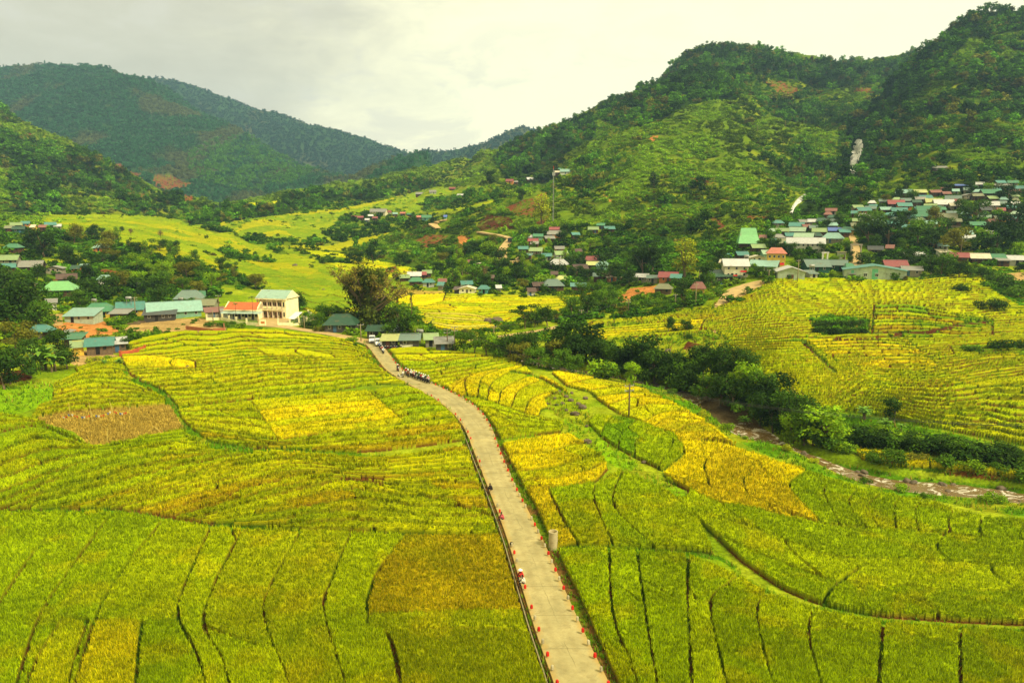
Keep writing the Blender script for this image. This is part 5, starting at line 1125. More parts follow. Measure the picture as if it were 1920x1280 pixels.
for r in [
 # right village, lower part
 (1433, 455, 14, 'rust', 'wood'), (1423, 475, 27, 'lime', 'wood'), (1393, 489, 24, 'teal', 'wood'), (1371, 491, 20, 'teal', 'grey'), (1443, 487, 29, 'palegreen', 'mint'), (1366, 503, 28, 'cream', 'grey', 's'), (1422, 494, 31, 'cream', 'cream', 'f'),
 (1438, 511, 52, 'paleteal', 'palegreen', 's'), (1525, 524, 18, 'greygreen', 'white', 's'), (1535, 512, 48, 'greygreen', 'dkgreen', 'g'), (1575, 509, 36, 'greygreen', 'dkgreen', 'g'), (1595, 512, 21, 'green', 'wood', 'h'),
 (1477, 466, 33, 'olive', 'yellow'), (1508, 460, 18, 'lime', 'wood'), (1469, 443, 25, 'lime', 'wood'), (1461, 455, 25, 'grey', 'wood', 'h'), (1485, 452, 22, 'teal', 'wood'), (1497, 433, 28, 'teal', 'wood'), (1499, 443, 31, 'palegreen', 'wood'), (1510, 426, 22, 'grey', 'wood'), (1528, 425, 22, 'white', 'grey'), (1513, 434, 15, 'rust', 'wood'), (1527, 436, 16, 'greygreen', 'wood'),
 (1512, 456, 36, 'palegreen', 'wood', 'g'), (1540, 444, 28, 'lime', 'wood'), (1533, 452, 25, 'dkgreen', 'wood', 'h'), (1567, 457, 40, 'paleteal', 'grey', 'h'), (1567, 442, 24, 'blue', 'wood'), (1585, 445, 21, 'teal', 'wood'), (1591, 441, 26, 'green', 'yellow', 'h'), (1543, 424, 26, 'dkgreen', 'wood', 'h'), (1563, 417, 20, 'dkgreen', 'wood', 'h'), (1562, 425, 19, 'greygreen', 'wood'),
 (1480, 468, 14, 'green', 'wood'), (1455, 463, 16, 'teal', 'wood'),
 # right village, upper rows
 (1699, 370, 28, 'paleteal', 'wood'), (1728, 369, 23, 'yellowlime', 'wood'), (1757, 369, 20, 'rust', 'wood'), (1773, 363, 10, 'red', 'wood'), (1804, 356, 21, 'blue', 'wood', 's'), (1795, 366, 12, 'paleteal', 'grey'), (1815, 364, 11, 'greygreen', 'grey'), (1861, 371, 31, 'green', 'wood'), (1821, 375, 25, 'grey', 'concrete', 'f'), (1835, 376, 20, 'olive', 'wood'), (1859, 388, 36, 'grey', 'concrete', 'k'),
 (1886, 357, 30, 'grey', 'concrete', 's'), (1902, 351, 18, 'green', 'grey'), (1915, 362, 22, 'teal', 'wood'), (1905, 368, 20, 'rust', 'wood'), (1684, 391, 30, 'red', 'wood'), (1699, 395, 26, 'teal', 'orange'), (1738, 380, 24, 'teal', 'wood'), (1728, 382, 18, 'grey', 'wood'), (1792, 382, 28, 'greygreen', 'wood'), (1755, 388, 30, 'yellowlime', 'yellow'), (1721, 388, 17, 'dkgreen', 'wood'), (1775, 392, 36, 'white', 'white'), (1796, 387, 20, 'red', 'white'),
 (1793, 395, 20, 'cream', 'grey'), (1748, 396, 22, 'lime', 'yellow'), (1748, 406, 42, 'green', 'yellow'), (1690, 405, 28, 'teal', 'yellow'), (1663, 402, 21, 'paleteal', 'wood'), (1727, 402, 17, 'teal', 'grey'), (1729, 415, 38, 'green', 'wood'), (1721, 421, 30, 'lime', 'wood', 's'), (1709, 419, 18, 'teal', 'wood'), (1622, 404, 26, 'teal', 'orange'), (1635, 400, 20, 'greygreen', 'wood'), (1620, 414, 17, 'grey', 'wood'), (1611, 424, 19, 'lime', 'orange'), (1605, 408, 12, 'teal', 'wood'), (1637, 414, 10, 'white', 'rust' if False else 'grey'),
 (1782, 418, 34, 'olive', 'yellow'), (1792, 434, 25, 'grey', 'concrete', 'k'), (1701, 436, 19, 'teal', 'wood'), (1837, 432, 27, 'green', 'wood'), (1814, 449, 24, 'paleteal', 'grey'), (1821, 457, 21, 'white', 'white'), (1858, 447, 14, 'white', 'grey'), (1851, 403, 20, 'dkgrey', 'wood'), (1862, 394, 30, 'white', 'grey'), (1879, 391, 22, 'greygreen', 'grey'), (1881, 414, 33, 'grey', 'concrete', 'k'), (1881, 403, 14, 'red', 'grey'), (1755, 436, 16, 'grey', 'concrete', 'k'), (1640, 396, 14, 'teal', 'wood'), (1670, 412, 16, 'teal', 'wood'), (1765, 402, 20, 'green', 'wood'), (1900, 398, 16, 'teal', 'wood'),
 # right village, bottom row
 (1760, 468, 32, 'grey', 'yellow', 'f'), (1772, 471, 20, 'paleteal', 'white'), (1774, 484, 22, 'cream', 'white', 's'), (1645, 479, 28, 'dkgrey', 'plank'), (1673, 475, 15, 'rust', 'wood'), (1721, 491, 34, 'white', 'white', 's'), (1804, 494, 34, 'red', 'wood'), (1842, 496, 35, 'cream', 'wood'), (1872, 496, 32, 'green', 'grey'), (1884, 500, 22, 'grey', 'wood', 's'), (1907, 499, 40, 'white', 'white', 's'), (1684, 512, 44, 'red', 'grey'), (1716, 519, 36, 'grey', 'concrete', 's'),
 # middle hamlet
 (1040, 438, 20, 'red', 'wood'), (1040, 447, 27, 'grey', 'orange'), (1009, 451, 20, 'green', 'mint'), (996, 452, 9, 'white', 'white'), (1000, 460, 20, 'red', 'wood'), (1003, 465, 16, 'grey', 'wood'), (1030, 455, 20, 'grey', 'wood'), (981, 475, 20, 'teal', 'wood'), (1006, 479, 26, 'lime', 'grey'), (988, 487, 20, 'teal', 'wood', 's'), (1025, 489, 20, 'teal', 'grey'), (1049, 475, 20, 'grey', 'orange'), (1052, 486, 27, 'lime', 'white'), (1084, 479, 14, 'brown', 'orange'), (1048, 505, 38, 'white', 'wood', 'h'), (1114, 497, 29, 'red', 'grey'), (1113, 506, 26, 'yellowlime', 'wood'), (1131, 507, 28, 'paleteal', 'mint', 'h'), (1088, 513, 30, 'brown', 'white'),
 (1123, 528, 22, 'greygreen', 'wood'), (1137, 528, 20, 'rust', 'wood'), (1146, 529, 17, 'cream', 'orange', 'f'), (1160, 529, 14, 'orange', 'orange', 'k'), (1040, 523, 14, 'brown', 'wood'), (1037, 546, 43, 'greygreen', 'wood', 'h'), (1055, 534, 29, 'yellowlime', 'wood', 'h'), (1085, 547, 29, 'teal', 'wood', 's'), (1008, 546, 22, 'brown', 'wood'), (996, 556, 17, 'brown', 'white'), (1113, 438, 21, 'lime', 'wood'), (1128, 430, 16, 'green', 'wood'), (1143, 437, 21, 'teal', 'wood'), (1079, 448, 16, 'teal', 'wood'),
 (884, 522, 20, 'red', 'wood', 'h'), (881, 500, 9, 'rust', 'wood'), (898, 502, 11, 'cream', 'wood', 'f'), (922, 530, 9, 'brown', 'wood'), (876, 552, 33, 'cream', 'cream', 'f'), (874, 543, 24, 'teal', 'white'), (907, 552, 21, 'teal', 'teal', 'h'), (856, 552, 9, 'brown', 'dkgrey', 's'), (935, 549, 8, 'white', 'grey', 's'),
 (757, 530, 20, 'lime', 'wood'), (776, 526, 28, 'white', 'wood'), (779, 537, 29, 'green', 'wood', 'h'), (803, 539, 25, 'teal', 'white', 'h'), (792, 523, 14, 'red', 'wood'), (800, 521, 19, 'lime', 'wood'), (829, 537, 17, 'rust', 'wood'), (827, 544, 13, 'teal', 'grey'),
 (1256, 531, 38, 'red', 'orange'), (1270, 532, 22, 'teal', 'dkgreen'), (1246, 553, 35, 'olive', 'plank', 'h'), (1202, 530, 30, 'white', 'grey', 's'), (1225, 532, 22, 'greygreen', 'grey', 's'), (1362, 530, 56, 'dkgreen', 'dkgrey', 's'),
 # left slope
 (27, 430, 20, 'lime', 'wood'), (45, 427, 15, 'teal', 'orange'), (15, 436, 16, 'olive', 'wood'), (32, 438, 22, 'dkgreen', 'dkgreen'), (60, 433, 9, 'cream', 'yellow'), (78, 434, 15, 'rust', 'wood'), (91, 429, 20, 'teal', 'wood'), (105, 431, 13, 'white', 'grey'), (20, 474, 29, 'green', 'wood', 'h'), (12, 498, 34, 'lime', 'grey'), (8, 513, 30, 'teal', 'wood'), (52, 511, 42, 'grey', 'wood'), (97, 514, 32, 'grey', 'concrete', 'f'), (140, 513, 18, 'dkgreen', 'orange'), (153, 509, 14, 'paleteal', 'white', 's'), (119, 534, 36, 'brown', 'wood'), (193, 534, 28, 'paleteal', 'white', 'h'), (187, 473, 29, 'paleteal', 'orange', 'h'), (167, 441, 9, 'blue', 'orange'), (102, 556, 60, 'brightgreen', 'wood', 'h'),
 # lower left village
 (90, 579, 20, 'grey', 'white', 's'), (146, 606, 56, 'paleteal', 'palegreen', 's'), (178, 597, 54, 'green', 'yellow', 'h'), (237, 594, 52, 'teal', 'yellow', 'g'), (222, 601, 36, 'grey', 'wood', 's'), (70, 638, 40, 'teal', 'wood', 'h'), (117, 638, 20, 'grey', 'concrete', 'f'), (133, 652, 34, 'green', 'wood', 's'), (138, 667, 24, 'lime', 'yellow', 's'), (180, 666, 52, 'teal', 'plank', 'g'), (213, 662, 34, 'white', 'plank', 's'), (28, 596, 22, 'grey', 'white', 's'),
 (317, 598, 102, 'paleteal', 'mint', 'g'), (292, 603, 58, 'dkgrey', 'dkgrey', 's'), (364, 567, 34, 'green', 'mint'), (348, 572, 54, 'greygreen', 'mint', 'h'), (382, 585, 42, 'olive', 'grey'), (398, 598, 36, 'rust', 'concrete', 's'), (422, 599, 22, 'grey', 'white', 's'),
 # road end
 (636, 624, 66, 'dkgreen', 'dkgrey', 'h'), (704, 636, 38, 'dkgreen', 'dkgrey', 's'), (741, 637, 30, 'greygreen', 'dkgrey', 's'), (768, 637, 26, 'red', 'grey', 's'), (729, 653, 32, 'yellowlime', 'dkgrey', 's'), (766, 654, 42, 'greygreen', 'dkgrey', 's'), (807, 651, 28, 'lime', 'grey', 's'), (832, 661, 38, 'grey', 'dkgrey', 's'),
 # far off
 (709, 402, 33, 'grey', 'cream'), (729, 402, 10, 'red', 'cream'), (663, 412, 9, 'red', 'wood'), (675, 413, 12, 'red', 'wood'), (694, 410, 10, 'white', 'wood'), (688, 417, 9, 'white', 'grey'), (703, 414, 10, 'red', 'wood'), (740, 406, 10, 'paleteal', 'wood'), (755, 405, 10, 'orange', 'wood'), (768, 407, 10, 'green', 'wood'), (786, 413, 12, 'orange', 'wood'), (799, 414, 20, 'green', 'teal'), (835, 412, 6, 'blue', 'teal'),
 (786, 368, 14, 'grey', 'wood'), (811, 364, 14, 'grey', 'white'), (848, 358, 12, 'red', 'wood'), (863, 371, 12, 'white', 'wood'), (956, 344, 15, 'red', 'orange'), (966, 346, 10, 'grey', 'wood'), (995, 341, 16, 'white', 'wood'), (1060, 327, 20, 'paleteal', 'white'), (1047, 328, 14, 'cream', 'wood'), (1052, 322, 10, 'green', 'wood'), (1766, 322, 26, 'grey', 'dkgrey', 's')]:
    house(*r)
# the gaps between them are filled with more roofs of the same village
rr_ = random.Random(77); zone_ = poly_mask([(1445, 428), (1540, 405), (1600, 396), (1690, 372), (1800, 352), (1918, 350), (1918, 425), (1780, 432), (1700, 428), (1600, 440), (1500, 458), (1450, 462)])
cells_ = np.argwhere(zone_[2]); placed_ = [(h_[3], h_[4], h_[8]) for h_ in HOUSES]; add_ = 0
for _ in range(4000):
    if add_ >= 44: break
    q = cells_[rr_.randrange(len(cells_))]; px_, py_ = int(q[1] + zone_[1].start + RX0), int(q[0] + zone_[0].start + RY0); w_ = rr_.randint(13, 22)
    if any(abs(px_ - a_) < (w_ + b2) * 0.46 and abs(py_ - b_) < 6 for a_, b_, b2 in placed_) or 1580 < px_ < 1606: continue
    house(px_, py_, w_, rr_.choice(['teal', 'paleteal', 'greygreen', 'green', 'grey', 'lime', 'palegreen', 'dkgreen', 'rust', 'olive', 'white']), rr_.choice(['wood', 'wood', 'wood', 'grey', 'yellow', 'concrete']), rr_.choice('gggh')); placed_.append((px_, py_, w_)); add_ += 1
# --- buildings with a form of their own
house(1382, 523, 50, 'white', 'cream', 'g', rot=4, hw=4.6, depth=7, label='two storey cream shop building with whitish roof and red sign beside the sandy yard', nwin=3, floors=2)
house(1459, 502, 38, 'orange', 'yellow', 'h', rot=-4, hw=5.2, depth=6, label='two storey yellow house with orange tiled roof behind the white gabled hall', nwin=4, floors=2)
house(1515, 476, 72, 'white', 'white', 'g', rot=-6, hw=4.0, depth=7, label='long white two storey school with whitish roof at the foot of the right village', nwin=8, floors=2)
o = house(1489, 526, 52, 'white', 'palegreen', 'f', rot=0, hw=2.9, depth=10, label='pale green gabled hall facing the fields between the shop and the dark green barns', nwin=1, front=True, rise=1.7)
# the long pale warehouse with teal stripes
o = house(1652, 525, 110, 'teal', 'palegreen', 'f', rot=-5, hw=3.1, depth=12, label='long pale grey green warehouse with teal stripes, low gable to the fields', front=False, rise=1.7)
u = o.location.y / FPX; W = 110 * u
for fx, fw in ((-0.34, 0.045), (0.0, 0.09)):
    mb = MB(); mb.box((fx * W, -6.02, 1.5), (fw * W, 0.05, 3.1 if fx else 4.2)); mb.build('wall_stripe', M_OBJ, o, col=srgb(104, 176, 128))
for fx, fw, fh in ((-0.14, 1.15, 1.15), (0.03, 1.15, 1.15), (0.24, 0.9, 0.5)):
    mb = MB(); mb.box((fx * W, -6.06, 1.45 if fw > 1 else 2.0), (fw, 0.06, fh)); wd = mb.build('window', M_OBJ, o, col=srgb(226, 222, 200))
    for s_ in (-1, 1):
        mb = MB(); mb.box((fx * W + s_ * fw * 0.23, -6.09, 1.45 if fw > 1 else 2.0), (fw * 0.38, 0.05, fh - 0.2)); mb.build('pane', M_GLASS, wd)
    if fw > 1: mb = MB(); mb.box((fx * W, -6.3, 2.12), (1.6, 0.6, 0.07)); mb.build('awning', M_OBJ, wd, col=srgb(200, 204, 180))
o = house(1600, 524, 9, 'grey', 'grey', 's', rot=0, label='narrow grey lean to at the left end of the striped warehouse', front=False)
# small yellow house by the lane
o = house(1312, 557, 30, 'rust', 'yellow', 'h', rot=-6, hw=2.8, depth=6, label='small bright yellow house with reddish roof beside the round dark tree', nwin=2)
# communal house with the very tall steep roof
p = hit1(1407, 463); u = p.y / FPX; w = 40 * u
o = thing('communal_house', (p.x, p.y + 4, p.z), R(-8), 'communal house with a very tall steep green roof above the right village', 'communal house')
mb = MB(); D = 4.2; H = 7.0
V = [(-w / 2, -D, 1.5), (w / 2, -D, 1.5), (w / 2, D, 1.5), (-w / 2, D, 1.5), (-w * 0.40, -1.5, 1.5 + H * 0.55), (w * 0.40, -1.5, 1.5 + H * 0.55), (w * 0.40, 1.5, 1.5 + H * 0.55), (-w * 0.40, 1.5, 1.5 + H * 0.55), (-w * 0.34, 0, 1.5 + H), (w * 0.34, 0, 1.5 + H)]
mb.add(V, [(0, 1, 5, 4), (4, 5, 9, 8), (1, 2, 6, 5), (5, 6, 9), (2, 3, 7, 6), (6, 7, 8, 9), (3, 0, 4, 7), (7, 4, 8), (3, 2, 1, 0)])
mb.build('roof', M_ROOF, o, col=srgb(112, 176, 92))
mb = MB(); wall_shell(mb, w * 0.84, 6.0, 1.6, 0, 'k', 1.5); mb.build('wall', M_PLANK, o, col=WC_['wood'])
mb = MB(); mb.box((0, -3.05, 0.75), (1.0, 0.08, 1.5)); mb.build('door', M_DARK, o)
keep_clear([(1386, 436), (1430, 436), (1430, 470), (1386, 470)])
HOUSES.append((o, None, None, 1407, 463, 'c', o['label'], '', 40, 1))
# two storey cream school with the columned gallery
p = hit1(531, 600); q = hit1(472, 600)
o = thing('school_building', ((p.x + q.x) / 2 + 1.5, p.y + 5.2, min(p.z, q.z) - 0.1), R(-14), 'two storey cream school with columned galleries and pale green gabled roof', 'school')
Wd, Dp, H = 10.6, 8.0, 7.0
cream = srgb(244, 228, 168)
mb = MB(); x, y = Wd / 2, Dp / 2
mb.add([(-x, -y + 1.4, -1), (x - 1.4, -y + 1.4, -1), (x - 1.4, -y, -1), (x, -y, -1), (x, y, -1), (-x, y, -1)] + [(-x, -y + 1.4, H), (x - 1.4, -y + 1.4, H), (x - 1.4, -y, H), (x, -y, H), (x, y, H), (-x, y, H)] + [(x, 0, H + 2.3), (-x, 0, H + 2.3)],
       [(0, 1, 7, 6), (1, 2, 8, 7), (2, 3, 9, 8), (3, 4, 10, 9), (4, 5, 11, 10), (5, 0, 6, 11), (9, 10, 12), (11, 6, 13)])
mb.build('wall', M_WALL, o, col=cream)
mb = MB(); prism_roof(mb, Wd, Dp, H + 0.12, 2.4, 0.35, 0.12, 'g'); mb.build('roof', M_ROOF, o, col=srgb(150, 176, 146))
mb = MB(); mb.box((0, -y - 0.12, H - 0.12), (Wd + 0.9, 0.5, 0.36)); mb.build('cornice', M_WALL, o, col=cream)
for sx in (-1, 1):
    mb = MB(); mb.add([(sx * (x + 0.42), -y - 0.4, H), (sx * (x + 0.42), y + 0.4, H), (sx * (x + 0.42), 0, H + 2.62), (sx * (x + 0.36), -y - 0.4, H), (sx * (x + 0.36), y + 0.4, H), (sx * (x + 0.36), 0, H + 2.62)], [(0, 1, 2), (5, 4, 3), (0, 3, 4, 1), (1, 4, 5, 2), (2, 5, 3, 0)]); mb.build('gable', M_WALL, o, col=cream)
for k in range(6):
    mb = MB(); mb.box((-x + 0.2 + k * (Wd - 1.6) / 5, -y + 0.15, H / 2 - 0.5), (0.36, 0.36, H + 0.7)); mb.build('column', M_WALL, o, col=srgb(206, 182, 146))
for z in (0.35, 3.5): mb = MB(); mb.box((-0.7, -y + 0.62, z - 0.25), (Wd - 1.4, 1.55, 0.24)); mb.build('gallery_floor', M_WALL, o, col=cream)
mb = MB(); mb.box((-0.7, -y + 0.1, 4.05), (Wd - 1.4, 0.12, 0.9)); mb.build('parapet', M_WALL, o, col=cream)
for z in (0.4, 3.6):
    for k in range(5):
        cx = -x + 1.1 + k * (Wd - 1.6) / 5
        mb = MB(); mb.box((cx - 0.35, -y + 1.37, z + 1.05), (0.85, 0.08, 2.0)); mb.build('door', M_OBJ, o, col=srgb(110, 66, 40))
        mb = MB(); mb.box((cx + 0.5, -y + 1.37, z + 1.5), (0.6, 0.08, 1.1)); mb.build('window', M_GLASS, o)
for z in (1.9, 5.2): mb = MB(); mb.box((x - 0.7, -y - 0.01, z), (0.5, 0.06, 1.5)); mb.build('window', M_GLASS, o)
keep_clear([(430, 545), (548, 545), (548, 615), (430, 615)])
# low orange-roofed school wing with its awning
p = hit1(452, 599)
o = thing('school_wing', (p.x, p.y + 4.2, p.z - 0.1), R(-6), 'single storey cream school wing with orange tiled gable roof and grey awning', 'school')
w = 66 * p.y / FPX
mb = MB(); wall_shell(mb, w, 6.4, 3.1, 2.0, 'g', 0.8); mb.build('wall', M_WALL, o, col=cream)
mb = MB(); prism_roof(mb, w - 0.9, 6.4, 3.25, 2.05, 0.4, 0.12, 'g'); mb.build('roof', M_ROOF, o, col=srgb(214, 96, 34))
for sx in (-1, 1):
    mb = MB(); mb.add([(sx * w / 2, -3.7, 3.1), (sx * w / 2, 3.7, 3.1), (sx * w / 2, 0, 5.55), (sx * (w / 2 - 0.3), -3.7, 3.1), (sx * (w / 2 - 0.3), 3.7, 3.1), (sx * (w / 2 - 0.3), 0, 5.55)], [(0, 1, 2), (5, 4, 3), (0, 3, 4, 1), (1, 4, 5, 2), (2, 5, 3, 0)]); mb.build('gable', M_WALL, o, col=cream)
mb = MB(); mb.box((0, -3.6, 3.02), (w, 0.45, 0.3)); mb.build('cornice', M_WALL, o, col=cream)
mb = MB(); mb.add([(-w / 2, -3.4, 2.75), (w / 2 + 2.2, -3.4, 2.75), (w / 2 + 2.2, -6.0, 2.3), (-w / 2, -6.0, 2.3), (-w / 2, -3.4, 2.68), (w / 2 + 2.2, -3.4, 2.68), (w / 2 + 2.2, -6.0, 2.23), (-w / 2, -6.0, 2.23)], [(0, 3, 2, 1), (4, 5, 6, 7), (3, 7, 6, 2), (0, 4, 7, 3), (1, 2, 6, 5)]); aw = mb.build('awning', M_ROOF, o, col=srgb(160, 178, 150))
for k in range(6): mb = MB(); mb.tube([(-w / 2 + 0.2 + k * w / 5, -5.9, -0.5), (-w / 2 + 0.2 + k * w / 5, -5.9, 2.3)], 0.06, 6); mb.build('post', M_STEEL, aw)
for k in range(5):
    cx = -w / 2 + (k + 0.5) * w / 5
    mb = MB(); mb.box((cx - 0.5, -3.22, 1.0), (0.9, 0.08, 2.0)); mb.build('door', M_DARK, o)
    mb = MB(); mb.box((cx + 0.7, -3.22, 1.4), (0.9, 0.08, 1.0)); mb.build('window', M_GLASS, o)
keep_clear([(400, 560), (500, 560), (500, 612), (400, 612)])
# school wall with square posts, gateway and signboard
def fence_run(name, label, pts, nposts, hpost, hwall, col, rail=True):
    P = [hit1(*q) for q in pts]; o = thing(name, P[0], 0, label, 'wall'); base = P[0]
    L = [0]
    for a_, b_ in zip(P[:-1], P[1:]): L.append(L[-1] + (b_ - a_).length)
    def at(s):
        for i in range(len(P) - 1):
            if s <= L[i + 1] + 1e-6: return P[i].lerp(P[i + 1], (s - L[i]) / (L[i + 1] - L[i]))
        return P[-1]
    mb = MB(); m2 = MB()
    for a_, b_ in zip(P[:-1], P[1:]):
        d = b_ - a_; c = (a_ + b_) / 2 - base; ln = math.hypot(d.x, d.y)
        mb.box((c.x, c.y, c.z + hwall / 2 - 0.3), (ln, 0.22, hwall + 0.6), math.atan2(d.y, d.x))
        if rail:
            for z in (0.15, 0.5, 0.85): m2.tube([a_ - base + Vector((0, 0, hwall + z * (hpost - hwall))), b_ - base + Vector((0, 0, hwall + z * (hpost - hwall)))], 0.03, 5)
            n = int(ln / 0.45)
            for k in range(n):
                q = a_.lerp(b_, (k + 0.5) / n) - base; m2.tube([q + Vector((0, 0, hwall)), q + Vector((0, 0, hpost - 0.15))], 0.018, 4)
    mb.build('wall_base', M_WALL, o, col=col)
    if rail: m2.build('railing', M_STEEL, o)
    for k in range(nposts):
        q = at(L[-1] * k / (nposts - 1)) - base; mb = MB(); mb.box((q.x, q.y, q.z + hpost / 2 - 0.3), (0.42, 0.42, hpost + 0.6)); mb.box((q.x, q.y, q.z + hpost + 0.04), (0.54, 0.54, 0.1)); mb.build('post', M_WALL, o, col=col)
    return o
fence_run('school_wall', 'cream school wall with square posts left of the gateway', [(388, 601), (415, 600), (450, 608), (488, 611)], 6, 2.0, 0.9, cream)
fence_run('school_wall', 'cream school wall with square posts and railing right of the gateway', [(522, 611), (550, 611), (590, 607)], 5, 2.2, 1.0, cream)
fence_run('school_wall', 'short cream wall with posts at the right back of the school yard', [(592, 608), (585, 598), (578, 592)], 4, 2.0, 0.7, cream)
p = hit1(493, 611)
o = thing('school_sign', (p.x, p.y, p.z), R(-4), 'cream gate pier with an orange name board at the school entrance', 'sign')
mb = MB(); mb.box((0, 0, 0.9), (1.9, 0.35, 2.2)); mb.build('pier', M_WALL, o, col=cream)
mb = MB(); mb.box((0, -0.19, 1.1), (1.3, 0.05, 0.6)); mb.build('name_board', M_OBJ, o, col=srgb(196, 110, 40))
p = hit1(552, 601)
o = thing('lean_to_panel', (p.x, p.y + 1, p.z), R(-10), 'tilted white sheet roof of a shelter in the school yard', 'shelter')
mb = MB(); mb.add([(-2.0, -1.4, 0.6), (0.4, -1.4, 0.6), (2.0, 1.4, 2.6), (-0.4, 1.4, 2.6), (-2.0, -1.4, 0.5), (0.4, -1.4, 0.5), (2.0, 1.4, 2.5), (-0.4, 1.4, 2.5)], [(0, 1, 2, 3), (7, 6, 5, 4), (0, 4, 5, 1), (1, 5, 6, 2), (2, 6, 7, 3), (3, 7, 4, 0)]); mb.build('sheet_roof', M_OBJ, o, col=srgb(206, 206, 196))
for q in ((-1.8, -1.3, 0.55), (0.3, -1.3, 0.55), (1.8, 1.3, 2.5), (-0.4, 1.3, 2.5)): mb = MB(); mb.tube([(q[0], q[1], -0.3), q], 0.05, 5); mb.build('post', M_STEEL, o)
# concrete gate frames of the right village
def gate_frame(px, py, wpx, hpx, label, col):
    p = hit1(px, py); u = p.y / FPX; w, h = wpx * u, hpx * u
    o = thing('gateway', p, 0, label, 'gateway')
    for s_ in (-1, 1): mb = MB(); mb.box((s_ * w / 2, 0, h / 2 - 0.3), (0.5, 0.5, h + 0.6)); mb.build('pillar', M_WALL, o, col=col)
    mb = MB(); mb.box((0, 0, h + 0.25), (w + 1.0, 0.6, 0.5)); mb.build('lintel', M_WALL, o, col=col)
    keep_clear([(px - wpx / 2 - 2, py - hpx), (px + wpx / 2 + 2, py - hpx), (px + wpx / 2 + 2, py + 4), (px - wpx / 2 - 2, py + 4)])
gate_frame(1604, 482, 18, 22, 'tall grey concrete gateway over the stair into the right village', WC_['concrete'])
gate_frame(1546, 494, 9, 19, 'slim white gateway in front of the green barns', WC_['white'])
o = house(1580, 487, 17, 'blue', 'white', 'k', rot=0, hw=2.9, depth=3, label='small white gatehouse with blue door and blue board beside the gateway', nwin=0)
# walls of brick and timber near the fields
fence_run('brick_wall', 'low red brick wall at the edge of the bare building plot', [(350, 618), (400, 622), (421, 621), (420, 612)], 2, 0.9, 1.0, srgb(168, 102, 56), False)
fence_run('brick_wall', 'red brick wall right of the tin roofed shed at the left edge of the fields', [(226, 668), (250, 666), (272, 657)], 2, 1.3, 1.3, srgb(176, 86, 42), False)
fence_run('concrete_wall', 'pale concrete panel wall below the green roofed sheds at the road end', [(752, 654), (772, 654)], 2, 1.0, 1.0, srgb(180, 176, 140), False)
# label every house by roof, walls and place in its row
from collections import defaultdict
grp = defaultdict(list)
for h_ in HOUSES:
    o, roof, wall, px, py, typ, label, zn, wpx, fl = h_
    if label: o['label'] = label
    else: grp[(roof, wall, zn)].append(h_)
    o['group'] = 'village houses on the slopes'
for (roof, wall, zn), L in grp.items():
    L.sort(key=lambda q: q[3])
    for i, q in enumerate(L):
        q[0]['label'] = f"{WW_[wall]} house with {RW_[roof]} roof {zn}" if len(L) == 1 else f"{ordinal(i)} from left of {WW_[wall]} houses with {RW_[roof]} roof {zn}"
# ------------------------------------------------------------------ single trees in the wooded zones, then the far-off woods and scrub as stuff
fill_zone([(120, 440), (240, 446), (300, 458), (420, 502), (485, 540), (470, 560), (400, 556), (300, 556), (240, 545), (210, 510), (150, 470)], 46, ['round', 'round', 'wide', 'tall', 'bush'], ['dark', 'mid', 'mid', 'deep', 'bright', 'olive'], 5.0, 9.0, 5)
fill_zone([(840, 470), (930, 455), (940, 500), (1010, 510), (1020, 545), (940, 548), (850, 540), (820, 510)], 34, ['round', 'wide', 'tall', 'bush'], ['dark', 'mid', 'deep', 'bright', 'olive', 'dark'], 5.0, 9.0, 6, 9)
fill_zone([(970, 440), (1150, 425), (1180, 520), (1150, 540), (1060, 520), (980, 500)], 36, ['round', 'wide', 'tall', 'bush'], ['dark', 'mid', 'deep', 'bright'], 4.0, 8.0, 8, 9)
fill_zone([(1440, 410), (1600, 380), (1690, 355), (1920, 340), (1920, 500), (1740, 500), (1440, 500)], 40, ['round', 'wide', 'bush'], ['dark', 'mid', 'deep', 'bright'], 3.5, 7.0, 9, 11)
rng = np.random.default_rng(99)
def lowpoly_tpl(kind, seed, n, ls):
    rr = np.random.default_rng(seed); L, Rd = crown_lobes(rr, kind)
    V, F, col = leaves(rr, L, Rd, n, ls, shell=0.5, colvar=0.35, lobevar=0.35)
    o = mesh_np('forest_crown', V, F, M_FLEAF, col); me = o.data; bpy.data.objects.remove(o); return me
FT_ = [lowpoly_tpl(k, s, n, l) for k, s, n, l in (('round', 1, 230, 0.085), ('round', 2, 230, 0.085), ('tall', 3, 190, 0.075), ('wide', 4, 260, 0.085), ('bush', 5, 170, 0.15), ('bush', 6, 170, 0.15))]
N = 170000
px = rng.random(N) * 2100 - 90; py = rng.random(N) ** 1.0 * 640 + 5
x, y, z, ok = hit(px, py)
cv = samp(cover, px, py); fd = samp(fid, px, py); bl_ = samp(block, px, py)
c = ground_row(aof(px, py)); ri = np.clip(np.searchsorted(Y1, y), 0, NY - 1); lay = LAY[ri, c]
big = fbm(x / 60, y / 60, 81, 3); sm = fbm(x / 17, y / 17, 82, 3); hu = rng.random(N)
brownish = 0.65 * sstep(0.54, 0.66, fbm(x / 70, y / 150, 61, 4))
farm_ = np.isin(lay, (3, 4, 5))
rg_ = RIDGE[ri, c]
wood = (cv == FOREST) | (cv == AUTO) & (y > 330) & ~farm_ & ((rg_ < 0.58) | (lay == 1) & (rg_ < 0.70) | (sm > 0.62) & (rg_ < 0.78)) | (lay == 2) & (cv == AUTO) & (big > 0.55) | (lay == 1) & (cv == AUTO) & (sm > 0.60)
tk_ = samp(thick, px, py) & ~np.isin(cv, (RED, ORANGE, DIRT, DARKSOIL, STUBBLE)) & (fd < 0); wood = wood & ~tk_
clump = fbm(x / 26, y / 26, 91, 3)
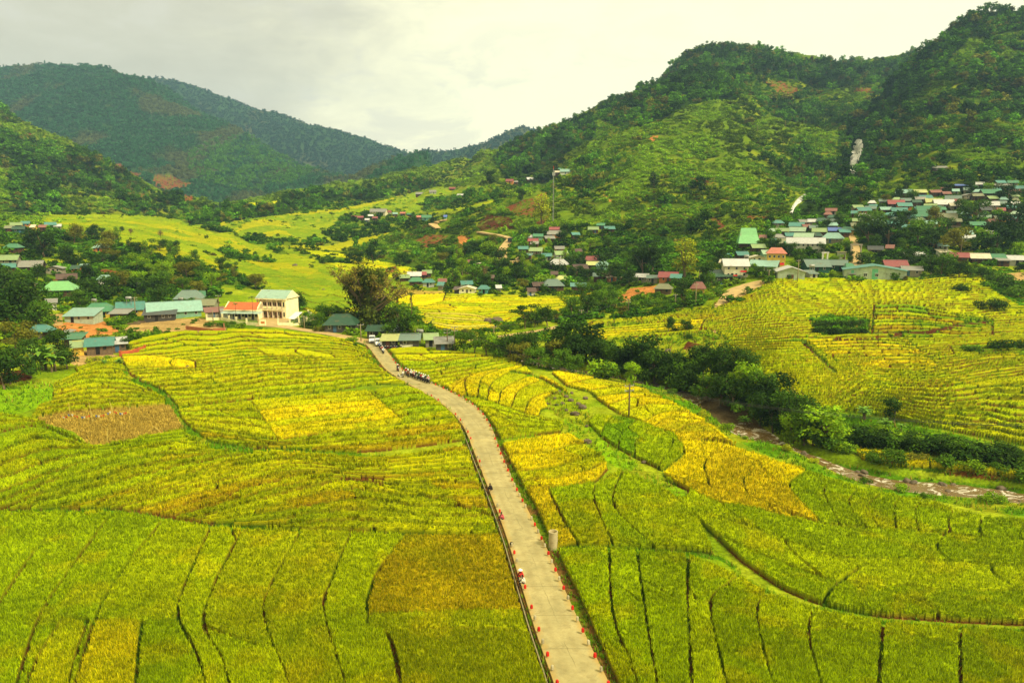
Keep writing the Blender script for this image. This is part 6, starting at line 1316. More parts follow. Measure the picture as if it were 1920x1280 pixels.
size = np.where(farm_, 5.5 + 4.5 * hu, np.where(wood, 5.0 + 8.5 * hu ** 2.2, np.where((cv == AUTO) & (sm > 0.53), 2.5 + 3.2 * hu, 1.3 + 2.0 * hu)))
size = np.where((cv == MEADOW) | (cv == WEED) | (cv == LIME), 0.6 + 1.1 * hu ** 2, size)
size = np.where((cv == RED) | (cv == ORANGE) | (cv == STUBBLE) | (cv == DIRT) | (cv == DARKSOIL), 0.5 + 1.2 * hu, size)
size = np.where(tk_, 2.0 + 5.0 * hu ** 2, size)
spx = size * FPX / y
dens = np.where(farm_, 2.0, np.where(wood, 2.8, np.where((cv == AUTO) & (rg_ < 0.86), 1.7, 1.0)))
dens = np.where((cv == RED) | (cv == DARKSOIL), 0.14, dens); dens = np.where((cv == ORANGE) | (cv == DIRT) | (cv == STUBBLE), 0.05, dens)
dens = np.where((cv == MEADOW), 0.30, dens); dens = np.where((cv == WEED) | (cv == LIME), 1.0, dens)
dens = np.where(tk_, 1.7, dens)
area = 2100 * 640 / N
prob = dens * area / np.maximum(spx * spx * 0.55, 0.5)
near_road = np.zeros(N, bool); q = (y < 215) & (np.abs(x) < 80); near_road[q] = polyd(x[q], y[q], ROAD_C) < 4
inriv = np.zeros(N, bool); q = (y > 60) & (y < 230); inriv[q] = polyd(x[q], y[q], RIVER) < 5.4
for nm_ in ('hill_track', 'upper_track', 'knoll_track', 'river_path', 'market_yard', 'village_road', 'school_yard', 'village_stair'):
    for o in [o for o in C.objects if o.name == nm_]:
        co = np.array([v.co[:2] for v in o.data.vertices])[::7]
        for i in range(0, len(co)):
            near = np.abs(x - co[i, 0]) + np.abs(y - co[i, 1]) < 6.0; near_road |= near
rough = (fd >= 0) & (y > 400); prob = np.where(rough, prob * 0.30 * (sm > 0.47), prob)
edge_ = (fd >= 0) & ((samp(fid, px + 9, py) < 0) | (samp(fid, px - 9, py) < 0) | (samp(fid, px, py + 4) < 0) | (samp(fid, px, py - 4) < 0)) & (y > 240); prob = np.where(edge_, 0.12, prob); size = np.where(edge_ | rough, 1.2 + 3.4 * hu ** 2, size); rough |= edge_
keep = ok & (rng.random(N) < prob) & ((fd < 0) | rough) & ~bl_ & ~near_road & ~inriv & (y > 60)
x, y, z, size, lay, cv, wood, farm_, big, sm, brownish, hu, tk_, clump = [v[keep] for v in (x, y, z, size, lay, cv, wood, farm_, big, sm, brownish, hu, tk_, clump)]
n = len(x); r1 = rng.random(n); r2 = rng.random(n)
ti = np.where(farm_ | wood, rng.integers(0, 4, n), rng.choice([0, 1, 4, 5, 4, 5], n)); ti = np.where((size < 2.2), rng.integers(4, 6, n), ti)
tint = np.empty((n, 3)); tint[:] = srgb(84, 116, 18)
def bl2(c, f):
    global tint
    f = np.clip(f, 0, 1)[:, None]; tint = tint * (1 - f) + c * f
bl2(srgb(122, 146, 24), sstep(0.45, 0.9, r1)); bl2(srgb(66, 100, 18), sstep(0.5, 0.75, big)); bl2(srgb(112, 96, 40), (r2 > 0.93) * 0.8)
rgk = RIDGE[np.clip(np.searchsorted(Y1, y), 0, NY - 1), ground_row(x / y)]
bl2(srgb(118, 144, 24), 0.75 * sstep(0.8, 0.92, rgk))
tint = np.where(wood[:, None], srgb(74, 110, 20) * (0.55 + 0.9 * r1 ** 1.3)[:, None], tint)
tint = np.where((wood & (r2 > 0.9))[:, None], srgb(110, 108, 40), tint)
tf = srgb(60, 106, 66) * (0.6 + 0.8 * r1)[:, None]; tb = srgb(136, 118, 72) * (0.7 + 0.5 * r1)[:, None]  # blue of distant haze is mixed into the far mountain leaf colour
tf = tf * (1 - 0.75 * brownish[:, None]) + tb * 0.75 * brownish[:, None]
tf = np.where((lay >= 4)[:, None], srgb(46, 84, 70) * (0.65 + 0.6 * r1)[:, None], tf); pxk, pyk = project(x, y, z); lightp = (lay == 3) & (np.hypot((pxk - 470) / 110, (pyk - 305) / 48) < 1.1) & (sm > 0.42)  # rear ranges get a bluer tint still, painted as if through more haze
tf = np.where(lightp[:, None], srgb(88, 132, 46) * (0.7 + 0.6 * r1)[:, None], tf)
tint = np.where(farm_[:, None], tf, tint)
tint = np.where(((cv == LIME))[:, None], srgb(128, 168, 20), tint); tint = np.where((cv == WEED)[:, None], srgb(92, 136, 16) * (0.7 + 0.7 * r1)[:, None], tint); tint = np.where((cv == MEADOW)[:, None], srgb(110, 140, 20), tint)
tint = np.where(tk_[:, None], srgb(70, 104, 18) * (0.55 + 0.95 * r1)[:, None], tint)
tint = tint * (0.85 + 0.3 * rng.random(n))[:, None] * np.where((wood | ~farm_) & (y > 300), 0.55 + 0.95 * sstep(0.34, 0.66, clump), 1.0)[:, None] * [0.94, 1.0, 0.8]
def scatter(name, sel, label, cat):
    me = bpy.data.meshes.new(name); k = int(sel.sum()); me.vertices.add(k)
    me.vertices.foreach_set('co', np.stack([x[sel], y[sel], z[sel] - size[sel] * 0.06], 1).astype(np.float32).ravel())
    for nm, ty, arr in (('sc', 'FLOAT', size[sel]), ('rot', 'FLOAT', rng.random(k) * 6.28), ('idx', 'INT', ti[sel]), ('wx', 'FLOAT', 0.9 + 0.5 * rng.random(k))):
        a_ = me.attributes.new(nm, ty, 'POINT'); a_.data.foreach_set('value', arr.astype(np.int32 if ty == 'INT' else np.float32))
    a_ = me.attributes.new('tint', 'FLOAT_COLOR', 'POINT'); cc = np.ones((k, 4), np.float32); cc[:, :3] = tint[sel]; a_.data.foreach_set('color', cc.ravel())
    o = bpy.data.objects.new(name, me); C.objects.link(o); tag(o, label, cat, kind='stuff')
    coll = bpy.data.collections.new(name + '_kinds')
    for i, m_ in enumerate(FT_): t_ = bpy.data.objects.new('forest_crown', m_); t_.name = 'crown_kind_%d' % i; coll.objects.link(t_)
    ng = bpy.data.node_groups.new(name, 'GeometryNodeTree')
    ng.interface.new_socket('Geometry', in_out='INPUT', socket_type='NodeSocketGeometry'); ng.interface.new_socket('Geometry', in_out='OUTPUT', socket_type='NodeSocketGeometry')
    gi = ng.nodes.new('NodeGroupInput'); go = ng.nodes.new('NodeGroupOutput'); ip = ng.nodes.new('GeometryNodeInstanceOnPoints'); ci = ng.nodes.new('GeometryNodeCollectionInfo')
    ci.inputs['Collection'].default_value = coll; ci.inputs['Separate Children'].default_value = True; ci.inputs['Reset Children'].default_value = True
    def na(nm, ty):
        q = ng.nodes.new('GeometryNodeInputNamedAttribute'); q.data_type = ty; q.inputs['Name'].default_value = nm; return q.outputs['Attribute']
    ip.inputs['Pick Instance'].default_value = True
    cr = ng.nodes.new('ShaderNodeCombineXYZ'); ng.links.new(na('rot', 'FLOAT'), cr.inputs[2])
    cs = ng.nodes.new('ShaderNodeCombineXYZ'); mu = ng.nodes.new('ShaderNodeMath'); mu.operation = 'MULTIPLY'; s_ = na('sc', 'FLOAT'); ng.links.new(s_, mu.inputs[0]); ng.links.new(na('wx', 'FLOAT'), mu.inputs[1])
    ng.links.new(mu.outputs[0], cs.inputs[0]); ng.links.new(mu.outputs[0], cs.inputs[1]); ng.links.new(s_, cs.inputs[2])
    L = ng.links.new; L(gi.outputs[0], ip.inputs['Points']); L(ci.outputs[0], ip.inputs['Instance']); L(na('idx', 'INT'), ip.inputs['Instance Index']); L(cr.outputs[0], ip.inputs['Rotation']); L(cs.outputs[0], ip.inputs['Scale']); L(ip.outputs[0], go.inputs[0])
    md = o.modifiers.new('growth', 'NODES'); md.node_group = ng
    return o
scatter('mountain_forest', farm_, 'forest covering the far left mountains, its green tinted blue for distant haze', 'forest')
scatter('hill_woods', wood & ~farm_, 'dark broadleaf woods along the ridges, gorge and slopes of the nearer hills', 'forest')
scatter('hill_scrub', ~wood & ~farm_ & (y > 300), 'mixed green scrub and small trees over the nearer hillsides', 'scrub')
scatter('bank_scrub', ~wood & ~farm_ & (y <= 300), 'green weeds and low bushes along banks, ditches and plot edges', 'weeds')
from collections import Counter
print('KINDS', Counter(o.name.split('.')[0] for o in C.objects if o.parent is None).most_common(14))
print('SCATTER', n, 'TREES', len(TREES), 'HOUSES', len(HOUSES))
# grass blades on the banks and verges close to the camera
N = 60000
px = rng.random(N) * 2080 - 80; py = 600 + rng.random(N) * 740
hx, hy, hz, ok = hit(px, py); cv = samp(cover, px, py); fd = samp(fid, px, py); c = ground_row(aof(px, py)); ri = np.clip(np.searchsorted(Y1, hy), 0, NY - 1)
vg = verge[ri, c] & (DROAD[ri, c] > ROADHALF - 0.05) & ~ditch[ri, c]
bund = (fd >= 0) & ~crop[ri, c]
g = ok & (((cv == WEED) | (cv == LIME) | (cv == MEADOW)) & (fd < 0) | vg | bund & (rng.random(N) < 0.6)) & (DRIV[ri, c] > 5.0) & (DROAD[ri, c] > ROADHALF - 0.05) & (hy < 300) & ~samp(block, px, py)
P = np.stack([hx, hy, hz], 1)[g]; cvg = cv[g]; k = len(P)
ca = np.where((cvg == LIME)[:, None], srgb(134, 172, 20), np.where((cvg == MEADOW)[:, None], srgb(150, 156, 24), srgb(104, 142, 18))); cb = np.where((rng.random(k) < 0.3)[:, None], srgb(150, 124, 52), srgb(84, 120, 16))
gb = blades('bank_grass', P, ca, cb, 0.42 * np.clip(hy[g] / 80, 0.8, 2.4), 4, 0.8, '', '', 0.6, 8, 0.12); tag(gb, 'rough green grass on field banks, ditches and road verges', 'grass', kind='stuff')
# short dry straw on the harvested plot
N = 9000
px = 55 + rng.random(N) * 300; py = 750 + rng.random(N) * 95
hx, hy, hz, ok = hit(px, py); g = ok & (samp(cover, px, py) == STUBBLE)
P = np.stack([hx, hy, hz], 1)[g]; k = len(P)
gb = blades('straw_stubble', P, np.tile(srgb(186, 158, 64), (k, 1)), np.tile(srgb(140, 122, 50), (k, 1)), np.full(k, 0.45), 3, 0.6, '', '', 0.6, 9, 0.12); tag(gb, 'pale brown straw stubble on the harvested plot at the left', 'stubble', kind='stuff')
# ------------------------------------------------------------------ the big bare-crowned tree by the road end
random.seed(5)
p = hit1(690, 616); u = p.y / FPX
o = thing('big_tree', p, 0, 'huge old tree with dark leafy core and sparse brown outer crown by the road end', 'tree')
rr = np.random.default_rng(12); Hh = 138 * u; Wd = 86 * u
mb = MB(); tips = []
mb.tube([(0, 0, -1), (0.1, 0, Hh * 0.12), (-0.1, 0.1, Hh * 0.26)], [1.5, 1.1, 0.9], 9)
for k in range(15):
    t = k / 15 * 6.283 + rr.random() * 0.5; R1 = Wd * (0.45 + 0.55 * rr.random()); zt = Hh * (0.55 + 0.42 * rr.random()) * (1 - 0.25 * (R1 / Wd) ** 2)
    b0 = Vector((0, 0, Hh * (0.12 + 0.16 * rr.random()))); e = Vector((R1 * math.cos(t), 0.7 * R1 * math.sin(t), zt)); m_ = b0.lerp(e, 0.5) + Vector((0, 0, Hh * 0.06))
    mb.tube([b0, b0.lerp(m_, 0.5) + Vector((rr.normal() * 0.3, rr.normal() * 0.3, 0.3)), m_, e], [0.55, 0.4, 0.26, 0.07], 6); tips.append((m_, e))
    for j in range(5):
        s0 = m_.lerp(e, rr.random() * 0.8); q = s0 + Vector((rr.normal() * 1.6, rr.normal() * 1.6, 0.6 + rr.random() * 2.0)); mb.tube([s0, s0.lerp(q, 0.5) + Vector((0, 0, 0.3)), q], [0.12, 0.08, 0.03], 4); tips.append((s0, q))
mb.build('trunk', M_BARK, o, smooth=True)
core = []; cr_ = []
for k in range(30):
    z = Hh * (0.10 + 0.68 * k / 29); r_ = Wd * (0.08 + 0.40 * rr.random()); t = rr.random() * 6.28
    core.append((r_ * math.cos(t) + Wd * 0.06, r_ * math.sin(t), z)); q = Wd * (0.14 + 0.10 * rr.random()); cr_.append((q, q, q * 1.2))
V, F, col = leaves(rr, core, cr_, 11000, 0.5, shell=0.3, lobevar=0.35)
c = mesh_np('leafy_core', V, F, M_LEAF, col, parent=o); c.color = (*srgb(78, 88, 22), 1)
outs = [tuple(e) for _, e in tips] + [tuple(m_.lerp(e, 0.6)) for m_, e in tips]; V, F, col = leaves(rr, outs, [(1.9, 1.9, 1.3)] * len(outs), 4600, 0.32, shell=0.1, lobevar=0.3)
c = mesh_np('outer_leaves', V, F, M_LEAF, col, parent=o); c.color = (*srgb(134, 124, 46), 1)
# two bare trees
def bare_tree(px, py, hpx, label):
    p = hit1(px, py); h = hpx * p.y / FPX; o = thing('bare_tree', p, random.random() * 6, label, 'tree'); rr = np.random.default_rng(int(px)); mb = MB()
    mb.tube([(0, 0, -0.3), (0.05, 0, h * 0.4), (0, 0.05, h * 0.85)], [0.14, 0.1, 0.04], 6)
    for k in range(14):
        z = h * (0.3 + 0.55 * rr.random()); t = rr.random() * 6.28; r_ = h * 0.22
        mb.tube([(0, 0, z), (r_ * 0.5 * math.cos(t), r_ * 0.5 * math.sin(t), z + h * 0.1), (r_ * math.cos(t), r_ * math.sin(t), z + h * 0.22)], [0.06, 0.04, 0.015], 4)
    mb.build('trunk', M_BARK, o); V, F, col = leaves(rr, [(0, 0, h * 0.7)], [(h * 0.3, h * 0.3, h * 0.32)], 260, 0.3, shell=0.2); c = mesh_np('crown', V, F, M_LEAF, col, parent=o); c.color = (*srgb(124, 104, 60), 1)
bare_tree(302, 452, 22, 'larger leafless brown tree on the wooded left slope below the far fields'); bare_tree(246, 444, 16, 'smaller leafless brown tree on the left slope near the far fields')
bare_tree(908, 530, 34, 'leafless greyish tree right of the red roofed house behind the middle fields'); bare_tree(1482, 792, 70, 'thin pale leafless tree rising from the river bank trees'); bare_tree(1108, 470, 14, 'small purplish bare tree above the middle hamlet')
# banana plants and palms
M_BAN = attr_mat('banana_leaf', noise=((1.0, 0.15),), rough=0.45, spec=0.3, transl=0.3, objvar=1)
def frond_mesh(name, nl, L, Wl, droop, seed, up0=1.1, seg=6, split=False):
    rr = np.random.default_rng(seed); V = []; F = []; col = []
    for k in range(nl):
        t = k * 2.4 + rr.random() * 0.5; el = up0 * (0.45 + 0.65 * rr.random()); p_ = np.zeros(3); b0 = len(V); v_ = 0.8 + 0.5 * rr.random()
        for j in range(seg + 1):
            f = j / seg; a_ = el - droop * f * f * 1.6; d = np.array([math.cos(t) * math.cos(a_), math.sin(t) * math.cos(a_), math.sin(a_)])
            if j: p_ = p_ + d * L / seg
            s_ = np.array([-math.sin(t), math.cos(t), 0]); w = Wl * math.sin(math.pi * min(1, 0.12 + 0.86 * f)) * (0.6 if split and j % 2 else 1)
            V += [p_ + s_ * w - [0, 0, w * 0.3], p_.copy(), p_ - s_ * w - [0, 0, w * 0.3]]; col += [[v_] * 3] * 3
        for j in range(seg):
            a_ = b0 + 3 * j; F += [(a_, a_ + 1, a_ + 4, a_ + 3), (a_ + 1, a_ + 2, a_ + 5, a_ + 4)]
    return np.array(V), np.array(F), np.array(col)
BV = [frond_mesh('x', 9, 1.9, 0.30, 0.9, s) for s in (1, 2)]; PV = frond_mesh('x', 13, 1.7, 0.22, 1.3, 5, 0.9, 8, True)
nb_ = [0]
def banana(px, py, hpx, label, col=srgb(110, 150, 30)):
    p = hit1(px, py); h = hpx * p.y / FPX; k = h / 3.4; o = thing('banana_plant', p, random.random() * 6, label, 'banana plant', 'banana plants'); nb_[0] += 1
    for j in range(3):
        a_ = j * 2.1; x, y = (0.5 * k * math.cos(a_), 0.5 * k * math.sin(a_)) if j else (0, 0); hh = (1.7 - 0.35 * j) * k
        mb = MB(); mb.tube([(x, y, -0.3), (x, y, hh)], [0.16 * k, 0.09 * k], 7); st = mb.build('stem', M_BARK, o)
        V, F, cc = BV[j % 2]; c = mesh_np('leaf_crown', V * k * (1 - 0.12 * j) + [x, y, hh - 0.05], F, M_BAN, cc, smooth=True, parent=o); c.color = (*col, 1)
for q in [(78, 694, 66, 'large banana plant with bright young leaf at the left edge bushes'), (104, 696, 50, 'banana plant beside the rounded bushes below the tin shed at left'), (1618, 786, 36, 'banana plant left of the lone round tree above the river bank'), (1288, 716, 26, 'banana plant on the pasture bank above the river trees'), (1145, 660, 26, 'banana plant behind the darkest trees at the river bend'), (1690, 808, 22, 'small banana plant under the lone round tree'), (1660, 806, 30, 'tall banana plant just left of the lone round tree trunk'), (1125, 672, 26, 'banana plant at the foot of the big river bank tree'), (225, 686, 20, 'low banana plant at the edge of the golden plot on the left'), (196, 686, 18, 'low banana plant below the tin shed at the left'), (1395, 800, 30, 'banana plant leaning over the river rapids'), (42, 585, 44, 'tall banana plant by the white roofed garage at left'), (1868, 470, 16, 'banana plant on the bank above the bottom row of the right village')]: banana(*q)
def palm(px, py, hpx, label):
    p = hit1(px, py); h = hpx * p.y / FPX; o = thing('areca_palm', p, random.random() * 6, label, 'palm')
    mb = MB(); mb.tube([(0, 0, -0.3), (0.05, 0, h * 0.45), (0, 0, h * 0.86)], [0.13, 0.1, 0.09], 7); mb.build('trunk', M_BARK, o, smooth=True)
    V, F, cc = PV; c = mesh_np('fronds', V * 0.95 + [0, 0, h * 0.84], F, M_BAN, cc, parent=o); c.color = (*srgb(92, 112, 34), 1)
palm(475, 601, 52, 'tall thin areca palm in front of the school building'); palm(443, 600, 36, 'short areca palm in front of the orange roofed school wing')
# ------------------------------------------------------------------ guard stones
GC_ = {'red': srgb(206, 38, 22), 'white': srgb(176, 164, 122)}
def stone_mesh(col):
    mb = MB(); mb.box((0, 0, 0.16), (0.24, 0.24, 0.38), 0, 0.84); o = mb.build('guard_stone', M_OBJ, bevel=0.045); return o
protos = {}
def along(P, y0, y1, step):
    out = []; s = 0; nxt = 0
    for a_, b_ in zip(P[:-1], P[1:]):
        ln = np.hypot(*(b_ - a_))
        while nxt <= s + ln:
            q = a_ + (b_ - a_) * (nxt - s) / ln; d = (b_ - a_) / ln
            if y0 <= q[1] <= y1: out.append((q, d))
            nxt += step
        s += ln
    return out
for side, P, sg in (('right', RR2, -1), ('left', RL2, 1)):
    cnt = {'red': 0, 'white': 0}
    for i, (q, d) in enumerate(along(P, 47.6, 170 if side == 'right' else 140, 1.75)):
        cname = 'red' if i % 2 == 0 else 'white'
        if random.random() < (0.05 if side == 'right' else 0.3) and q[1] > 60: continue
        n_ = np.array([-d[1], d[0]]) * sg * -0.22
        if cname not in protos: protos[cname] = o = stone_mesh(cname)
        else: o = protos[cname].copy(); C.objects.link(o)
        o.location = (q[0] + n_[0], q[1] + n_[1], 0.21); o.rotation_euler = (random.uniform(-0.06, 0.06), random.uniform(-0.06, 0.06), math.atan2(d[1], d[0]) + random.uniform(-0.15, 0.15))
        cc = GC_[cname] * random.uniform(0.8, 1.1); o.color = (*cc, 1)
        tag(o, f"{ordinal(cnt[cname])} {cname} guard stone on the {side} road edge counting from nearest", 'guard stone', f'{cname} guard stones along the road'); cnt[cname] += 1
# concrete standing pipe by the road
p = hit1(1037, 1029); o = thing('concrete_pipe', (p.x, p.y, 0.0), 0, 'upright concrete well ring pillar standing beside the road in the near right field', 'pipe')
for k in range(2):
    mb = MB(); z0 = -0.2 + k * 0.98
    mb.lathe([(0.46, z0), (0.46, z0 + 0.9), (0.48, z0 + 0.92), (0.48, z0 + 0.97)] + ([(0.40, z0 + 0.97), (0.38, z0 + 0.6)] if k else []), 22); mb.build('ring', simple_mat('pipe_concrete', col=srgb(176, 160, 112), noise=2.5, amt=0.2, stain=tuple(srgb(112, 96, 60))) if k == 0 else bpy.data.materials['pipe_concrete'], o, smooth=False)
# ------------------------------------------------------------------ poles, wires, mast
def pole(px, py, hpx, label, wood=False, arms=2, dx=0):
    p = hit1(px, py); h = hpx * p.y / FPX; o = thing('utility_pole', p, R(20), label, 'utility pole', 'utility poles in the valley')
    mb = MB(); mb.tube([(0, 0, -0.8), (dx, 0, h)], [0.17, 0.11], 8); mb.build('pole', M_WOODP if wood else M_CONC, o, smooth=True)
    for a_ in range(arms):
        z = h - 0.35 - a_ * 0.8; mb = MB(); mb.box((dx, 0.12, z), (1.7, 0.1, 0.12)); ar = mb.build('crossarm', M_STEEL, o)
        for s_ in (-0.75, 0, 0.75): mb = MB(); mb.lathe([(0.05, z + 0.06), (0.07, z + 0.14), (0.04, z + 0.26)], 7, (dx + s_, 0.12, 0)); mb.build('insulator', M_OBJ, ar, col=srgb(190, 180, 160))
    return p + Vector((0, 0, h))
pA = pole(853, 662, 52, 'pale concrete utility pole right of the roadside sheds')
pA2 = pole(839, 660, 46, 'dark wooden utility pole just left of the pale pole at the sheds', True)
pB = pole(1179, 784, 68, 'tall dark utility pole standing in the golden terraces', True)
pC = pole(1178, 592, 32, 'wooden utility pole left of the two lone round trees', True)
pole(926, 634, 24, 'small pole by the river path with a lamp bar', False, 1); pole(1090, 602, 22, 'short pole among trees behind the river bend', False, 1)
pole(1266, 575, 24, 'pale pole with crossarm left of the small yellow house', False, 1); pole(1304, 575, 44, 'thin grey pole in front of the small yellow house', False, 1); pole(772, 596, 34, 'thin dark wooden pole in the middle fields right of the big tree', True, 0)
pole(1049, 508, 26, 'thick pale pole in front of the white roofed house in the middle hamlet', False, 1); pole(996, 494, 20, 'pole between the lime and teal roofs of the middle hamlet', False, 1); pole(68, 558, 28, 'pole left of the bright light green roof', False, 1)
pole(255, 596, 40, 'concrete pole with transformer right of the teal roofed yellow house', False, 2); pole(400, 606, 26, 'thin lamp pole beside the bare plot', False, 0); pole(412, 600, 48, 'thin dark pole left of the orange roofed school wing', True, 1); pole(571, 617, 26, 'thin lamp pole in front of the right school wall', False, 1)
pole(677, 640, 34, 'pale lamp pole behind the parked white cars', False, 1); pole(1441, 529, 24, 'grey pole beside the cream shop', False, 1); pole(1495, 530, 44, 'tall thin pole in front of the pale green hall', False, 1); pole(1311, 528, 24, 'thin pole left of the shop awning', False, 0); pole(1340, 530, 20, 'pale lamp pole at the shop awning', False, 1)
pole(1626, 488, 16, 'white lamp post right of the village stair', False, 1); pole(925, 488, 14, 'pole left of the sandy hill track', False, 1)
for px_, py_, h_, w_ in ((1350, 262, 12, 'leftmost'), (1420, 250, 14, 'second from left'), (1472, 240, 13, 'third from left'), (1527, 226, 8, 'rightmost')): pole(px_, py_, h_, f'{w_} of the four white line poles crossing the middle hill', False, 0)
M_WIRE = simple_mat('cable', col=srgb(40, 40, 34), rough=0.5)
def wire(a_, b_, sag, label, offs=((-0.7, 0), (0, 0.25), (0.7, 0)), r=0.022):
    mb = MB()
    for ox, oz in offs:
        pts = []
        for k in range(21):
            t = k / 20; q = a_.lerp(b_, t); pts.append(q + Vector((ox, 0, oz - 0.3 - sag * 4 * t * (1 - t))))
        mb.tube(pts, r, 4)
    tag(mb.build('power_line', M_WIRE), label, 'cable')
pD = Vector((86.0, 92.0, 7.0)); pE = Vector((-38, 150, 9))
wire(pA, pB, 1.3, 'three power lines from the shed pole to the pole in the golden terraces'); wire(pB, pD, 2.2, 'three power lines running from the terrace pole over the river to the right'); wire(pA2, pC, 2.0, 'thin power lines crossing behind the river trees', ((0, 0), (0.5, 0)))
p = hit1(1037, 417); u = p.y / FPX; h = 97 * u; o = thing('cell_tower', p, 0, 'slender lattice phone mast above the middle hamlet', 'mast')
mb = MB(); rt = 0.42; legs = [(rt * math.cos(a_), rt * math.sin(a_)) for a_ in (0.5, 2.6, 4.7)]
for x, y in legs: mb.tube([(x, y, -1), (x * 0.55, y * 0.55, h)], 0.07, 5)
n_ = 26
for k in range(n_):
    for i in range(3):
        f0, f1 = k / n_, (k + 1) / n_; a_, b_ = legs[i], legs[(i + 1) % 3]; s0, s1 = 1 - 0.45 * f0, 1 - 0.45 * f1
        mb.tube([(a_[0] * s0, a_[1] * s0, h * f0), (b_[0] * s1, b_[1] * s1, h * f1)], 0.035, 4, False)
mb.build('lattice', M_STEEL, o)
for i in range(3):
    mb = MB(); a_ = i * 2.09; mb.box((0.8 * math.cos(a_), 0.8 * math.sin(a_), h * 0.9), (0.28, 0.28, 1.9), a_); mb.build('antenna', M_OBJ, o, col=srgb(224, 222, 206))
mb = MB(); mb.tube([(0, 0, h - 0.5), (0, 0, h + 1.6)], 0.16, 6); mb.build('top_rod', M_OBJ, o, col=srgb(196, 70, 40))
# ------------------------------------------------------------------ vehicles
def car(loc, rz, label, col, pickup=False):
    o = thing('parked_car', loc, rz, label, 'car')
    prof = [(-2.2, 0.35), (-2.25, 0.8), (-2.15, 1.0), (-1.9, 1.08), (-1.45, 1.70), (0.35, 1.74), (1.05, 1.12), (2.05, 0.98), (2.25, 0.75), (2.25, 0.35)]
    mb = MB(); hw = 0.88; V = []
    for s_ in (-1, 1):
        for x, z in prof: V.append((s_ * (hw if z < 1.1 else hw * 0.84), x, z))
    n = len(prof); F = [tuple(range(n)), tuple(reversed(range(n, 2 * n)))] + [(i, i + n, (i + 1) % n + n, (i + 1) % n) for i in range(n)]
    mb.add(V, F); mb.build('body', M_PAINT, o, col=col)
    def quad(nm, pts, th=0.02, m=M_GLASS, c=None):
        mb = MB(); a_, b_, c_ = (Vector(q) for q in pts[:3]); nr = (b_ - a_).cross(c_ - a_).normalized() * th
        mb.add([Vector(q) + nr for q in pts] + [Vector(q) - nr for q in pts], [(0, 1, 2, 3), (7, 6, 5, 4), (0, 4, 5, 1), (1, 5, 6, 2), (2, 6, 7, 3), (3, 7, 4, 0)]); return mb.build(nm, m, o, col=c)
    quad('windscreen', [(-0.66, 0.50, 1.62), (0.66, 0.50, 1.62), (0.74, 0.98, 1.20), (-0.74, 0.98, 1.20)]); quad('rear_window', [(-0.66, -1.56, 1.56), (0.66, -1.56, 1.56), (0.74, -1.84, 1.16), (-0.74, -1.84, 1.16)])
    for s_ in (-1, 1):
        quad('side_window', [(s_ * 0.815, 0.3, 1.60), (s_ * 0.815, -0.55, 1.62), (s_ * 0.88, -0.55, 1.14), (s_ * 0.88, 0.75, 1.14)]); quad('side_window', [(s_ * 0.815, -0.65, 1.62), (s_ * 0.815, -1.35, 1.60), (s_ * 0.88, -1.6, 1.16), (s_ * 0.88, -0.65, 1.14)])
        mb = MB(); mb.box((s_ * 0.66, 2.24, 0.78), (0.36, 0.08, 0.18)); mb.build('headlight', M_OBJ, o, col=srgb(230, 230, 220)); mb = MB(); mb.box((s_ * 0.72, -2.23, 0.86), (0.28, 0.08, 0.22)); mb.build('tail_light', M_OBJ, o, col=srgb(170, 24, 16))
        for y in (-1.35, 1.4):
            mb = MB(); mb.tube([(s_ * 0.74, y, 0.34), (s_ * 0.93, y, 0.34)], 0.34, 16); w = mb.build('wheel', M_DARK, o); mb = MB(); mb.tube([(s_ * 0.9, y, 0.34), (s_ * 0.95, y, 0.34)], 0.2, 10); mb.build('rim', M_STEEL, w)
    mb = MB(); mb.box((0, 2.25, 0.66), (1.0, 0.06, 0.2)); mb.build('grille', M_DARK, o); mb = MB(); mb.box((0, 2.27, 0.42), (1.72, 0.1, 0.16)); mb.build('bumper', M_OBJ, o, col=srgb(60, 60, 56)); return o
M_PAINT = simple_mat('car_paint', rough=0.25, spec=0.5, amt=0.05)
def onroad(px, py, dz=0.24): q = hit1(px, py); return (q.x, q.y, q.z + dz)
car(onroad(709.5, 649), R(196), 'white car nearest the camera parked at the road end beside the sheds', srgb(236, 232, 216)); car(onroad(698, 643), R(192), 'silvery white car parked behind the other at the road end', srgb(214, 210, 196))
q = hit1(957, 455); o = thing('truck', (q.x, q.y, q.z + 0.45), R(165), 'dark truck driving down the sandy track above the middle hamlet', 'truck')
mb = MB(); mb.box((0, 1.9, 1.25), (1.9, 1.6, 1.7), 0, 0.92); cab = mb.build('cab', M_PAINT, o, col=srgb(44, 50, 44)); mb = MB(); mb.box((0, 2.68, 1.65), (1.6, 0.08, 0.7)); mb.build('windscreen', M_GLASS, cab)
mb = MB(); mb.box((0, -0.9, 1.45), (2.05, 3.9, 1.9)); mb.build('cargo_box', M_OBJ, o, col=srgb(52, 56, 46))
for s_ in (-1, 1):
    for y in (-2.1, 1.8): mb = MB(); mb.tube([(s_ * 0.75, y, 0.42), (s_ * 1.0, y, 0.42)], 0.42, 14); mb.build('wheel', M_DARK, o)
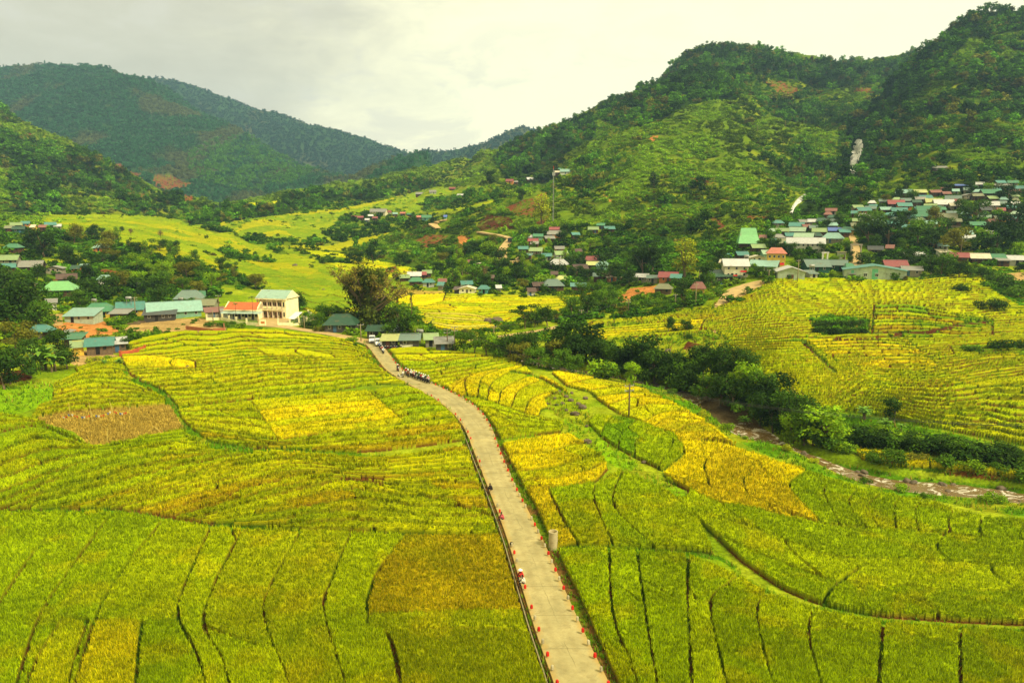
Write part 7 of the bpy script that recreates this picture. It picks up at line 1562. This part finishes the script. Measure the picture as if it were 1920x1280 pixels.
# ------------------------------------------------------------------ people and motorbikes
def skin_body(name, joints, edges, rad):
    """one continuous body grown over a joint skeleton"""
    me = bpy.data.meshes.new(name); me.from_pydata(joints, edges, []); o = bpy.data.objects.new(name, me); C.objects.link(o)
    md = o.modifiers.new('skin', 'SKIN'); md.use_smooth_shade = True
    for i, r_ in enumerate(rad): me.skin_vertices[0].data[i].radius = (r_, r_)
    me.skin_vertices[0].data[0].use_root = True
    o.modifiers.new('sub', 'SUBSURF').levels = 1
    dg = bpy.context.evaluated_depsgraph_get(); dg.update(); m2 = bpy.data.meshes.new_from_object(o.evaluated_get(dg)); bpy.data.objects.remove(o)
    m2.name = name; m2.materials.clear(); m2.materials.append(M_CLOTH); return m2
def figure(pose):
    """joints: pelvis, chest, neck, head, then arms and legs; +y is forward"""
    if pose == 'stand': J = [(0, 0, .95), (0, .0, 1.2), (0, 0, 1.42), (0, .01, 1.5), (0, .02, 1.62), (-.19, 0, 1.38), (-.26, -.02, 1.1), (-.24, .08, .86), (.19, 0, 1.38), (.26, -.02, 1.1), (.24, .08, .86), (-.1, 0, .88), (-.11, .02, .48), (-.12, -.02, .08), (-.12, .12, .04), (.1, 0, .88), (.11, .06, .48), (.12, .02, .08), (.12, .16, .04)]
    elif pose == 'ride': J = [(0, -.1, .82), (0, -.04, 1.08), (0, .02, 1.28), (0, .05, 1.36), (0, .08, 1.48), (-.19, .02, 1.24), (-.27, .2, 1.02), (-.26, .46, 1.0), (.19, .02, 1.24), (.27, .2, 1.02), (.26, .46, 1.0), (-.12, -.04, .78), (-.17, .34, .7), (-.17, .2, .3), (-.17, .34, .26), (.12, -.04, .78), (.17, .34, .7), (.17, .2, .3), (.17, .34, .26)]
    else: J = [(0, 0, .32), (0, .08, .56), (0, .14, .76), (0, .18, .83), (0, .22, .95), (-.19, .14, .72), (-.26, .3, .52), (-.12, .46, .44), (.19, .14, .72), (.26, .3, .52), (.12, .46, .44), (-.11, .06, .28), (-.14, .42, .48), (-.13, .4, .1), (-.13, .54, .05), (.11, .06, .28), (.14, .42, .48), (.13, .4, .1), (.13, .54, .05)]
    E = [(0, 1), (1, 2), (2, 3), (3, 4), (2, 5), (5, 6), (6, 7), (2, 8), (8, 9), (9, 10), (0, 11), (11, 12), (12, 13), (13, 14), (0, 15), (15, 16), (16, 17), (17, 18)]
    Rr = [.15, .16, .12, .055, .105, .07, .05, .035, .07, .05, .035, .10, .07, .05, .045, .10, .07, .05, .045]
    return skin_body('body', J, E, Rr), J
FIG = {k: figure(k) for k in ('stand', 'ride', 'sit')}
def person(loc, rz, pose, top, label, hat=None, hatc=srgb(230, 226, 206), group=None):
    o = thing('person', loc, rz, label, 'person', group)
    me, J = FIG[pose]; b = bpy.data.objects.new('body', me); C.objects.link(b); b.parent = o; b.color = (*srgb(60, 52, 44), 1)
    a_, c_ = Vector(J[0]), Vector(J[2]); mb = MB(); mb.tube([a_ + Vector((0, 0, -0.08)), Vector(J[1]), c_ + Vector((0, 0, 0.03))], [.175, .185, .12], 10)
    for s_ in (5, 8): mb.tube([Vector(J[s_]) + Vector((0, 0, .02)), J[s_ + 1]], [.09, .068], 8); mb.tube([J[s_ + 1], Vector(J[s_ + 1]).lerp(Vector(J[s_ + 2]), .8)], [.066, .05], 8)
    mb.build('shirt', M_CLOTH, o, smooth=True, col=top)
    hd = Vector(J[4]); mb = MB()
    mb.lathe([(0.03, -.13), (.075, -.1), (.095, -.02), (.098, .05), (.07, .11), (.02, .135)], 12, hd); mb.tube([hd + Vector((0, .08, -.01)), hd + Vector((0, .115, -.035))], [.018, .014], 5); h_ = mb.build('face', M_CLOTH, o, smooth=True, col=srgb(176, 124, 84))
    mb = MB()
    if hat == 'helmet': mb.lathe([(.125, -.02), (.13, .05), (.11, .13), (.06, .18), (.01, .19)], 12, hd)
    elif hat == 'cone': mb.lathe([(.26, .02), (.16, .09), (.01, .2)], 14, hd)
    else: mb.lathe([(.1, -.02), (.105, .05), (.08, .12), (.02, .145)], 12, hd + Vector((0, -.02, 0)))
    mb.build('helmet' if hat == 'helmet' else 'hat' if hat else 'hair', M_CLOTH, o, smooth=True, col=hatc if hat else srgb(24, 20, 18)); return o
def motorbike(loc, rz, label, col, group='motorbikes on the road'):
    o = thing('motorbike', loc, rz, label, 'motorbike', group)
    for y in (-.62, .62):
        mb = MB(); n = 18
        V = []; Fq = []
        for i in range(n):
            a_ = i / n * 6.2832
            for j in range(6):
                b_ = j / 6 * 6.2832; r_ = .27 + .05 * math.cos(b_); V.append((.05 * math.sin(b_), y + r_ * math.cos(a_), .3 + r_ * math.sin(a_)))
        for i in range(n):
            for j in range(6): Fq.append((i * 6 + j, ((i + 1) % n) * 6 + j, ((i + 1) % n) * 6 + (j + 1) % 6, i * 6 + (j + 1) % 6))
        mb.add(V, Fq); mb.tube([(-.06, y, .3), (.06, y, .3)], .07, 8)
        for i in range(4): a_ = i * .785; mb.tube([(0, y - .25 * math.cos(a_), .3 - .25 * math.sin(a_)), (0, y + .25 * math.cos(a_), .3 + .25 * math.sin(a_))], .012, 4)
        mb.build('wheel', M_DARK, o, smooth=True)
    mb = MB(); mb.tube([(0, .45, .72), (0, .1, .42), (0, -.3, .45), (0, -.75, .72)], [.09, .13, .15, .06], 8); mb.box((0, 0, .32), (.26, .42, .24)); mb.build('body', M_PAINT, o, smooth=True, col=col)
    mb = MB(); mb.tube([(0, -.05, .72), (0, -.4, .76), (0, -.75, .78)], [.09, .13, .09], 8); mb.build('seat', M_DARK, o, smooth=True)
    mb = MB(); mb.tube([(0, .62, .3), (0, .5, .7), (0, .42, .98)], .035, 6); mb.tube([(-.32, .38, 1.0), (0, .43, .98), (.32, .38, 1.0)], .02, 6); mb.build('handlebar', M_STEEL, o)
    mb = MB(); mb.lathe([(.02, .86), (.09, .88), (.09, .98), (.03, 1.0)], 8, (0, .5, 0)); mb.build('headlight', M_OBJ, o, col=srgb(236, 232, 214)); return o
TOPS = [('white', srgb(226, 222, 206)), ('dark', srgb(40, 42, 44)), ('blue', srgb(44, 72, 130)), ('red', srgb(170, 48, 36)), ('pink', srgb(206, 150, 130)), ('black', srgb(28, 28, 28)), ('green', srgb(56, 88, 50)), ('brown', srgb(104, 74, 50))]
rid = [(746, 698, 1, 'at the back of the riders on the road bend'), (761, 705, 3, ''), (765, 707, 7, ''), (771, 708.5, 0, ''), (776, 710, 4, ''), (780.5, 712, 5, ''), (786, 714, 6, ''), (790, 715.5, 3, ''), (794, 717, 0, ''), (798, 718.5, 1, ''), (803, 720, 4, 'at the very front of the riders'), (712.5, 655, 2, ''), (714.5, 658, 5, ''), (717, 661.5, 3, ''), (719, 665, 0, '')]
for i, (px_, py_, ti_, ex) in enumerate(rid):
    L = onroad(px_, py_); nm, cc = TOPS[ti_]; far_ = i >= 11
    rz = R(205) if not far_ else R(188); pos = f'{ordinal(i - 11)} nearest the white cars' if far_ else f'{ordinal(10 - i)} from the front of the road column'
    motorbike(L, rz, f'motorbike with rider in {nm}, {pos}', random.choice([srgb(150, 24, 20), srgb(30, 40, 70), srgb(40, 40, 40), srgb(190, 186, 170)]))
    person((L[0], L[1], L[2]), rz, 'ride', cc, f'rider in {nm} top and pale helmet, {pos}', 'helmet', group='riders on motorbikes')
L = onroad(765.5, 710.5); person(L, R(200), 'stand', srgb(120, 80, 50), 'person in brown top standing beside the column of motorbikes', 'helmet')
L = onroad(751, 709); motorbike(L, R(60), 'motorbike with pale load stopped alone at the left side of the road', srgb(206, 200, 180)); person((L[0] + .5, L[1], L[2]), R(90), 'stand', srgb(226, 222, 206), 'person in white standing at the left side of the road bend')
for i, px_ in enumerate((721, 726, 731, 737, 743, 748)): motorbike(onroad(px_, 655.5, 0.05), R(90 + random.uniform(-20, 20)), f'{ordinal(i)} from left of the motorbikes parked under the lime awning at the road end', random.choice([srgb(30, 30, 34), srgb(120, 30, 24), srgb(40, 50, 60)]), 'motorbikes parked under the awning')
def seated(px_, py_, cc, label, hat=None): q = hit1(px_, py_); person((q.x, q.y, 0.0), R(95), 'sit', cc, label, hat)
def on_left_edge(Y): 
    i = int(np.argmin(np.abs(ROAD_L[:, 1] - Y))); return ROAD_L[i]
for py_, cc, lab, ht in ((926, srgb(40, 34, 30), 'person in dark clothes sitting on the left road edge farthest up', None), (975, srgb(190, 84, 84), 'person in pinkish red sitting on the left road edge', None), (1081, srgb(190, 44, 34), 'person in red with pale conical hat sitting on the left road edge', 'cone'), (1093, srgb(216, 204, 170), 'person in cream shirt sitting just nearer than the conical hat', None)):
    q = on_left_edge((0.2 - CAM_H) / tanel(py_)); person((q[0] + 0.22, q[1], 0.22), R(100), 'sit', cc, lab, ht)
q = on_left_edge((0.2 - CAM_H) / tanel(1022)); mb = MB(); mb.lathe([(.12, 0), (.2, .08), (.18, .25), (.08, .34), (.03, .36)], 10); o = mb.build('bag', M_CLOTH, smooth=True, col=srgb(26, 24, 22)); o.location = (q[0] + .2, q[1], .22); tag(o, 'small black bag left on the left road edge between the seated people', 'bag')
# ------------------------------------------------------------------ boulders
def rock_mesh(seed, sub=3):
    bm = bmesh.new(); bmesh.ops.create_icosphere(bm, subdivisions=sub, radius=1.0)
    co = np.array([v.co for v in bm.verts]); n1_ = fbm(co[:, 0] * 1.1 + seed * 9 + co[:, 2], co[:, 1] * 1.1 - co[:, 2] * 0.7, seed, 3)
    for v, a_ in zip(bm.verts, n1_): v.co = v.co * (0.62 + 0.75 * a_); v.co.z *= 0.75
    me = bpy.data.meshes.new('boulder'); bm.to_mesh(me); bm.free(); me.materials.append(M_ROCK); me.polygons.foreach_set('use_smooth', [False] * len(me.polygons)); return me
RK = [rock_mesh(s) for s in range(5)]
def rock(px_, py_, w_, label, zz=None, at=None, group='boulders in the fields and river'):
    q = hit1(px_, py_) if at is None else Vector(at); r_ = w_ * q.y / FPX / 2 if at is None else w_
    o = bpy.data.objects.new('boulder', random.choice(RK)); C.objects.link(o); o.location = (q.x, q.y, q.z + r_ * 0.35); o.scale = (r_ * random.uniform(.9, 1.2), r_ * random.uniform(.8, 1.1), r_ * random.uniform(.8, 1.1)); o.rotation_euler = (0, 0, random.random() * 6.28)
    return tag(o, label, 'boulder', group)
fb = [(1078, 778, 15), (1062, 745, 9), (1048, 735, 9), (1040, 748, 8), (1036, 730, 7), (1055, 758, 10), (1070, 752, 12), (1085, 760, 13), (1092, 766, 14), (1030, 740, 6), (1044, 760, 8), (1027, 758, 7), (1098, 748, 11), (1072, 738, 8), (1101, 830, 16), (1088, 832, 12), (1062, 770, 8), (1100, 800, 8), (1125, 808, 9), (1207, 868, 10)]
fb.sort()
for i, q in enumerate(fb): rock(*q, f'{ordinal(i)} from left of the brown boulders among the golden terraces')
rock(915, 604, 17, 'large dark standing boulder in the middle fields'); rock(930, 607, 26, 'low flat brown boulder at the foot of the standing boulder'); rock(812, 604, 9, 'small dark rock on the bank left of the middle fields'); rock(553, 500, 11, 'dark rock standing alone in the far valley fields'); rock(595, 580, 10, 'brown rock at the edge of the fields right of the school'); rock(606, 545, 8, 'brown rock in the fields above the school'); rock(352, 691, 12, 'grey rock at the right end of the golden plot on the left'); rock(1252, 660, 12, 'round rock on the rough pasture above the river')
rr = random.Random(8); riv = []
for i in range(64):
    k = rr.uniform(0.18, 0.93); j = int(k * (len(RIVER) - 1)); off = rr.choice([rr.uniform(-5.6, -2.6), rr.uniform(2.6, 5.4), rr.uniform(-2.5, 2.5)]); q = RIVER[j] + RN[j] * off
    riv.append((q[0], q[1], rr.uniform(0.2, 0.55) * (1.2 if abs(off) > 2.5 else 0.8)))
riv.sort()
for i, (x_, y_, r_) in enumerate(riv): rock(0, 0, r_, f'{ordinal(i)} river rock from the left among the rapids and banks', at=(x_, y_, -3.95))
# ------------------------------------------------------------------ bunting on bamboo sticks over the harvested plot
M_BAMB = simple_mat('dry_bamboo', col=srgb(196, 172, 84), noise=6)
def stick(px0, py0, px1, py1, label):
    a_ = hit1(px0, py0); h = (py0 - py1) * a_.y / FPX; dx = (px1 - px0) * a_.y / FPX
    mb = MB(); mb.tube([(0, 0, -.2), (dx * .5, .1, h * .5), (dx, 0, h)], [.05, .045, .03], 6); o = mb.build('bamboo_stick', M_BAMB); o.location = a_; tag(o, label, 'bamboo stick'); return a_, h, dx
st = [(132, 788, 132, 752), (174, 792, 170, 752), (213, 780, 208, 750), (244, 780, 243, 752)]
tops = []
for i, q in enumerate(st): a_, h, dx = stick(*q, f'{ordinal(i)} from left of the four upright bamboo sticks holding bunting'); tops.append(a_ + Vector((dx * .35, 0, h * .42)))
stick(200, 832, 205, 798, 'leaning bamboo stick at the lower edge of the harvested plot'); stick(302, 810, 288, 797, 'slanting bamboo stick near the right end of the harvested plot')
tops = [hit1(112, 782) + Vector((0, 0, .4))] + tops
mb = MB(); mb.mi = 0; cols_ = [srgb(210, 50, 40), srgb(236, 210, 60), srgb(60, 110, 180), srgb(236, 232, 214), srgb(226, 120, 40)]
flags = []
for a_, b_ in zip(tops[:-1], tops[1:]):
    pts = [a_.lerp(b_, k / 9) - Vector((0, 0, 0.5 * 4 * (k / 9) * (1 - k / 9))) for k in range(10)]; mb.mi = 0; mb.tube(pts, .012, 4)
    flags += pts[1:-1]
for i, q in enumerate(flags): mb.mi = 1 + i % 5; s_ = .17; mb.add([q + Vector((-s_, 0, 0)), q + Vector((s_, 0, 0)), q + Vector((0, .05, -.42)), q + Vector((-s_, .02, 0)), q + Vector((s_, .02, 0)), q + Vector((0, .07, -.42))], [(0, 1, 2), (5, 4, 3), (0, 3, 4, 1), (1, 4, 5, 2), (2, 5, 3, 0)])
tag(mb.build('bunting', [M_BAMB] + [simple_mat('flag_cloth_%s' % w, col=c_, amt=0.1) for w, c_ in zip(('red', 'yellow', 'blue', 'white', 'orange'), cols_)]), 'string of small coloured flags sagging between bamboo sticks over the harvested plot', 'bunting')
# rooftop water tanks and odds and ends
def tank(px_, py_, zh, label):
    q = hit1(px_, py_); o = thing('water_tank', (q.x, q.y, q.z), R(random.uniform(-20, 20)), label, 'water tank')
    mb = MB(); mb.tube([(-.9, 0, zh + .55), (-.8, 0, zh + .55), (.8, 0, zh + .55), (.9, 0, zh + .55)], [.4, .52, .52, .4], 14); mb.build('drum', M_STEEL, o, smooth=True)
    mb = MB()
    for x, y in ((-.7, -.4), (.7, -.4), (.7, .4), (-.7, .4)): mb.tube([(x, y, -.5), (x, y, zh + .2)], .05, 5)
    mb.build('stand', M_STEEL, o)
tank(244, 592, 5.6, 'steel water tank on a tall stand left of the transformer pole'); tank(341, 582, 3.6, 'round steel water tank above the long mint green building'); tank(179, 588, 4.2, 'steel water tank behind the green roofed yellow house'); tank(1521, 522, 4.0, 'white water tank on the annex of the pale green hall'); tank(1398, 512, 6.0, 'water tank on the roof of the cream shop'); tank(788, 645, 3.0, 'steel water tank between the roadside sheds'); tank(262, 551, 3.5, 'white water tank beside the dark round tree behind the lower left village')
def sign(px_, py_, zc, w_, h_, col, label):
    q = hit1(px_, py_); o = thing('shop_sign', q, 0, label, 'sign'); mb = MB(); mb.box((0, 0, zc), (w_, .08, h_)); mb.build('board', M_OBJ, o, col=col)
    for s_ in (-.4, .4): mb = MB(); mb.tube([(s_ * w_, .08, -.4), (s_ * w_, .08, zc)], .05, 5); mb.build('post', M_STEEL, o)
sign(1393, 527, 3.6, 2.3, .6, srgb(196, 24, 34), 'long red sign board over the ground floor of the cream shop'); sign(1378, 529, 2.5, 1.6, .5, srgb(206, 40, 30), 'small red sign board at the shop awning'); sign(1465, 512, 3.4, 1.5, .8, srgb(214, 30, 34), 'red square sign board under the yellow two storey house')
q = hit1(1352, 538); mb = MB(); mb.box((0, 0, .5), (1.6, .9, 1.0), .3, .7); mb.box((.3, .2, 1.1), (1.0, .8, .5), .8, .6); o = mb.build('tarpaulin_heap', M_CLOTH, col=srgb(60, 96, 176), bevel=.08); o.location = q; tag(o, 'blue tarpaulin covered heap beside the shop yard', 'tarpaulin')
for i, (px_, py_, rz) in enumerate(((252, 608, .2), (262, 605, -.2), (270, 603, .1))):
    q = hit1(px_, py_); o = thing('timber_pile', q, rz, f'{ordinal(i)} from left of the timber piles on the bare building plot', 'timber pile', 'timber piles'); 
    for k in range(5): mb = MB(); mb.tube([(-2.0 + .2 * k, -.4 + .22 * k, .18 + .12 * (k % 2)), (1.8, -.35 + .22 * k, .2 + .15 * (k % 3))], .14, 6); mb.build('log', M_BARK, o)
# ------------------------------------------------------------------ labels of the single trees
ZS = {'among the houses at the left edge': 'at far left edge', 'on the wooded left slope': 'on wooded left slope', 'behind the lower left village': 'behind lower left village', 'around the big bare crowned tree': 'around the big tree', 'behind the roadside sheds': 'by roadside sheds', 'in the right terraces': 'in right terraces', 'along the river bank': 'along the river', 'in the middle hamlet': 'in middle hamlet', 'on the slope above the middle hamlet': 'above middle hamlet', 'at the front of the right village': 'at right village front', 'among the houses of the right village': 'inside right village', 'on the slope left of the right village': 'left of right village'}
g2 = defaultdict(list)
for r_, k_, t_, px_, py_, zn, w_ in TREES: g2[(w_, t_, ZS[zn])].append((px_, r_))
for (w_, t_, zn), L in g2.items():
    L.sort(key=lambda q: q[0]); pl = w_ + ('es' if w_.endswith('h') else 's')
    for i, (_, r_) in enumerate(L): r_['label'] = f"{TINTW[t_]} {w_} standing {zn}" if len(L) == 1 else f"{ordinal(i)} from left of {TINTW[t_]} {pl} {zn}"; r_['group'] = 'trees and bushes ' + zn
# ------------------------------------------------------------------ haze in the valley air
mb = MB(); x0, x1, y0, y1, z0, z1 = -3200, 3200, -60, 3480, float(ZG.min()) - 1.5, float(ZG.max()) + 25
mb.box(((x0 + x1) / 2, (y0 + y1) / 2, (z0 + z1) / 2), (x1 - x0, y1 - y0, z1 - z0))
m = bpy.data.materials.new('valley_haze'); m.use_nodes = True; m.node_tree.nodes.clear()
vo = m.node_tree.nodes.new('ShaderNodeOutputMaterial'); pv = m.node_tree.nodes.new('ShaderNodeVolumePrincipled'); pv.inputs['Density'].default_value = 0.0001; pv.inputs['Color'].default_value = (0.46, 0.72, 1.0, 1); pv.inputs['Anisotropy'].default_value = 0.1
m.node_tree.links.new(pv.outputs[0], vo.inputs['Volume'])
tag(mb.build('haze', m), 'thin bluish haze in the valley air', 'haze', kind='stuff')
